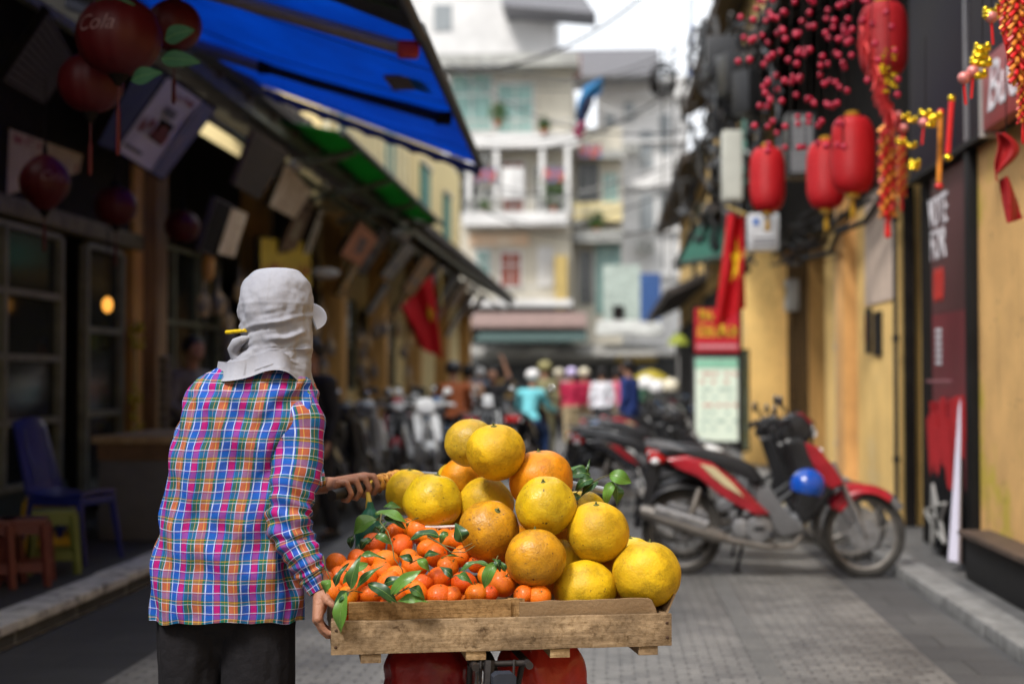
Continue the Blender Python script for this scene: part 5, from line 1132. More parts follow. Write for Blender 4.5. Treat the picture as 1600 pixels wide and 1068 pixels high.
def motorbike(label, loc, rz, paint, group=None, second=None, mirrors=True, steer=0.0):
    r = thing('motorbike', label, 'motorbike', loc, rz, group); second = second or M_blkp
    WZ, WRr, XF, XB = .275, .275, .60, -.62
    def wheel(x, par, front):
        b = MB(); b.torus((x, 0, WZ), WRr-.028, .030, 'Y', 44, 10); w_ = b.build('tyre', M_dust, par)
        b = MB(); b.torus((x, 0, WZ), WRr-.056, .014, 'Y', 44, 8)
        for k in range(18):
            a = k*2*PI/18; b.cyl((x+.04*math.cos(a+.3*(-1)**k), .022*(-1)**k, WZ+.04*math.sin(a+.3*(-1)**k)), (x+(WRr-.06)*math.cos(a), 0, WZ+(WRr-.06)*math.sin(a)), .0022, n=4)
        b.build('rim_and_spokes', M_rimc, par)
        b = MB(); b.lathe([(.001, -.055), (.055, -.05), (.062, -.03), (.062, .03), (.055, .05), (.001, .055)], (x, 0, WZ), 20, 'Y'); b.build('hub', M_rimc if front else M_sil, par)
    fw = bpy.data.objects.new('front_wheel', None); COL.objects.link(fw); fw.parent = r; wheel(XF, fw, True)
    bw = bpy.data.objects.new('rear_wheel', None); COL.objects.link(bw); bw.parent = r; wheel(XB, bw, False)
    for s_ in (-1, 1):
        b = MB(); b.tube([(XF, .075*s_, WZ), (XF-.035, .078*s_, .36), (XF-.10, .075*s_, .50), (XF-.20, .05*s_, .72)], [.017, .02, .017, .017], 10); b.build('fork_leg', M_sil, r)
        b = MB(); b.tube([(XB+.02, .12*s_, .30), (XB+.09, .12*s_, .47), (XB+.12, .11*s_, .56)], [.018, .026, .014], 10); b.build('shock_absorber', M_rimc, r)
    # front fender: arched shell
    def fend(u, v, r0=.315, a0=R(52), a1=R(140), w_=.075, x=XF, z=WZ):
        a = a0+(a1-a0)*v; y = (u-.5)*2; rr = r0-.05*abs(y)**2.2; return V((x+rr*math.cos(a), y*w_, z+rr*math.sin(a)))
    b = MB(); b.grid(fend, 12, 20, th=.004); b.build('front_fender', paint, r)
    b = MB(); b.prism([(XF-.24, .44), (XF-.13, .60), (XF-.02, .60), (XF+.10, .56), (XF+.0, .53), (XF-.10, .47), (XF-.16, .40)], -.06, .06, .2); b.build('fender_bracket', paint, r, bevel=.006)
    b = MB(); b.grid(lambda u, v: fend(u, v, .318, R(34), R(60), .055), 10, 8, th=.004); b.build('fender_tip', M_grp, r)
    # head unit, handlebar, shield
    b = MB(); b.prism([(.02, .90), (.05, 1.00), (.12, 1.045), (.20, 1.03), (.26, .965), (.28, .90), (.24, .86), (.12, .85), (.04, .87)], -.105, .105, .22); b.build('headlight_cowl', M_blkp, r, bevel=.012)
    b = MB(); b.prism([(.225, .90), (.245, .96), (.275, .955), (.298, .905), (.275, .875)], -.075, .075, .2); b.build('headlight', M_clear, r, bevel=.006)
    b = MB(); b.prism([(.13, 1.035), (.20, 1.045), (.27, .975), (.25, .965), (.19, 1.02)], -.06, .06, .15); b.build('cowl_badge', paint, r, bevel=.004)
    b = MB(); b.tube([(.02, -.34, .97), (.06, -.26, .985), (.11, -.12, .97), (.12, 0, .96), (.11, .12, .97), (.06, .26, .985), (.02, .34, .97)], .012, 8); b.build('handlebar', M_blkp, r)
    for s_ in (-1, 1):
        b = MB(); b.cyl((.05, .24*s_, .985), (.0, .37*s_, .965), .018); b.tube([(.10, .18*s_, .985), (.11, .27*s_, .965), (.07, .38*s_, .955)], .006, 6); b.build('grip', M_blkp, r)
        if mirrors:
            b = MB(); b.tube([(.09, .20*s_, .99), (.08, .23*s_, 1.06), (.04, .27*s_, 1.10)], .005, 6); b.ball((.035, .29*s_, 1.115), .05, 8, (.3, 1.1, .75)); mr = b.build('mirror', M_blkp, r)
            b = MB(); b.ball((.027, .29*s_, 1.115), .045, 8, (.22, 1.05, .7)); b.build('mirror_glass', M_mir, mr)
        b = MB(); b.ball((.30, .085*s_, .80), .035, 8, (.9, .6, .6)); b.build('indicator', M_clear, r)
        # leg shield side
        b = MB(); y0, y1 = (.05, .135) if s_ > 0 else (-.135, -.05)
        b.prism([(.06, .88), (.16, .90), (.28, .84), (.40, .70), (.47, .585), (.40, .56), (.36, .50), (.29, .40), (.20, .33), (.13, .42), (.17, .55), (.12, .70)], y0, y1, .12); b.build('leg_shield', second, r, bevel=.01)
        b = MB(); y0, y1 = (.128, .15) if s_ > 0 else (-.15, -.128)
        b.prism([(.20, .86), (.29, .83), (.405, .69), (.46, .60), (.38, .565), (.33, .60), (.30, .66), (.255, .72), (.22, .79)], y0, y1, .08); b.build('shield_panel', paint, r, bevel=.006)
        # tail side panel
        b = MB(); y0, y1 = (.07, .155) if s_ > 0 else (-.155, -.07)
        b.prism([(-.74, .755), (-.60, .775), (-.42, .73), (-.26, .62), (-.10, .47), (-.02, .40), (-.10, .385), (-.24, .45), (-.38, .53), (-.52, .64), (-.68, .70)], y0, y1, .10); b.build('side_panel', paint, r, bevel=.012)
        b = MB(); y0, y1 = (.15, .163) if s_ > 0 else (-.163, -.15)
        b.prism([(-.50, .72), (-.40, .70), (-.27, .59), (-.20, .51), (-.32, .57), (-.42, .645)], y0, y1, .08); b.build('side_stripe', M_crs, r, bevel=.003)
        b = MB(); b.cyl((-.02, .08*s_, .29), (-.02, .24*s_, .28), .014); b.build('footpeg', M_blkp, r)
    b = MB(); b.prism([(-.80, .80), (-.72, .825), (-.50, .815), (-.34, .765), (-.22, .745), (-.12, .70), (-.04, .60), (-.10, .58), (-.24, .65), (-.40, .70), (-.60, .755), (-.78, .765)], -.125, .125, .14); b.build('seat', M_seat, r, bevel=.018)
    b = MB(); b.prism([(-.14, .60), (-.03, .58), (.10, .40), (.18, .36), (.20, .28), (.06, .24), (-.06, .34), (-.12, .44)], -.085, .085, .12); b.build('centre_cover', M_grp, r, bevel=.015)
    b = MB(); b.tube([(-.60, -.14, .80), (-.78, -.13, .83), (-.86, -.06, .83), (-.86, .06, .83), (-.78, .13, .83), (-.60, .14, .80)], .011, 8); b.build('grab_rail', M_grp, r)
    b = MB(); b.prism([(-.86, .72), (-.84, .79), (-.74, .80), (-.70, .74), (-.78, .70)], -.10, .10, .25); b.build('tail_light', M_lens, r, bevel=.01)
    for s_ in (-1, 1):
        b = MB(); b.ball((-.80, .12*s_, .73), .032, 8, (1, .6, .7)); b.build('rear_indicator', M_clear, r)
    b = MB(); b.grid(lambda u, v: fend(u, v, .335, R(55), R(175), .08, XB, WZ), 12, 20, th=.004); b.prism([(-.90, .42), (-.84, .72), (-.76, .72), (-.83, .44)], -.07, .07, .1); b.build('rear_fender', M_blkp, r)
    b = MB(); b.box((-.905, 0, .55), (.006, .15, .11), Matrix.Rotation(R(-16), 3, 'Y')); b.build('number_plate', M_wpaint, r, bevel=.002)
    # engine
    b = MB(); b.lathe([(.001, -.12), (.085, -.115), (.10, -.09), (.10, .09), (.085, .115), (.001, .12)], (-.10, 0, .31), 24, 'Y'); b.lathe([(.001, -.11), (.06, -.105), (.07, -.08), (.07, .08), (.06, .105), (.001, .11)], (-.22, 0, .31), 20, 'Y')
    b.cyl((-.02, 0, .30), (.20, 0, .33), .065, .075, 16)
    for k in range(6): b.cyl((.04+k*.026, 0, .305+k*.004), (.052+k*.026, 0, .307+k*.004), .085, n=18)
    b.box((-.12, 0, .26), (.24, .16, .12)); b.build('engine', M_sil, r, bevel=.004)
    b = MB(); b.prism([(XB-.04, .30), (XB+.02, .345), (-.24, .36), (-.20, .30), (-.28, .26), (XB+.04, .22)], .075, .115, .12); b.build('chain_case', M_rimc, r, bevel=.008)
    b = MB(); b.tube([(.18, -.05, .26), (.12, -.10, .20), (-.05, -.125, .20), (-.28, -.13, .235), (-.36, -.135, .26)], [.016, .016, .018, .022, .034], 12); b.tube([(-.34, -.14, .255), (-.40, -.142, .27), (-.86, -.155, .41), (-.90, -.156, .42)], [.036, .048, .050, .036], 16); b.build('exhaust', M_rimc, r)
    b = MB(); b.tube([(-.45, -.18, .33), (-.80, -.195, .43)], [.012, .012], 8, flat=3); b.build('exhaust_guard', M_sil, r)
    b = MB(); b.tube([(.30, 0, .78), (.22, 0, .60), (.02, 0, .46), (-.20, 0, .48), (-.45, 0, .60), (-.75, 0, .70)], .022, 8); b.tube([(-.20, 0, .45), (-.28, .06, .30), (XB, .07, WZ)], .018, 8); b.tube([(-.28, -.06, .30), (XB, -.07, WZ)], .018, 8); b.build('frame', M_blkp, r)
    for q_, (yy, c0) in enumerate(((-.10, .99), (.12, .98))):
        b = MB(); b.tube([(.07, yy*2.2, c0), (.17, yy*1.6, 1.05), (.27, yy, .98), (.26, yy*.4, .82)], .0045, 6); b.build('control_cable', M_blkp, r)
    b = MB(); b.lathe([(.001, -.002), (.10, -.002), (.10, .002), (.001, .002)], (XF, -.066, WZ), 24, 'Y'); b.build('brake_disc', M_sil, r)
    b = MB(); b.box((-.10, -.118, .31), (.07, .006, .03), rz=0); b.build('engine_badge', M_blkp, r)
    b = MB(); b.tube([(-.20, .08, .22), (-.24, .16, .02)], .012, 8); b.box((-.24, .165, .008), (.06, .04, .012)); b.build('kickstand', M_blkp, r)
    return r
redbike = motorbike('red and black motorbike parked side on across the street at the right kerb', (0, 0, 0), 0, M_red)
# its front wheel against the right kerb, seen from its right side
f_ = gnd(1352, 902); q_ = gnd(1068, 897); mid = (f_+q_)/2; rzb = math.atan2(f_.y-q_.y, f_.x-q_.x)
sc_ = (f_-q_).length/1.22
redbike.location = mid; redbike.rotation_euler = (0, 0, rzb); redbike.scale = (sc_, sc_, sc_*1.07)
print('BIKE', f_, q_, sc_)
# hanging blue helmet + small crate
def helmet(name, label, c, rad, m, rz=0):
    r = thing(name, label, 'helmet', c, rz); b = MB(); n, w_ = 20, 36; vs = []
    for i in range(n+1):
        th = PI*.66*i/n
        for k in range(w_):
            a = 2*PI*k/w_; vs.append((rad*math.sin(th)*math.cos(a)*1.12, rad*math.sin(th)*math.sin(a), rad*math.cos(th)*1.0))
    for i in range(n, -1, -4):
        th = PI*.66*i/n
        for k in range(w_):
            a = 2*PI*k/w_; vs.append((rad*.9*math.sin(th)*math.cos(a)*1.12, rad*.9*math.sin(th)*math.sin(a), rad*.9*math.cos(th)))
    m_ = len(vs)//w_; b.add(vs, [(i*w_+k, (i+1)*w_+k, (i+1)*w_+(k+1) % w_, i*w_+(k+1) % w_) for i in range(m_-1) for k in range(w_)]); b.build('shell', m, r)
    b = MB(); b.torus((0, 0, rad*math.cos(PI*.66)), rad*.88, .006, 'Z', 32, 6); b.build('trim', M_blkp, r)
    b = MB(); b.tube([(0, rad*.85, -rad*.4), (0, rad*.5, -rad*1.3), (0, -rad*.5, -rad*1.3), (0, -rad*.85, -rad*.4)], .005, 6); b.build('chin_strap', M_blkp, r); return r
M_hblue = mat('blue_helmet_paint', (.008, .07, .40), .22, coat=.6)
hc_ = at(1262, 758, 9.05); helmet('helmet', 'glossy blue helmet hanging on the side of the red motorbike', hc_, .108, M_hblue, 1.0).rotation_euler = (.2, .15, 1.0)
c = gnd(1215, 815, 0)
r = thing('crate', 'small yellow and white crate with a red lid on the ground behind the red motorbike', 'crate', (c.x, 12.0, 0)); 
b = MB(); b.box((0, 0, .42), (.20, .16, .20), top=1.05); b.box((0, 0, .16), (.24, .2, .32)); b.build('crate_body', mat('dusty_yellow_plastic', (.55, .40, .12), .5, col2=(.6, .58, .5), vs=6), r, bevel=.01)
b = MB(); b.box((0, 0, .545), (.26, .2, .05)); b.build('lid', mat('faded_red_lid', (.5, .12, .10), .5), r, bevel=.01)
# rows
hd_ = rzb
RW_ = [ # x of centre, y, paint swaps, label, turn
 (1.13, 10.3, {'red_bike_paint': 'black_bike_paint', 'cream_stripe': 'red_bike_paint'}, 'black motorbike with a red streak parked right behind the nearest red motorbike', .05),
 (1.12, 11.3, {'red_bike_paint': 'grey_bike_paint', 'cream_stripe': 'red_bike_paint'}, 'grey motorbike third in the row along the right kerb', -.06),
 (.48, 13.3, {'red_bike_paint': 'black_bike_paint', 'cream_stripe': 'red_bike_paint', 'grey_plastic': 'black_bike_plastic'}, 'dark motorbike standing forward between the two nearest and the white one', .08),
 (.40, 14.5, {'red_bike_paint': 'grey_bike_paint', 'cream_stripe': 'blue_bike_paint'}, 'grey motorbike with a blue stripe just before the white one', -.08),
 (.50, 15.8, {'red_bike_paint': 'white_bike_paint'}, 'white motorbike standing out into the street from the right hand row', .10),
 (.62, 16.9, {'red_bike_paint': 'black_bike_paint', 'cream_stripe': 'red_bike_paint'}, 'black motorbike in the middle of the right hand row', -.12),
 (.45, 18.4, {'red_bike_paint': 'blue_bike_paint'}, 'blue motorbike far along the right hand row', .0),
 (.70, 20.3, {'red_bike_paint': 'red_bike_paint'}, 'red motorbike far along the right hand row', .15),
 (1.05, 22.4, {'red_bike_paint': 'black_bike_paint', 'cream_stripe': 'white_bike_paint'}, 'black motorbike with a white stripe beyond the red signboard', .05),
 (1.15, 24.6, {'red_bike_paint': 'blue_bike_paint', 'cream_stripe': 'white_bike_paint'}, 'blue and white motorbike at the far end of the right hand row', -.05),
]
for x, y, sw, lab, da in RW_:
    q_ = dup(redbike, (x, y, 0), hd_+da, lab, 'motorbikes parked along the right kerb', swap=sw); q_.scale = (sc_,)*3
LWR = [
 (-2.52, 14.4, 80, {'red_bike_paint': 'white_bike_paint', 'cream_stripe': 'grey_bike_paint', 'grey_plastic': 'cream_stripe', 'black_bike_plastic': 'grey_bike_paint'}, 'grey scooter with a pale rear end, nearest of the left row', 'rear'),
 (-2.50, 16.9, -84, {'cream_stripe': 'white_bike_paint'}, 'red motorbike with white handlebar cowl facing the viewer in the left row', 'f'),
 (-2.08, 15.9, -74, {'red_bike_paint': 'white_bike_paint', 'black_bike_plastic': 'white_bike_paint'}, 'white motorbike facing the viewer, front of the left row', 'f'),
 (-2.72, 18.0, -80, {'red_bike_paint': 'black_bike_paint'}, 'black motorbike against the left kerb behind the grey scooter', 'f'),
 (-2.2, 18.4, -85, {'red_bike_paint': 'blue_bike_paint'}, 'blue motorbike farther back in the left row', 'f'),
 (-2.0, 20.4, -80, {'red_bike_paint': 'white_bike_paint'}, 'white and black motorbike at the far end of the left row', 'f'),
 (-2.5, 23.5, -90, {'red_bike_paint': 'red_bike_paint'}, 'red motorbike at the far end of the left row', 'f'),
 (-1.95, 25.5, -90, {'red_bike_paint': 'grey_bike_paint'}, 'grey motorbike farthest down the left side', 'f'),
 (-2.5, 13.0, 75, {'red_bike_paint': 'black_bike_paint'}, 'black scooter nearest the viewer on the left, mostly behind the seller', 'r'),
 (-1.62, 18.9, -80, {'red_bike_paint': 'white_bike_paint', 'cream_stripe': 'blue_bike_paint'}, 'white scooter with blue stripe standing out from the left row', 'f'),
 (-2.45, 19.9, -72, {'red_bike_paint': 'red_bike_paint', 'cream_stripe': 'grey_bike_paint'}, 'red motorbike with a grey stripe in the thick of the left row', 'f'),
 (-1.2, 23.4, -85, {'red_bike_paint': 'black_bike_paint', 'cream_stripe': 'red_bike_paint'}, 'black motorbike with red stripe behind the rust orange rider', 'f'),
 (-2.9, 21.5, -92, {'red_bike_paint': 'white_bike_paint'}, 'white motorbike tight against the left kerb', 'f'),
]
for x, y, a, sw, lab, _ in LWR:
    dup(redbike, (x, y, 0), R(a), lab, 'motorbikes parked on the left side', swap=sw)
# ================================================================ LANTERNS
M_lan = mat('red_silk_lantern', (.62, .018, .025), .5, var=.1, trans=.35); M_lang = mat('lantern_gold_cap', (.62, .36, .04), .35, metal=.4)
def barrel_lantern(label, px, py, rw, rh, Y, m=M_lan, tassel=True, group='long red lanterns on the right'):
    c = at(px, py, Y); w_ = rw*Y/F; h_ = rh*Y/F; r = thing('lantern', label, 'lantern', c, 0, group); b = MB(); prof = []
    n = 56
    for i in range(n+1):
        t = -1+2*i/n; sh = (1-abs(t)**3.4)**.42 if abs(t) < 1 else 0; rr = w_*(.30+.70*sh)*(1-.022*(i % 2)); prof.append((rr, h_*t*.96))
    b.lathe(prof, n=40); b.build('shade', m, r, smooth=25)
    for s_ in (-1, 1):
        b = MB(); b.lathe([(w_*.30, 0), (w_*.33, .008), (w_*.33, .03), (w_*.2, .035)] if s_ > 0 else [(w_*.2, -.035), (w_*.33, -.03), (w_*.33, -.008), (w_*.30, 0)], (0, 0, s_*h_*.95), 20); b.build('cap', M_lang, r)
    b = MB(); b.cyl((0, 0, h_), (0, 0, h_+.5), .003, n=5); b.build('cord', M_dk, r)
    if tassel:
        b = MB()
        for k in range(14):
            a = 2*PI*k/14; b.tube([(.006*math.cos(a), .006*math.sin(a), -h_-.03), (.016*math.cos(a), .016*math.sin(a), -h_-.09), (.018*math.cos(a), .018*math.sin(a), -h_-.15)], [.004, .004, .002], 5)
        b.build('tassel', M_lang, r)
    return r
barrel_lantern('long red ribbed lantern on the left, above the white box on the yellow pier', 1199, 280, 28, 52, 11.6)
barrel_lantern('long red ribbed lantern half hidden behind the biggest one', 1291, 273, 31, 55, 10.6)
barrel_lantern('biggest long red ribbed lantern, third of the row to the right', 1332, 242, 35, 62, 9.4)
barrel_lantern('long red lantern with scarlet feather fringe hanging highest at the top right', 1380, 62, 38, 60, 8.6, m=mat('deep_red_silk', (.42, .012, .018), .55, trans=.25), tassel=False)
# feather / tinsel fringe hanging from it
r = thing('tinsel_garland', 'scarlet and gold tinsel garland hanging in front of the highest lantern', 'garland', at(1375, 120, 8.35)); rr = random.Random(9); b = MB()
for k in range(420):
    t = rr.random(); px = 1350+45*t+rr.uniform(-6, 6); py = 45+140*t+rr.uniform(-10, 25); p = at(px, py, 8.35+rr.uniform(-.04, .04)); d = V((rr.uniform(-.03, .03), rr.uniform(-.03, .03), -rr.uniform(.03, .08))); b.tube([p, p+d], [.004, .001], 4)
b.build('fringe', mat('scarlet_tinsel', (.55, .03, .03), .35, metal=.3), r, world=True)
M_gold = mat('gold_foil', (.80, .55, .03), .22, metal=.85, var=.35, vs=25); b = MB()
for k in range(26):
    p = at(1385+rr.uniform(-10, 16), 75+k*2.6+rr.uniform(-4, 4), 8.3); b.ball(p, rr.uniform(.008, .02), 5, (1.3, .8, .7))
b.build('gold_coins', M_gold, r, world=True)

# ---- round lanterns on the left
M_rl = mat('shaded_red_nylon', (.075, .003, .005), .5, var=.15, trans=.12); M_grnl = mat('green_felt_leaf', (.03, .11, .05), .7, var=.3)  # lantern red darkened to carry the shade under the awning
def round_lantern(label, px, py, rp, Y, text=None, leaves=False, pointy=False, tassel=True, sq=.92, trz=0, tdx=0.0):
    c = at(px, py, Y); rad = rp*Y/F; r = thing('round_lantern', label, 'lantern', c, 0, 'round dark red lanterns on the left'); b = MB(); n, w_ = 28, 64; vs = []
    for i in range(n+1):
        th = PI*i/n
        for k in range(w_):
            a = 2*PI*k/w_; f = 1-.05*abs(math.cos(a*5))**6 if False else 1-.035*(1-abs(math.sin(a*6)))**2
            q = math.sin(th)**(.9); vs.append((rad*q*f*math.cos(a), rad*q*f*math.sin(a), rad*sq*math.cos(th)-(rad*.28*max(0, -math.cos(th))**8 if pointy else 0)+(rad*.2*max(0, math.cos(th))**8 if pointy else 0)))
    b.add(vs, [(i*w_+k, (i+1)*w_+k, (i+1)*w_+(k+1) % w_, i*w_+(k+1) % w_) for i in range(n) for k in range(w_)]); b.build('shade', M_rl, r, smooth=50)
    b = MB(); b.lathe([(rad*.25, 0), (rad*.25, .02), (rad*.12, .03), (.004, .15), (.003, .5)], (0, 0, rad*sq*.97), 14); b.build('top_cap', M_dk, r)
    b = MB(); b.lathe([(.01, -.05), (rad*.22, -.012), (rad*.25, 0)], (0, 0, -rad*sq*.97-(rad*.2 if pointy else 0)), 14); b.build('bottom_cap', M_dk, r)
    if tassel:
        b = MB(); z = -rad*sq-.04
        b.cyl((0, 0, z+.04), (0, 0, z-.08), .004, n=5); b.lathe([(.006, -.30*rad/.18), (.011, -.28*rad/.18), (.010, -.12), (.004, -.08)], (0, 0, z), 10); b.build('tassel', M_rl, r)
    if text:
        d = (V((0, 0, 1.3))-c); d.z = 0; d.normalize(); rot = Matrix.Rotation(trz, 3, 'Z'); d = rot @ d; xx = V((-d.y, d.x, 0)); 
        cu = text_mesh('lettering', text, rad*.52, mat('faded_pink_lettering', (.36, .22, .23), .6), r, basis(V((0, 0, rad*.12)), xx, (0, 0, 1)), .0008, shear=.35)
        for v in cu.data.vertices: # wrap round the shade
            p = v.co; zz = max(-.8, min(.8, p.z/(rad*sq))); rr_ = rad*math.sqrt(1-zz*zz); a = (p.dot(xx)+tdx*rad)/rad; q = d*math.cos(a)*(rr_+.0015)+xx*math.sin(a)*(rr_+.0015); p.x, p.y = q.x, q.y
    if leaves:
        for (ax, ay, tx, ty, w_) in leaves:
            lf = leaf(at(ax, ay, Y-.1), at(tx, ty, Y-.12), w_*Y/F, M_grnl, r, (0, -1, .2), bend=.01, fold=.1)
    return r
round_lantern('large dark red lantern with looping white lettering and green felt leaves, top left', 186, 58, 68, 6.0, 'Cola', [(258, 62, 302, 45, 34), (252, 92, 312, 96, 30), (205, 125, 252, 112, 30), (150, 2, 210, 6, 20)], tdx=-.62)
round_lantern('dark red lantern just below the large lettered one', 142, 130, 52, 6.3, None)
round_lantern('purplish red lantern hanging behind the green felt leaves against the blue awning', 272, 40, 44, 6.6, None)
round_lantern('pointed dark red lantern hanging in front of the cream signboard', 70, 284, 40, 8.6, 'Cola', None, True, tdx=.3)
round_lantern('dark red lantern under the lintel beside the wooden pillar', 181, 322, 34, 10.2, None)
round_lantern('small dark red lantern to the right of the wooden pillar', 285, 354, 28, 12.4, None, tassel=False)
# ================================================================ AWNINGS
M_blue = mat('blue_tarpaulin', (.006, .25, .74), .5, col2=(.004, .17, .56), vs=2, trans=.55)
M_grey = mat('dark_grey_tarpaulin', (.035, .035, .04), .7, var=.2); M_green = mat('green_tarpaulin', (.015, .22, .045), .55, var=.2, trans=.5)
def awning(name, label, y0, y1, xo, zo, xi, zi, m, sag=.14, group=None, x1=None, z1=None):
    x1 = xo if x1 is None else x1; z1 = zo if z1 is None else z1
    r = thing(name, label, 'awning', ((xo+xi)/2, (y0+y1)/2, zo), 0, group); b = MB()
    def f(u, v):
        s_ = sag*math.sin(PI*u)*math.sin(PI*v)+.03*math.sin(v*6*PI)*math.sin(PI*u)*.5; xe = xo+(x1-xo)*v; ze = zo+(z1-zo)*v; return V((xe+(xi-xe)*u, y0+(y1-y0)*v, ze+(zi-ze)*u-s_))
    b.grid(f, 20, 30, th=.006); b.build('canvas', m, r, world=True, smooth=60)
    for v0 in (.2, .4, .6, .8):
        b = MB(); b.grid(lambda u, v: f(.01+.98*u, v0+(v-.5)*.03/(y1-y0))-V((0, 0, .014)), 20, 1, th=.004); b.build('seam', mat(m.name+'_seam', tuple(q*.55 for q in ((.006, .25, .74) if 'blue' in m.name else (.03, .1, .04))), .6), r, world=True)
    b = MB(); b.cyl((xo, y0-.03, zo), (x1, y1+.03, z1), .035, n=12); b.build('front_bar', M_metalD, r, world=True)
    b = MB(); b.cyl((xi, y0, zi), (xi, y1, zi), .05, n=12); b.build('roller', M_metalD, r, world=True); return r
zi_ = 4.55
# corner fits: far corner of the front bar and a nearer point on it
pA = at(750, 258, 13.2); kx = pA.x; kz = pA.z
pB = at(656, 46, 7.35)
ZI = 4.42
blue = awning('awning', 'bright blue tarpaulin awning stretched over the left side of the street', pB.y, pA.y, pB.x, pB.z, -4.2, ZI, M_blue, x1=pA.x, z1=pA.z)
xo, zo = pA.x, pA.z
def bar(y): t = (y-pB.y)/(pA.y-pB.y); return pB.lerp(pA, t)
def onaw(x, y, dz=0): e = bar(y); return e.z+(x-e.x)*(ZI-e.z)/(-4.2-e.x)+dz
M_arm = mat('beige_arm_metal', (.30, .25, .20), .45, metal=.3); M_arm2 = mat('grey_arm_metal', (.20, .20, .25), .45, metal=.3)
for (y, m1, m2, capm) in ((10.15, M_arm2, M_blkp, M_dk), (7.72, M_arm2, M_arm, mat('red_arm_cap', (.35, .02, .02), .5))):
    xe = bar(y).x; xm = xe-1.45
    b = MB(); p0 = V((-4.15, y+.5, onaw(-4.15, y+.5, -.22))); p1 = V((xm, y+.2, onaw(xm, y+.2, -.17))); p2 = V((xe-.10, y, onaw(xe-.10, y, -.07))); b.cyl(p0, p1, .05, n=10); b.build('folding_arm', m1, blue, world=True)
    b = MB(); b.cyl(p1, p2, .04, n=10); b.build('folding_arm', m2, blue, world=True)
    for p_ in (p1, p2): b = MB(); b.box(p_, (.12, .10, .09), rz=.2); b.build('arm_joint', capm, blue, world=True, bevel=.02)
b = MB(); b.box((bar(9).x-.28, 9.3, onaw(bar(9).x-.28, 9.3, -.03)), (.26, .42, .02)); b.build('canvas_patch', mat('brown_patch', (.10, .08, .09), .7), blue, world=True)
# scalloped valance at the far side edge
b = MB(); b.grid(lambda u, v: V((xo+(-4.2-xo)*u, pA.y+.02, onaw(xo+(-4.2-xo)*u, pA.y, -.02-.10*v*(1-.25*abs(math.sin(u*14*PI)))))), 84, 3, th=.004); b.build('valance', mat('dark_blue_valance', (.02, .03, .12), .7), blue, world=True)
grey = awning('awning', 'dark grey awning nearest the viewer next to the blue one', 4.9, pB.y-.01, pB.x+.03, pB.z-.0, -4.2, ZI-.02, M_grey, x1=pB.x, z1=pB.z-.03)
gr = awning('awning', 'bright green tarpaulin awning farther along under the left roofs', 14.6, 23.5, -2.75, 3.85, -3.75, 4.05, M_green, sag=.03)
for k in range(4):
    b = MB(); y = 15.5+k*2.4; b.cyl((-2.78, y, 3.80), (-3.9, y, 3.55), .04, n=8); b.cyl((-3.3, y, 3.66), (-3.0, y+.7, 3.85), .025, n=6); b.build('awning_strut', mat('grey_green_beam', (.13, .14, .11)), gr, world=True)

# ================================================================ SIGNBOARDS UNDER THE LEFT EAVES
def board(label, corners, face, marks=None, frame_m=M_dk, th=.05, name='signboard', group=None, cat='sign'):
    """corners: bottom-near, bottom-far, top-far, top-near (world)"""
    c0, c1, c2, c3 = [V(c) for c in corners]; r = thing(name, label, cat, c0, 0, group); nn = (c1-c0).cross(c3-c0).normalized()
    if nn.x < 0: nn = -nn
    b = MB(); vs = [c0, c1, c2, c3]+[c-nn*th for c in (c0, c1, c2, c3)]; b.add(vs, [(0, 1, 2, 3), (7, 6, 5, 4), (0, 4, 5, 1), (1, 5, 6, 2), (2, 6, 7, 3), (3, 7, 4, 0)]); o = b.build('board', frame_m, r, world=True, smooth=0); recalc(o)
    def P_(u, v, d=.004): return c0.lerp(c1, u).lerp(c3.lerp(c2, u), v)+nn*d
    b = MB(); b.add([P_(.03, .03), P_(.97, .03), P_(.97, .97), P_(.03, .97)], [(0, 1, 2, 3)]); o = b.build('sign_face', face, r, world=True, smooth=0); recalc(o)
    for (u0, v0, u1, v1, m) in marks or []:
        b = MB(); b.add([P_(u0, v0, .008), P_(u1, v0, .008), P_(u1, v1, .008), P_(u0, v1, .008)], [(0, 1, 2, 3)]); b.build('sign_mark', m, r, world=True, smooth=0)
    return r
def pxb(pts, Ys): return [at(x, y, Y) for (x, y), Y in zip(pts, Ys)]
M_sw = mat('dull_white_sign', (.60, .58, .66), .5, col2=(.46, .44, .52), vs=3); M_sc = mat('dingy_cream_sign', (.26, .22, .15), .6, var=.25, vs=4); M_sr = mat('faded_red_ink', (.25, .06, .06), .6, var=.3); M_sb = mat('navy_sign', (.01, .018, .10), .5); M_sg = mat('grey_ink', (.12, .12, .14), .6)
def wiggle(u0, u1, v0, v1, n, m, seed):
    rr = random.Random(seed); out = []; w_ = (u1-u0)/n
    for k in range(n):
        a = u0+w_*k; out.append((a+w_*.12, v0+rr.uniform(0, .02), a+w_*.30, v1, m)); out.append((a+w_*.12, rr.choice((v0, (v0+v1)/2, v1-.02)), a+w_*.85, rr.choice((v0, (v0+v1)/2, v1-.02))+.025, m))
        if rr.random() > .4: out.append((a+w_*.68, v0, a+w_*.85, v1-rr.uniform(0, .03), m))
    return out
board('white signboard with red lettering leaning out under the blue awning', pxb([(176, 236), (254, 284), (340, 170), (262, 115)], (11.2, 12.2, 12.3, 10.9)), M_sw, wiggle(.08, .62, .34, .52, 5, M_sr, 1)+wiggle(.3, .62, .84, .9, 3, M_sr, 2)+[(.28, .62, .48, .72, M_sg), (.08, .12, .4, .16, M_sg), (.70, .03, .97, .97, mat('photo_panel_blues', (.22, .17, .22), .5, col2=(.06, .10, .22), vs=5))])
board('navy blue signboard left of the white leaning one', pxb([(150, 228), (176, 238), (262, 114), (222, 92)], (10.7, 11.1, 10.8, 10.3)), M_sb)
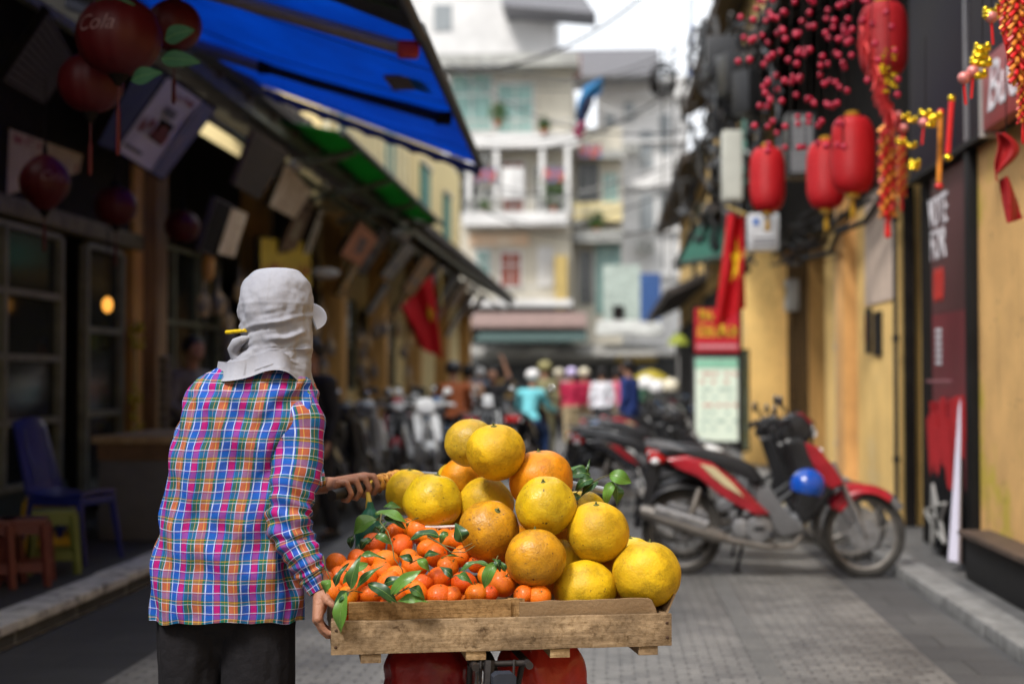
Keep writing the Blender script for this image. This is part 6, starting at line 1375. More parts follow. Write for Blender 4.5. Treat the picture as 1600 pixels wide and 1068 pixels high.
board('dark ribbed vent panel leaning high at the left edge', pxb([(0, 128), (70, 165), (118, 95), (76, 15)], (8.6, 9.3, 9.3, 8.5)), mat('grey_brown_louvre', (.05, .042, .042), .6, var=.2), [(.05, .06+k*.085, .95, .085+k*.085, M_dk) for k in range(11)])
board('cream signboard with dark red printing above the lintel behind a lantern', pxb([(6, 305), (114, 340), (132, 240), (10, 196)], (9.9, 11.4, 11.4, 9.9)), mat('cream_sign', (.42, .35, .24), .7, var=.2), wiggle(.06, .5, .78, .92, 3, M_sr, 3)+wiggle(.25, .45, .62, .68, 2, M_sr, 4)+wiggle(.65, .95, .68, .82, 2, M_sr, 5)+wiggle(.66, .92, .07, .14, 3, M_sr, 6))
board('pale peeling signboard leaning out, biggest right of the pillar', pxb([(418, 322), (460, 344), (490, 298), (446, 252)], (15.2, 16.6, 16.6, 15.0)), mat('pale_peeling_sign', (.80, .72, .60), .6, col2=(.42, .28, .17), vs=6), None)
board('narrow cream poster board below the dark boards', pxb([(338, 398), (366, 404), (388, 332), (362, 322)], (13.4, 14.0, 14.0, 13.4)), mat('cream_poster', (.80, .70, .52), .6, col2=(.36, .22, .12), vs=9), None)
board('long dark board leaning out left of the peeling signboard', pxb([(366, 288), (404, 312), (452, 240), (398, 205)], (13.2, 14.2, 14.4, 13.2)), mat('brown_board', (.035, .026, .022), .6), None, mat('brown_board_edge', (.10, .07, .055), .6))
board('dark board hanging between the cream poster and the lantern', pxb([(312, 392), (338, 402), (366, 322), (338, 308)], (12.9, 13.5, 13.5, 12.9)), M_dk, None, mat('grey_violet_edge', (.07, .06, .07), .6))
board('rust orange framed signboard with a dark square centre', pxb([(530, 398), (562, 418), (592, 372), (562, 344)], (18.8, 20.2, 20.2, 18.8)), mat('rust_orange_sign', (.46, .19, .10), .6, var=.3, vs=6), [(.35, .3, .7, .72, mat('dark_square', (.06, .06, .07), .5))])
board('yellow signboard with red lettering on the shopfront behind the hood', pxb([(404, 470), (487, 452), (487, 376), (404, 368)], (16.2, 18.4, 18.4, 16.2)), mat('mustard_sign', (.50, .34, .03), .6, var=.25), wiggle(.06, .48, .32, .56, 3, mat('brick_red_ink', (.28, .05, .03), .6), 7)+wiggle(.54, .94, .30, .54, 3, mat('brick_red_ink', (.28, .05, .03)), 8))
LBS = ['dark brown leaning board just past the rust orange one', 'grey leaning board in the row beneath the green awning', 'brown and ochre leaning board beneath the green awning end', 'violet grey leaning board left of the red flag', 'dark leaning board above the red flag', 'pale brown leaning board past the red flag', 'small dark leaning board near the far end of the eaves', 'last dark leaning board at the far end of the eaves']
cols = [(.05, .035, .03), (.30, .28, .27), (.36, .20, .08), (.28, .25, .28), (.05, .045, .05), (.36, .25, .17), (.10, .08, .07), (.20, .16, .14)]
for i in range(8):
    y = 21.3+i*2.5; l = 1.0+.3*(i % 3); zb = 2.9+.12*(i % 2); zt = 3.62
    board(LBS[i], [(-3.85, y, zb), (-3.85, y+l, zb), (-3.40, y+l, zt), (-3.40, y, zt)], mat('board_tone_%s' % 'abcdefgh'[i], cols[i], .6, var=.4, vs=4), [(.2, .3, .8, .4, M_sg), (.3, .6, .7, .68, M_sc)], group='boards leaning out under the left eaves')
XT = [('carved brown picture board under the eave beam, near the peeling signboard', 16.9, .8, 2.75, 3.5, (.16, .09, .05)), ('pale upright strip board beside the rust orange sign', 18.0, .35, 2.6, 3.5, (.55, .50, .44)), ('ochre framed picture leaning over the shop windows', 20.5, .6, 2.5, 3.15, (.42, .26, .09)),
      ('small grey framed picture low under the boards', 23.0, .6, 2.35, 2.85, (.32, .31, .31)), ('ochre hanging plaque low under the green awning', 25.4, .5, 2.3, 2.85, (.46, .28, .08)), ('pale violet plaque hanging low beyond the ochre one', 28.0, .7, 2.3, 2.9, (.40, .36, .40)), ('reddish plaque hanging low far along the shopfronts', 31.0, .8, 2.3, 2.9, (.34, .10, .07)), ('white plaque hanging low at the far shopfronts', 34.5, .8, 2.3, 2.9, (.60, .58, .54))]
for lab, y, l, zb, zt, cc in XT:
    k = XT.index((lab, y, l, zb, zt, cc)); xb = -4.0 if zb > 2.5 else -3.95
    board(lab, [(xb, y, zb), (xb, y+l, zb), (xb+.32, y+l, zt), (xb+.32, y, zt)], mat('plaque_tone_%s' % 'abcdefgh'[k], cc, .6, var=.5, vs=7), [(.12, .12, .88, .16, M_dk), (.12, .84, .88, .88, M_dk), (.3, .35, .7, .65, M_sc)])
GD = mat('mixed_goods', (.42, .28, .14), .6, col2=(.10, .09, .10), vs=4, sharp=(.45, .55)); rr = random.Random(8)
for k, (y, lab) in enumerate(((15.2, 'string of small hanging goods at the doorway behind the hood'), (19.5, 'string of pale hanging goods between ochre pillars'), (24.4, 'cluster of hanging goods at the second ochre pillar'), (29.0, 'cluster of hanging goods in the far doorway'))):
    r = thing('hanging_goods', lab, 'goods', (-4.1, y, 2.4))
    for q in range(9):
        b = MB(); p = (rr.uniform(-.1, .15), rr.uniform(-.9, .9), -rr.uniform(0, 1.3)); b.lathe([(.001, -.13), (.06, -.12), (.08, -.03), (.07, .06), (.02, .12), (.004, .3)], p, 10, sq=(1, 1)); b.build('hanging_item', GD, r)
# small pale gadgets under the eaves (lamps, boxes)
for lab, px, py, Y, d in (('small white junction box on the left eave beside the peeling signboard', 462, 258, 15.4, (.16, .2, .14)), ('round white wall lamp under the left eaves behind the hood brim', 506, 427, 18.5, (.42, .2, .16)), ('white oval meter box beneath the green awning', 628, 367, 22.5, (.3, .2, .22)), ('small ochre lampshade hanging over the shop window', 326, 415, 13.5, (.13, .13, .32))):
    c = at(px, py, Y); r = thing('wall_fixture', lab, 'fixture', c); b = MB(); b.ball((0, 0, 0), .5, 10, d); b.build('cover', M_och if 'ochre' in lab else mat('dingy_white_plastic', (.42, .40, .40), .5), r); b = MB(); b.cyl((0, 0, 0), (-.15, .0, .3), .012, n=6); b.build('bracket', M_dk, r)
# ================================================================ BLUE CHAIR, STOOLS, PLANTER, CLUTTER
M_bch = mat('blue_plastic', (.010, .016, .13), .35, var=.15); cz = .115
c = gnd(112, 875, cz); r = thing('plastic_chair', 'dark blue moulded plastic chair on the left pavement', 'chair', c, R(-12))
def chairpts(): pass
b = MB(); b.grid(lambda u, v: V((-.20+.40*v, (u-.5)*(.42-.02*v), .43+.015*math.cos((u-.5)*3)-.02*math.sin(PI*v))), 12, 12, th=.022); b.build('seat', M_bch, r)
b = MB(); b.grid(lambda u, v: V((-.20-.13*v+.03*math.cos((u-.5)*PI), (u-.5)*(.40-.06*v), .45+.48*v-.03*abs(u-.5)**2*4*(v > .9))), 14, 16, th=.018); bk = b.build('backrest', M_bch, r)
for k in range(5):
    b = MB(); y = (k-2)*.055; b.tube([(-.185, y, .52), (-.255, y, .72), (-.288, y*.95, .86)], [.006, .006, .006], 6); b.build('slat_ridge', M_bch, bk)
for sx, sy in ((-1, -1), (-1, 1), (1, -1), (1, 1)):
    b = MB(); b.tube([(sx*.17, sy*.185, .42), (sx*.205-.01*(sx < 0), sy*.205, .2), (sx*.235-.02*(sx < 0), sy*.215, 0)], [.028, .022, .017], 8, flat=.75); b.build('leg', M_bch, r)
b = MB(); b.box((0, 0, .395), (.40, .40, .05)); b.build('seat_skirt', M_bch, r, bevel=.01)
def stool(label, px, py, m, rz, h=.38, first=None, tw=.30):
    c = gnd(px, py, cz); r = thing('plastic_stool', label, 'stool', c, rz, 'low plastic stools on the left pavement')
    b = MB(); b.box((0, 0, h-.015), (tw*.82, tw*.82, .03)); b.cyl((0, 0, h-.001), (0, 0, h+.003), .03, n=16); b.build('seat', m, r, bevel=.010)
    for sx, sy in ((-1, -1), (-1, 1), (1, -1), (1, 1)):
        b = MB(); b.tube([(sx*tw*.37, sy*tw*.37, h-.03), (sx*tw*.47, sy*tw*.47, 0)], [.030, .024], 4, flat=1); b.build('leg', m, r)
    for q in range(4):
        a = q*PI/2; b = MB(); b.box((math.cos(a)*tw*.385, math.sin(a)*tw*.385, h-.055), (.012, tw*.7, .06), rz=a); b.build('upper_rail', m, r); b = MB(); b.box((math.cos(a)*tw*.44, math.sin(a)*tw*.44, .11), (.012, tw*.8, .055), rz=a); b.build('side_rail', m, r)
    return r
stool('brown-red low plastic stool at the left edge', 38, 912, mat('brown_red_plastic', (.095, .022, .018), .45, var=.2), .3)
stool('second brown-red low stool cut by the left edge', -12, 915, MATS['brown_red_plastic'], .2)
stool('olive green low plastic stool between the red and yellow ones', 84, 893, mat('olive_plastic', (.11, .13, .03), .45, var=.2), .35)
stool('mustard yellow low plastic stool behind the olive one', 78, 868, mat('mustard_plastic', (.42, .24, .01), .45, var=.2), .3, h=.40, tw=.36)
# counter block
r = thing('stall_counter', 'low grey block with a worn brown wooden top before the wooden pillar', 'counter', (-3.6, 10.6, cz)); b = MB(); b.bb((-3.72, 10.2, cz), (-3.12, 11.6, .82)); b.build('block', mat('dim_grey_board', (.075, .072, .078), .7, var=.15), r, world=True, bevel=.008)
b = MB(); b.bb((-3.76, 10.15, .823), (-3.08, 11.65, .875)); b.build('top', mat('worn_brown_top', (.34, .25, .14), .7, col2=(.14, .08, .04), vs=7), r, world=True, bevel=.006)
b = MB(); b.bb((-3.725, 10.185, .70), (-3.115, 10.197, .822)); b.build('apron', mat('dark_brown_apron', (.10, .055, .03), .7, var=.4, vs=8), r, world=True)
# yellow flowers/bag on the pillar, bottles behind
r = thing('flower_strand', 'bunch of yellow flowers tied to the wooden pillar', 'flowers', at(212, 560, 12.4)); rr = random.Random(4); b = MB()
for k in range(60):
    py = rr.choice((rr.uniform(505, 545), rr.uniform(600, 680))); p = at(212+rr.uniform(-10, 10), py, 12.4+rr.uniform(-.08, .08)); b.ball(p, rr.uniform(.018, .035), 4, (1, 1, .6))
b.build('blossoms', mat('yellow_blossom', (.45, .36, .01), .6, var=.3), r, world=True)
b = MB(); b.cyl(at(212, 500, 12.42), at(212, 692, 12.42), .008, n=5); b.build('stem', M_grnl, r, world=True)
r = thing('drink_cans', 'stack of pale drinks cans between the pillar and the seated man', 'cans', at(258, 690, 12.2)); b = MB()
for k in range(9):
    p = at(258, 690-k*15, 12.2); b.lathe([(.001, 0), (.05, 0), (.055, .01), (.055, .07), (.045, .08), (.001, .081)], p, 14)
b.build('can_stack', mat('pale_can', (.20, .18, .14), .4, col2=(.10, .09, .07), vs=14), r, world=True)
# amber lamp reflection / pendant in the doorway
r = thing('pendant_lamp', 'small glowing amber lamp seen inside the dark left doorway', 'lamp', at(168, 476, 10.9)); b = MB(); b.ball((0, 0, 0), .052, 10, (.8, .8, 1.2)); b.build('bulb', mat('amber_glow', (.9, .38, .06), .5, emit=.9), r); b = MB(); b.cyl((0, 0, .05), (0, 0, .9), .004, n=5); b.build('cord', M_dk, r)
# ================================================================ FLAGS
M_flag = mat('red_flag_cloth', (.60, .012, .02), .6, var=.15, vs=5, trans=.3); M_star = mat('flag_yellow', (.75, .50, .02), .6)
def flag(label, quad, Y, depth, pole, seed, star=None):
    q = [at(x, y, Y+depth*k) for k, (x, y) in enumerate(quad)]; r = thing('flag', label, 'flag', q[0], 0, 'red flags with a yellow star'); b = MB()
    def f(u, v):
        p = q[0].lerp(q[1], u).lerp(q[3].lerp(q[2], u), v); w_ = .10*math.sin(u*3*PI+v*3+seed)*(.3+u)+.05*noise.noise(V((u*4, v*4, seed))); return p+V((.25, 1, 0))*w_*.6
    b.grid(f, 30, 30, th=.004); b.build('cloth', M_flag, r, world=True, smooth=60)
    if star:
        b = MB(); u0, v0, s_ = star; vs = []
        for k in range(10):
            a = PI/2+k*PI/5; rr = s_ if k % 2 == 0 else s_*.4; vs.append(f(u0+rr*math.cos(a), v0-rr*math.sin(a))+V((0, -.03, 0)))
        c_ = f(u0, v0)+V((0, -.03, 0)); b.add([c_]+vs, [(0, 1+k, 1+(k+1) % 10) for k in range(10)]); b.add([p+V((0, .008, 0)) for p in [c_]+vs], [(0, 1+(k+1) % 10, 1+k) for k in range(10)]); b.build('star', M_star, r, world=True)
    b = MB(); b.cyl(at(*pole[0], Y), at(*pole[1], Y), .018, n=8); b.build('pole', mat('yellow_pole', (.42, .30, .10), .6), r, world=True)
flag('red flag with yellow star drooping from the right eaves above the red signboard', [(1136, 332), (1164, 340), (1163, 480), (1116, 515)], 15.0, .05, ((1134, 322), (1166, 336)), 1.0, (.60, .45, .24))
flag('red flag with yellow star hanging from the left eaves over the motorbikes', [(675, 428), (628, 480), (650, 540), (692, 560)], 22.0, .1, ((688, 420), (690, 480)), 2.2, (.2, .45, .13))
# ================================================================ RIGHT: SIGNS, BOXES, GARLANDS
def front_board(name, label, x0, y0, x1, y1, Y, face, parts=None, th=.12, cat='sign', frame_m=M_dk):
    a, c = at(x0, y1, Y), at(x1, y0, Y); r = thing(name, label, cat, ((a.x+c.x)/2, Y, a.z)); b = MB(); b.bb((a.x, Y, a.z), (c.x, Y+th, c.z)); b.build('case', frame_m, r, world=True, bevel=.01)
    b = MB(); b.bb((a.x+.03, Y-.006, a.z+.03), (c.x-.03, Y-.001, c.z-.03)); b.build('face', face, r, world=True, smooth=0)
    for (u0, v0, u1, v1, m) in parts or []:
        b = MB(); W_, H_ = c.x-a.x, c.z-a.z; b.bb((a.x+u0*W_, Y-.012, a.z+v0*H_), (a.x+u1*W_, Y-.007, a.z+v1*H_)); b.build('print', m, r, world=True, smooth=0)
    return r
rr = random.Random(6); M_sy = mat('sign_yellow', (.72, .50, .03), .5); M_spk = mat('sign_pink', (.6, .25, .28), .5)
prt = []
for (v0, v1, n, a0, a1) in ((.70, .92, 3, .12, .45), (.36, .60, 6, .10, .92)):
    for k in range(n):
        a = a0+(a1-a0)*k/n; w_ = (a1-a0)/n; prt += [(a+.1*w_, v0, a+.35*w_, v1, M_sy), (a+.1*w_, rr.choice((v0, v1-.05)), a+.85*w_, rr.choice((v0, v1-.05))+.06, M_sy), (a+.6*w_, v0, a+.85*w_, (v0+v1)/2, M_sy)]
prt += [(.08, .12, .92, .20, M_spk)]
front_board('signboard', 'red signboard with yellow lettering mounted over the pale menu board', 1082, 478, 1158, 553, 19.0, mat('sign_red', (.50, .015, .03), .45, var=.1), prt)
prt = [(.05, .86, .95, .97, mat('mint_green', (.28, .58, .42), .5))]
for k in range(8):
    v = .78-k*.09
    for q in range(3 if k % 2 else 5):
        u = .1+rr.random()*.12+q*(.27 if k % 2 else .16); prt.append((u, v, u+.1, v+.035, mat('faint_red_print', (.62, .34, .28), .5) if k in (0, 1, 4) else mat('faint_green_print', (.42, .55, .48), .5)))
front_board('menu_board', 'pale green tall lit menu board standing under the red signboard', 1083, 556, 1156, 692, 18.9, mat('pale_mint_panel', (.66, .74, .62), .4, var=.06, emit=.12), prt, frame_m=mat('dark_sign_case', (.05, .05, .055), .4))
r = front_board('side_banner', 'narrow coloured banner strip beside the yellow pier', 1158, 545, 1171, 705, 19.4, mat('pale_blue_strip', (.45, .62, .62), .5, col2=(.5, .55, .2), vs=7), None, th=.04)
r = front_board('ac_unit', 'white wall box with small printed stickers hanging over the yellow pier', 1171, 333, 1217, 390, 15.4, mat('dull_white_casing', (.52, .53, .55), .5), [(.12, .68, .32, .86, mat('blue_sticker', (.04, .14, .45), .5)), (.1, .14, .9, .2, M_sg), (.15, .28, .85, .33, M_sg)], th=.3, cat='box', frame_m=mat('dull_white_casing', (.52, .53, .55)))
r = front_board('tall_white_box', 'tall narrow off-white metal box mounted high right of the cables', 1130, 203, 1160, 312, 16.5, mat('offwhite_metal', (.50, .50, .44), .5, var=.1), None, th=.3, cat='box', frame_m=mat('offwhite_metal', (.50, .50, .44)))
r = front_board('ac_unit', 'pale grey air conditioning box behind the berry strands', 1230, 175, 1275, 275, 12.5, mat('shaded_grey_casing', (.22, .22, .22), .5, var=.2), [(.1, .1+k*.1, .9, .13+k*.1, M_sg) for k in range(8)], th=.3, cat='box', frame_m=M_metalD)
# intercom on the pier
p = atX(1362, 517, XR); r = thing('intercom', 'slim black intercom box fixed to the broad yellow pier', 'intercom', (XR-.03, p.y, p.z)); b = MB(); b.box((0, 0, 0), (.05, .09, .42)); b.build('casing', M_blkp, r, bevel=.008); b = MB(); b.box((-.028, 0, .02), (.004, .05, .24)); b.build('screen', mat('dim_red_screen', (.10, .02, .02), .3), r)
# green canvas awning (right, far)
slope = thing('awning', 'dark green canvas awning low on the right side in the distance', 'awning', at(1100, 380, 22)); b = MB()
q = [at(1060, 412, 24), at(1128, 402, 21), at(1150, 345, 21), at(1095, 350, 24)]; b.add([*q, *[p-V((0, 0, .05)) for p in q]], [(0, 1, 2, 3), (7, 6, 5, 4), (0, 4, 5, 1), (1, 5, 6, 2), (2, 6, 7, 3), (3, 7, 4, 0)]); b.build('canvas', mat('dark_green_canvas_right', (.02, .12, .085), .7, var=.2), slope, world=True)
b = MB(); b.cyl(q[0], q[1], .03, n=8); b.build('front_bar', M_metalD, slope, world=True)
# berry strands
M_ber = mat('red_berry', (.40, .010, .04), .35, var=.2); berry0 = None; rr = random.Random(11)
bm_ = MB(); bm_.ball((0, 0, 0), .019, 8, (1, 1, 1.05)); proto = None
for k in range(28):
    px = 1168+(k % 14)*16.5+rr.uniform(-5, 5); Y = (8.2 if k < 14 else 9.2)+rr.uniform(-.4, .4); top = rr.uniform(-40, 10); bot = min(235, 120+rr.uniform(0, 115)+(30 if 1180 < px < 1330 else -60))
    lab = 'thin strand of small red berries hanging from the right eaves above the long lanterns'
    pt, pb = at(px, top, Y), at(px+rr.uniform(-8, 8), bot, Y); r = thing('berry_strand', lab, 'garland', pt, 0, 'strands of red berries under the right eaves')
    b = MB(); b.cyl(pt, pb, .003, n=5); b.build('cord', M_dk, r, world=True); nb = int((bot-top)/36)+1
    for j in range(nb):
        t = (j+.4+rr.uniform(-.25, .25))/nb+.05; p = pt.lerp(pb, min(1, t))+V((rr.uniform(-.06, .06), rr.uniform(-.06, .06), 0))
        if proto is None: proto = bm_.build('berry', M_ber, r); o = proto
        else: o = proto.copy(); COL.objects.link(o); o.parent = r
        o.location = p-r.location
# firecracker garlands, gold ingots
M_fc = mat('firecracker_red', (.60, .02, .02), .35, var=.2); M_fo = mat('firecracker_orange_gold', (.75, .27, .04), .35, metal=.3, var=.3, vs=30)
def cracker(label, px, py0, py1, Y, wpx, seed, tassel=True, red_tail=.2):
    a, c = at(px, py0, Y), at(px, py1, Y); h = a.z-c.z; w_ = wpx*Y/F; rr = random.Random(seed); r = thing('firecracker_garland', label, 'garland', a, 0, 'firecracker garlands on the right'); b = MB(); g_ = MB(); n = max(4, int(h/(w_*.42)))
    for k in range(n):
        z = -h*(1-red_tail)*k/n
        for q in range(4):
            aa = q*PI/2+k*.7; d = V((math.cos(aa), math.sin(aa), -.75)); p0 = V((d.x*.006, d.y*.006, z)); p1 = p0+V((d.x*w_*.45, d.y*w_*.45, -w_*.42)); (b if (k+q) % 2 else g_).cyl(p0, p1, w_*.13, n=7)
    b.build('red_crackers', M_fc, r); g_.build('gold_crackers', M_fo, r)
    if tassel:
        t_ = MB(); t_.lathe([(w_*.12, -h), (w_*.2, -h+.01), (w_*.16, -h*(1-red_tail)-.01), (.004, -h*(1-red_tail)+.02)], n=10); t_.build('tassel', M_fc, r)
    b = MB(); b.cyl((0, 0, -h*.8), (0, 0, .3), .004, n=5); b.build('cord', M_dk, r); return r
cracker('orange and gold firecracker garland right of the biggest lantern', 1386, 195, 372, 9.0, 26, 1)
cracker('gold and red firecracker garland cut by the right edge, in front', 1589, -30, 168, 5.2, 26, 2, False)
cracker('lower firecracker string with teal bead ending in a long red tassel', 1597, 60, 225, 5.4, 15, 3)
cracker('dangling red firecracker string at the far right edge', 1572, -30, 70, 5.3, 17, 4)
cracker('fine gold firecracker string left of the biggest lantern shadow', 1408, 215, 330, 9.3, 14, 5)
# red cone streamer at the right edge
a, c = at(1578, 20, 5.35), at(1588, 115, 5.35); r = thing('red_streamer', 'red folded paper streamer with gold edge at the top right corner', 'streamer', a); b = MB()
b.grid(lambda u, v: at(1556+36*u+v*20*(1-u), 8+24*u*0+95*v, 5.38+.05*math.sin(u*8)), 14, 14, th=.003); b.build('paper', M_fc, r, world=True, smooth=40); b = MB(); b.cyl(at(1556, 8, 5.36), at(1594, 8, 5.36), .006, n=6); b.cyl(at(1559, 28, 5.36), at(1594, 26, 5.36), .006, n=6); b.build('gold_edge', M_gold, r, world=True)
# straight red / gold sticks
for lab, x0, y0, x1, y1, Y, m in (('slim pink-red paper stick with gold tips before the fascia', 1487, 158, 1481, 240, 7.2, M_fc), ('slim orange gold paper stick ending in a red tassel', 1470, 180, 1467, 285, 7.4, M_fo)):
    r = thing('paper_stick', lab, 'ornament', at(x0, y0, Y)); b = MB(); b.cyl(at(x0, y0, Y), at(x1, y1, Y), .014, n=10); b.build('stick', m, r, world=True); b = MB(); b.ball(at(x0, y0-4, Y), .02, 6); b.ball(at(x1, y1+6, Y), .022, 6, (1, 1, .8)); b.build('tips', M_gold if 'pink' in lab else M_fc, r, world=True)
# gold ingot clusters
def ingots(label, pts, Y, seed):
    rr = random.Random(seed); r = thing('ingot_cluster', label, 'ornament', at(*pts[0], Y), 0, 'gold ingot and bell clusters on the right'); b = MB(); p_ = MB(); t_ = MB()
    for k, (x, y) in enumerate(pts):
        c = at(x, y, Y); 
        if k % 3 == 2: p_.ball(c, .026, 7); [t_.cyl(c-V((0, 0, .02)), c-V((rr.uniform(-.01, .01), 0, .11)), .005, n=5)]
        else: b.ball(c, .024, 6, (1.5, .9, .7)); b.ball(c+V((.022, 0, .014)), .012, 5); b.ball(c+V((-.022, 0, .014)), .012, 5)
    b.build('ingots', M_gold, r, world=True); p_.build('pink_bells', mat('pink_gilt', (.65, .22, .20), .35, metal=.3), r, world=True); t_.build('red_tassels', M_fc, r, world=True)
    b = MB(); b.cyl(at(*pts[0], Y), at(pts[0][0], pts[0][1]-120, Y), .002, n=4); b.build('cord', M_dk, r, world=True)
ingots('shiny gold ingots and pink bells before the dark fascia, upper right', [(1535, 76), (1528, 98), (1506, 122), (1538, 100), (1530, 118), (1520, 112), (1532, 88)], 5.9, 1)
ingots('bright gold ingot cluster beside the upright paper sticks', [(1446, 178), (1458, 184), (1443, 192), (1453, 195), (1462, 182)], 7.3, 2)
ingots('gold ingots with red ribbons right of the firecracker garland', [(1414, 182), (1425, 188), (1404, 180), (1408, 222), (1424, 228), (1412, 200), (1430, 255), (1428, 262)], 8.4, 3)
ingots('small pink ball ornament hanging near the right edge', [(1549, 26), (1549, 20), (1549, 26)], 5.6, 4)
# red ribbon fish on the plaster wall
r = thing('ribbon_ornament', 'dark red folded ribbon ornament hanging before the ochre wall', 'ornament', at(1572, 210, 6.6)); b = MB()
b.grid(lambda u, v: at(1556+34*u*math.sin(PI*min(1, .12+v))+3*math.sin(v*7), 208+75*v, 6.6+.03*math.sin(u*6)), 8, 16, th=.004); b.grid(lambda u, v: at(1560+(14+10*v)*u+14*v, 283+66*v-8*u, 6.58+.03*math.sin(u*5+v*4)), 8, 12, th=.004); b.build('ribbon', mat('dark_red_ribbon', (.28, .01, .012), .5), r, world=True, smooth=60)
b = MB(); b.cyl(at(1572, 210, 6.6), at(1572, 90, 6.6), .003, n=4); b.build('cord', M_dk, r, world=True)
# red brand sign on the fascia: plane X = const facing the street
p = [atX(1541, 210, 2.22), atX(1600, 150, 2.22), atX(1600, 108, 2.22), atX(1547, 92, 2.22)]
r = thing('fascia_sign', 'red sign with white script lettering on the dark fascia', 'sign', (2.22, p[0].y, p[0].z)); y0 = atX(1543, 150, 2.22).y; b = MB(); za, zb = atX(1543, 206, 2.22).z, atX(1545, 93, 2.22).z
b.bb((2.19, y0-1.5, za), (2.277, y0, zb)); b.build('panel', mat('sign_dark_red', (.30, .025, .03), .4), r, world=True, bevel=.006); b = MB(); b.bb((2.18, y0+.002, za-.03), (2.277, y0+.04, zb+.03)); b.build('edge_trim', M_alu, r, world=True)
text_mesh('lettering', 'Bud', .40, M_txtW, r, basis(V((2.186, y0-.42, (za+zb)/2))-r.location, (0, -1, 0), (0, 0, 1)), .003, shear=.35)
# ================================================================ CABLES
def sagc(a, c, sag, n=16): return [a.lerp(c, i/n)-V((0, 0, sag*4*(i/n)*(1-i/n))) for i in range(n+1)]
def cable(label, a, c, sag, rad, m=M_blkp, name='cable'): r = thing(name, label, 'cable', a); b = MB(); b.tube(sagc(V(a), V(c), sag), rad, 6); b.build('wire', m, r, world=True); return r
cable('thick sagging black cable crossing the sky from the blue awning to the upper right', at(660, 108, 26), at(1010, -10, 30), .55, .035)
cable('cable crossing in front of the cream building below the thick one', at(760, 232, 30), at(1075, 120, 28), .5, .022)
cable('slender wire running level above the street to the right house', at(700, 95, 34), at(1100, 200, 24), .7, .02)
cable('slender vertical wire left of the two at the top right', at(1036, -20, 30), at(1036, 420, 30), 0, .016)
cable('slender vertical wire nearest the dark cable tangle', at(1053, -20, 29), at(1050, 430, 29), 0, .018)
cable('thin vertical blue cord hanging at the top right of the sky', at(1081, -20, 22), at(1078, 120, 22), 0, .022, mat('blue_cord', (.12, .16, .30), .5))
for k, (x0, y0, x1, y1) in enumerate(((905, 300, 1075, 180), (880, 330, 1070, 250), (930, 160, 1065, 150))):
    cable(['pale wire crossing before the white tower, upper', 'pale wire crossing before the white tower, lower', 'level pale wire at the roofline of the white tower'][k], at(x0, y0, 40), at(x1, y1, 36), .4, .02, M_alu)
# junction ball on wires
r = thing('cable_coil', 'coil of spare cable hung on the wires against the sky', 'cable coil', at(1036, 115, 29.5)); b = MB()
for k in range(9): b.torus((0, .02*k-.08, -.03*k), .22+.02*(k % 3), .02, 'Y', 20, 5)
b.build('loops', M_dk, r)
# tangle of cables on the right
tang_ = thing('cable_tangle', 'heavy tangle of black cables looping along the right houses under the roofs', 'cables', at(1130, 200, 20)); rr = random.Random(31)
for k in range(46):
    x0, y0 = rr.uniform(1085, 1200), rr.uniform(20, 260); x1, y1 = x0+rr.uniform(-70, 40), y0+rr.uniform(10, 200); Y0 = 24-(x0-1080)/120*9; Y1 = min(27, max(14, 24-(x1-1080)/120*9))
    pts = sagc(at(x0, y0, Y0), at(max(1062, x1), y1, Y1), rr.uniform(-.2, .9)); b = MB(); b.tube([p+V((rr.uniform(-.04, .04), rr.uniform(-.1, .1), rr.uniform(-.05, .05))) for p in pts], rr.uniform(.015, .045), 6); b.build('cable_strand', M_blkp if k % 5 else M_metalD, tang_, world=True)
for k in range(16):
    c = at(rr.uniform(1090, 1180), rr.uniform(60, 190), rr.uniform(16, 22)); b = MB()
    for q in range(3): b.torus(c, rr.uniform(.12, .3), rr.uniform(.015, .03), rr.choice('XY'), 20, 6)
    b.build('cable_loop', M_blkp, tang_, world=True)
for k in range(3):
    b = MB(); c = at(1125+k*25, 90+k*28, 18-k); b.box(c, (.35, .3, .5), rz=.3*k); b.build('junction_box', M_metalD, tang_, world=True, bevel=.03)
# cloth caught on the wires
r = thing('caught_rag', 'blue and pink rag caught on the overhead wires', 'cloth', at(915, 160, 32)); 
def rag(pts, Y, ws, m, nm):
    b = MB(); P0 = [at(x, y, Y) for x, y in pts]; n = len(P0)-1
    def f(u, v):
        t = v*n; i = min(int(t), n-1); p = P0[i].lerp(P0[i+1], t-i); w_ = ws[i]+(ws[i+1]-ws[i])*(t-i); return p+V((.8, .5*math.sin(v*9), -.3))*(u-.5)*w_+V((0, .12*math.sin(u*7+v*5), 0))
    b.grid(f, 10, 24, th=.01); b.build(nm, m, r, world=True, smooth=60)
rag([(940, 122), (925, 140), (912, 160), (905, 190)], 32, [.1, .5, .3, .2], mat('teal_blue_rag', (.02, .16, .36), .6, var=.3), 'blue_cloth')
rag([(922, 150), (915, 172), (906, 200)], 31.9, [.2, .25, .15], mat('dark_rag', (.02, .025, .06), .6), 'dark_cloth')
rag([(910, 190), (906, 203), (902, 215)], 31.85, [.2, .3, .15], mat('crimson_rag', (.40, .03, .12), .6), 'pink_cloth')
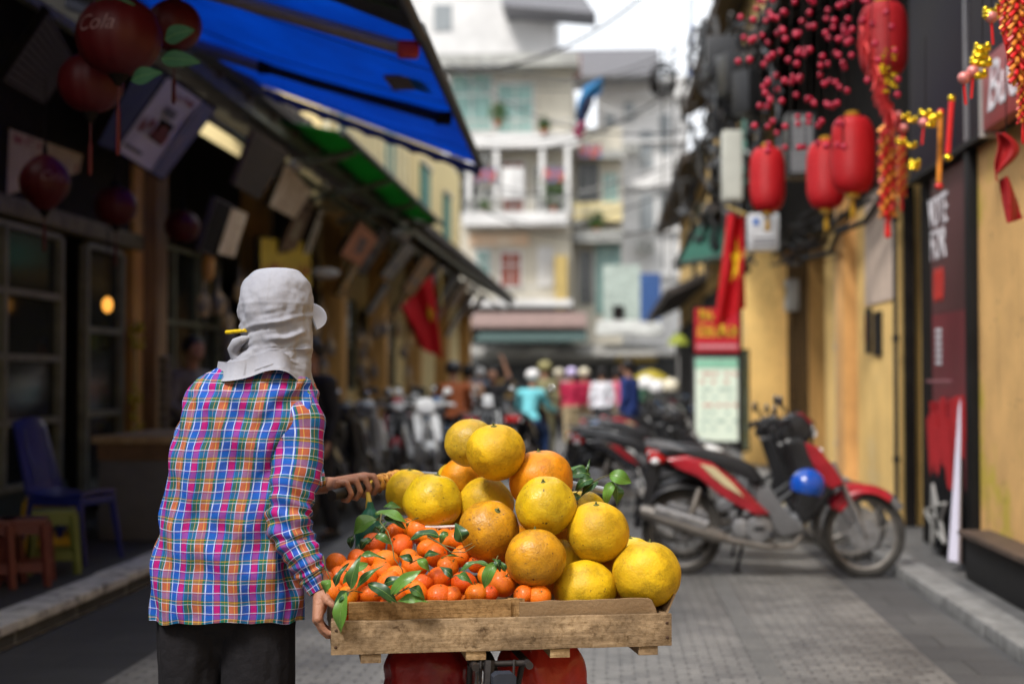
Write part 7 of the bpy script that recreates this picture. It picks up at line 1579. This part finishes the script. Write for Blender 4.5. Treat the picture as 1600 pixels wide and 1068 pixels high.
# balcony plants
for lab, px, py, Y, s_ in (('bushy green plant in a red pot on the middle balcony of the cream building', 865, 300, 58.7, .75), ('yellow-green shrub on the top balcony of the cream building', 778, 175, 58.7, .5), ('small grey-green plant at the left of the middle balcony', 757, 322, 58.7, .3), ('dark trailing plant on the corner balcony rail', 932, 345, 60, .45), ('small green plant at the right of the top balcony', 850, 195, 58.7, .3)):
    c = at(px, py, Y); r = thing('potted_plant', lab, 'plant', c-V((0, 0, s_))); rr = random.Random(px); b = MB()
    for k in range(260):
        d = V((rr.gauss(0, .36), rr.gauss(0, .3), rr.gauss(0, .42)))*s_; p = d+V((0, 0, s_)); a = V((rr.uniform(-1, 1), rr.uniform(-1, 1), rr.uniform(-.2, 1))).normalized()*.11; w_ = a.cross(V((rr.random(), rr.random(), 1))).normalized()*.035; b.add([p-a, p+w_, p+a, p-w_], [(0, 1, 2, 3)])
    b.build('leaves', mat('balcony_foliage', (.13, .22, .05), .6, col2=(.05, .11, .03), vs=3), r, smooth=0); b = MB(); b.lathe([(.1, 0), (.14, .22), (.15, .24), (.12, .24)], (0, 0, -.1), 14); b.build('pot', mat('terracotta', (.4, .12, .06), .7), r)

for k in range(9):
    rr = random.Random(100+k); y0 = rr.uniform(60, 330); y1 = y0+rr.uniform(-90, 40); cable('thin dark wire strung across the end of the street', at(rr.uniform(700, 760), y0, rr.uniform(42, 52)), at(rr.uniform(1050, 1085), y1, rr.uniform(30, 44)), rr.uniform(.3, .9), .022)['group'] = 'thin wires across the end of the street'
# ================================================================ PEOPLE IN THE DISTANCE
M_skd = mat('skin_far', (.36, .19, .125), .6); M_hair = mat('black_hair', (.012, .010, .010), .6)
def colm(nm, c): return mat(nm, c, .75, var=.25, vs=6)
def figure(label, px, Y, face, top, bottom, h=1.58, pose='stand', hat=None, hair_long=False, arm=None, skirt=False, sleeve_long=True, step=.08, z0=0.0, x=None, scl=1.0):
    """face = heading angle of the figure (0 looks along +Y, away from the viewer)"""
    gx = at(px, 600, Y).x if x is None else x; r = thing('person', label, 'person', (gx, Y, z0), face); k = h/1.6
    hz = .83*k if pose == 'stand' else .86; L3 = lambda x_, y_, z_: V((x_*k, y_*k, z_*k))
    if pose == 'stand':
        hp = [L3(s*.085, 0, .83) for s in (-1, 1)]; kn = [L3(s*.09, s*step*.6+.02, .45) for s in (-1, 1)]; ft = [L3(s*.09, s*step*1.8, .06) for s in (-1, 1)]; ch = L3(0, .02, 1.22); nk = L3(0, .03, 1.36)
    elif pose == 'ride':
        hp = [V((s*.09, -.10, .84)) for s in (-1, 1)]; kn = [V((s*.17, .30, .66)) for s in (-1, 1)]; ft = [V((s*.20, .12, .27)) for s in (-1, 1)]; ch = V((0, .06, 1.20)); nk = V((0, .12, 1.34))
    elif pose == 'sit':
        hp = [V((s*.09, 0, .50)) for s in (-1, 1)]; kn = [V((s*.12, .38, .50)) for s in (-1, 1)]; ft = [V((s*.13, .36, .06)) for s in (-1, 1)]; ch = V((0, .05, .88)); nk = V((0, .08, 1.02))
    hd_c = nk+V((0, .03, .17*k)); sh = [ch+V((s*.165*k, 0, .07*k)) for s in (-1, 1)]
    if pose == 'ride': el = [s_+V((q*.09, .14, -.22)) for s_, q in zip(sh, (-1, 1))]; hn = [V((q*.30, .50, .985)) for q in (-1, 1)]
    elif pose == 'sit': el = [s_+V((q*.07, .05, -.24)) for s_, q in zip(sh, (-1, 1))]; hn = [V((q*.12, .28, .60)) for q in (-1, 1)]
    else: el = [s_+V((q*.05, -.02, -.26*k)) for s_, q in zip(sh, (-1, 1))]; hn = [e+V((q*.0, .08, -.23*k)) for e, q in zip(el, (-1, 1))]
    if arm == 'up': el[0] = sh[0]+V((-.12, .05, .14)); hn[0] = sh[0]+V((-.02, .06, .42))
    caps = [(hp[0], hp[1], .09, .09), ((hp[0]+hp[1])/2, ch, .10, .115), (ch, nk, .09, .05), (nk, hd_c, .05, .055), (hd_c+V((0, -.01, .02)), hd_c+V((0, .015, .03)), .088, .085), (hd_c+V((0, .04, -.05)), hd_c+V((0, .05, -.03)), .045, .06), (hd_c+V((0, .10, -.0)), hd_c+V((0, .095, .02)), .014, .01), (sh[0], sh[1], .06, .06)]
    for i in (0, 1):
        q = (-1, 1)[i]
        caps += [(hp[i], kn[i], .075, .052), (kn[i], ft[i], .05, .035), (ft[i], ft[i]+V((0, .14, -.03)), .036, .026), (sh[i], el[i], .046, .036), (el[i], hn[i], .035, .025)]
        d = (hn[i]-el[i]).normalized(); sd2 = V((0, 1, 0)) if abs(d.y) < .8 else V((1, 0, 0))
        caps.append((hn[i], hn[i]+d*.05, .026, .028))
        for f_ in range(4): b0 = hn[i]+d*.06+sd2*(f_-1.5)*.017; caps.append((b0, b0+d*.055+V((-q*.012, 0, 0)), .0095, .008))
        caps.append((hn[i]+d*.02+sd2*.02, hn[i]+d*.06+sd2*.045, .011, .009))
    r.scale = (scl,)*3
    remesh('body', caps, [M_skd], r, voxel=.0085, smooth_it=2)
    sl = [((hp[0]+hp[1])/2+V((0, 0, .0)), ch, .125*k, .135*k), (ch, nk-V((0, 0, .03)), .12*k, .065*k), (sh[0], sh[1], .078, .078), (hp[0]+V((0, 0, .02)), hp[1]+V((0, 0, .02)), .108, .108)]
    for i in (0, 1):
        sl.append((sh[i], el[i], .068, .055))
        if sleeve_long: sl.append((el[i], el[i].lerp(hn[i], .85), .054, .04))
    remesh('top', sl, [top], r, voxel=.016, smooth_it=3)
    bt = [(hp[0], hp[1], .112, .112)]
    for i in (0, 1): bt += [(hp[i], kn[i], .10, .078), (kn[i], kn[i].lerp(ft[i], .88), .075, .062)]
    if skirt: bt += [((hp[0]+hp[1])/2, (kn[0]+kn[1])/2, .13, .15)]
    remesh('trousers', bt, [bottom], r, voxel=.016, smooth_it=3)
    for i in (0, 1):
        b = MB(); b.tube([ft[i]+V((0, -.05, -.02)), ft[i]+V((0, .04, -.015)), ft[i]+V((0, .16, -.035))], [.038, .042, .028], 10, flat=.9); b.build('shoe', M_blkp, r)
    if hat is not None:
        b = MB(); b.ball(hd_c+V((0, 0, .045)), .118, 10, (1, 1.12, .85)); b.build('helmet', hat, r); b = MB(); b.grid(lambda u, v: hd_c+V(((u-.5)*.18, .10+.06*v, .06-.02*v-.06*abs(u-.5))), 6, 4, th=.008); b.build('peak', hat, r)
    else:
        b = MB(); b.ball(hd_c+V((0, -.018, .045)), .105, 10, (.95, 1.05, .95));
        if hair_long: b.ball(hd_c+V((0, -.05, -.07)), .09, 8, (1, .6, 1.3))
        b.build('hair', M_hair, r)
    return r
CY_ = colm('cyan_shirt', (.16, .55, .62)); JN = colm('blue_jeans', (.03, .07, .20)); CR2 = colm('crimson_cloth', (.42, .015, .06)); NV = colm('navy_cloth', (.015, .035, .16)); WH_ = colm('white_shirt', (.72, .72, .78)); OR2 = colm('rust_orange_shirt', (.38, .10, .03)); KH = colm('khaki_cloth', (.22, .20, .10)); BK = colm('black_cloth', (.018, .018, .022)); BE = colm('beige_trousers', (.42, .33, .20)); PK = colm('pink_cloth', (.62, .12, .20)); TN = colm('peach_shirt', (.60, .34, .22)); LV = colm('lavender_cloth', (.55, .48, .68)); WHh = mat('white_helmet', (.75, .74, .74), .3); DKh = mat('dark_helmet', (.03, .03, .035), .3); CRh = mat('cream_hat', (.68, .62, .48), .6)
rider = figure('motorbike rider in a cyan shirt, blue jeans and white cap seen from behind', 828, 19.0, R(-14), CY_, JN, pose='ride', hat=WHh, scl=.86)
dup(redbike, (rider.location.x, 19.0+.05, 0), R(90-14), 'dark motorbike ridden by the person in the cyan shirt', 'motorbikes under riders', swap={'red_bike_paint': 'black_bike_paint'})
kids_ = rider.location
r2 = figure('rider in a rust orange shirt with dark helmet on a bike left of centre', 712, 18.2, R(20), OR2, BK, pose='ride', hat=DKh, scl=.92)
dup(redbike, (r2.location.x, 18.25, 0), R(110), 'black motorbike under the rider in the rust orange shirt', 'motorbikes under riders', swap={'red_bike_paint': 'black_bike_paint', 'cream_stripe': 'white_bike_paint'})
figure('person in a peach top standing just behind the rust orange rider', 733, 20.5, R(10), TN, LV, h=1.42)
figure('person in black raising one bare arm beside the rust orange rider', 772, 21.5, R(170), BK, BK, h=1.40, arm='up', sleeve_long=False)
figure('person in khaki with a wide hat behind the cyan shirted rider', 851, 23.0, R(0), KH, KH, h=1.5, hat=mat('khaki_hat', (.30, .27, .12), .7))
figure('person in a crimson tunic with lavender hat walking away, left of the pair', 893, 27.5, R(4), CR2, BE, h=1.42, hat=mat('lavender_hat', (.60, .52, .80), .6))
figure('person in crimson with a cream hat and beige trousers, right of the pair', 912, 28.2, R(-8), CR2, BE, h=1.42, hat=CRh)
figure('person in a white shirt with dark trousers near the middle of the street', 941, 26.5, R(3), WH_, BK, h=1.42)
figure('tall person in navy blue standing right of the white shirted one', 985, 22.0, R(60), NV, NV, h=1.52)
figure('person in pink half hidden behind the navy blue one', 964, 29.0, R(0), PK, BE, h=1.42)
figure('person with a cream helmet far behind between the riders', 873, 30.5, R(0), BK, BK, h=1.42, hat=CRh)
figure('passer-by in dark clothes on the left walking just beyond the hooded seller', 492, 11.4, R(150), BK, BK, h=1.55)
figure('dark haired person seated behind the grey counter on the left', 292, 12.5, R(-130), colm('dim_white_vest', (.16, .15, .14)), BK, pose='sit', z0=.35)
figure('person in pale grey far down the street left of the crimson pair', 880, 36, R(10), colm('pale_grey_cloth', (.5, .5, .5)), BK, h=1.45)
figure('person in dark green far down the street near the right bikes', 1005, 34, R(-10), colm('dark_green_cloth', (.04, .12, .07)), BK, h=1.45, hat=DKh)
figure('person in ochre far down the street behind the raised arm', 790, 34, R(10), colm('ochre_cloth', (.45, .28, .08)), BK, h=1.45)
figure('person in blue-grey far down the left side of the street', 750, 31, R(10), colm('blue_grey_cloth', (.16, .20, .30)), BK, h=1.45, hat=WHh)
# stool under the seated person
c = at(292, 700, 12.5); r = thing('wooden_stool', 'wooden stool under the seated person behind the counter', 'stool', (c.x, 12.5, .115)); b = MB(); b.box((0, 0, .60), (.34, .34, .05)); b.build('seat', M_och, r, bevel=.01)
for sx in (-1, 1):
    for sy in (-1, 1): b = MB(); b.cyl((sx*.13, sy*.13, .575), (sx*.16, sy*.16, 0), .02, n=8); b.build('leg', M_och, r)
for lab, px, py, Y, c_ in (('yellow parasol canopy far down the right side of the street', 1017, 588, 33, (.62, .50, .06)), ('green and yellow fruit stall heap beneath the right far roofs', 1060, 530, 26, (.35, .40, .05))):
    p = at(px, py, Y); r = thing('parasol', lab, 'parasol', (p.x, Y, 0)); b = MB(); b.lathe([(.45, p.z-.10), (.38, p.z), (.2, p.z+.10), (.02, p.z+.16)] if 'yellow parasol' in lab else [(.20, p.z-.1), (.16, p.z), (.08, p.z+.08), (.02, p.z+.1)], n=12); b.build('canopy', mat('parasol_cloth_'+('a' if 'yellow parasol' in lab else 'b'), c_, .6, trans=.3), r); b = MB(); b.cyl((0, 0, 0), (0, 0, p.z+.18), .02, n=8); b.build('pole', M_alu, r)
# pile of white helmets/bikes clutter right middle
for k, (px, py, Y, m, lab) in enumerate(((1010, 600, 24, WHh, 'white helmet resting on a motorbike seat, left of three'), (1028, 606, 23.5, WHh, 'white helmet resting on a motorbike seat, middle of three'), (1048, 604, 23, CRh, 'cream helmet resting on a motorbike mirror, right of three'))):
    helmet('helmet', lab, at(px, py, Y), .14, m, k)
bpy.context.view_layer.update()
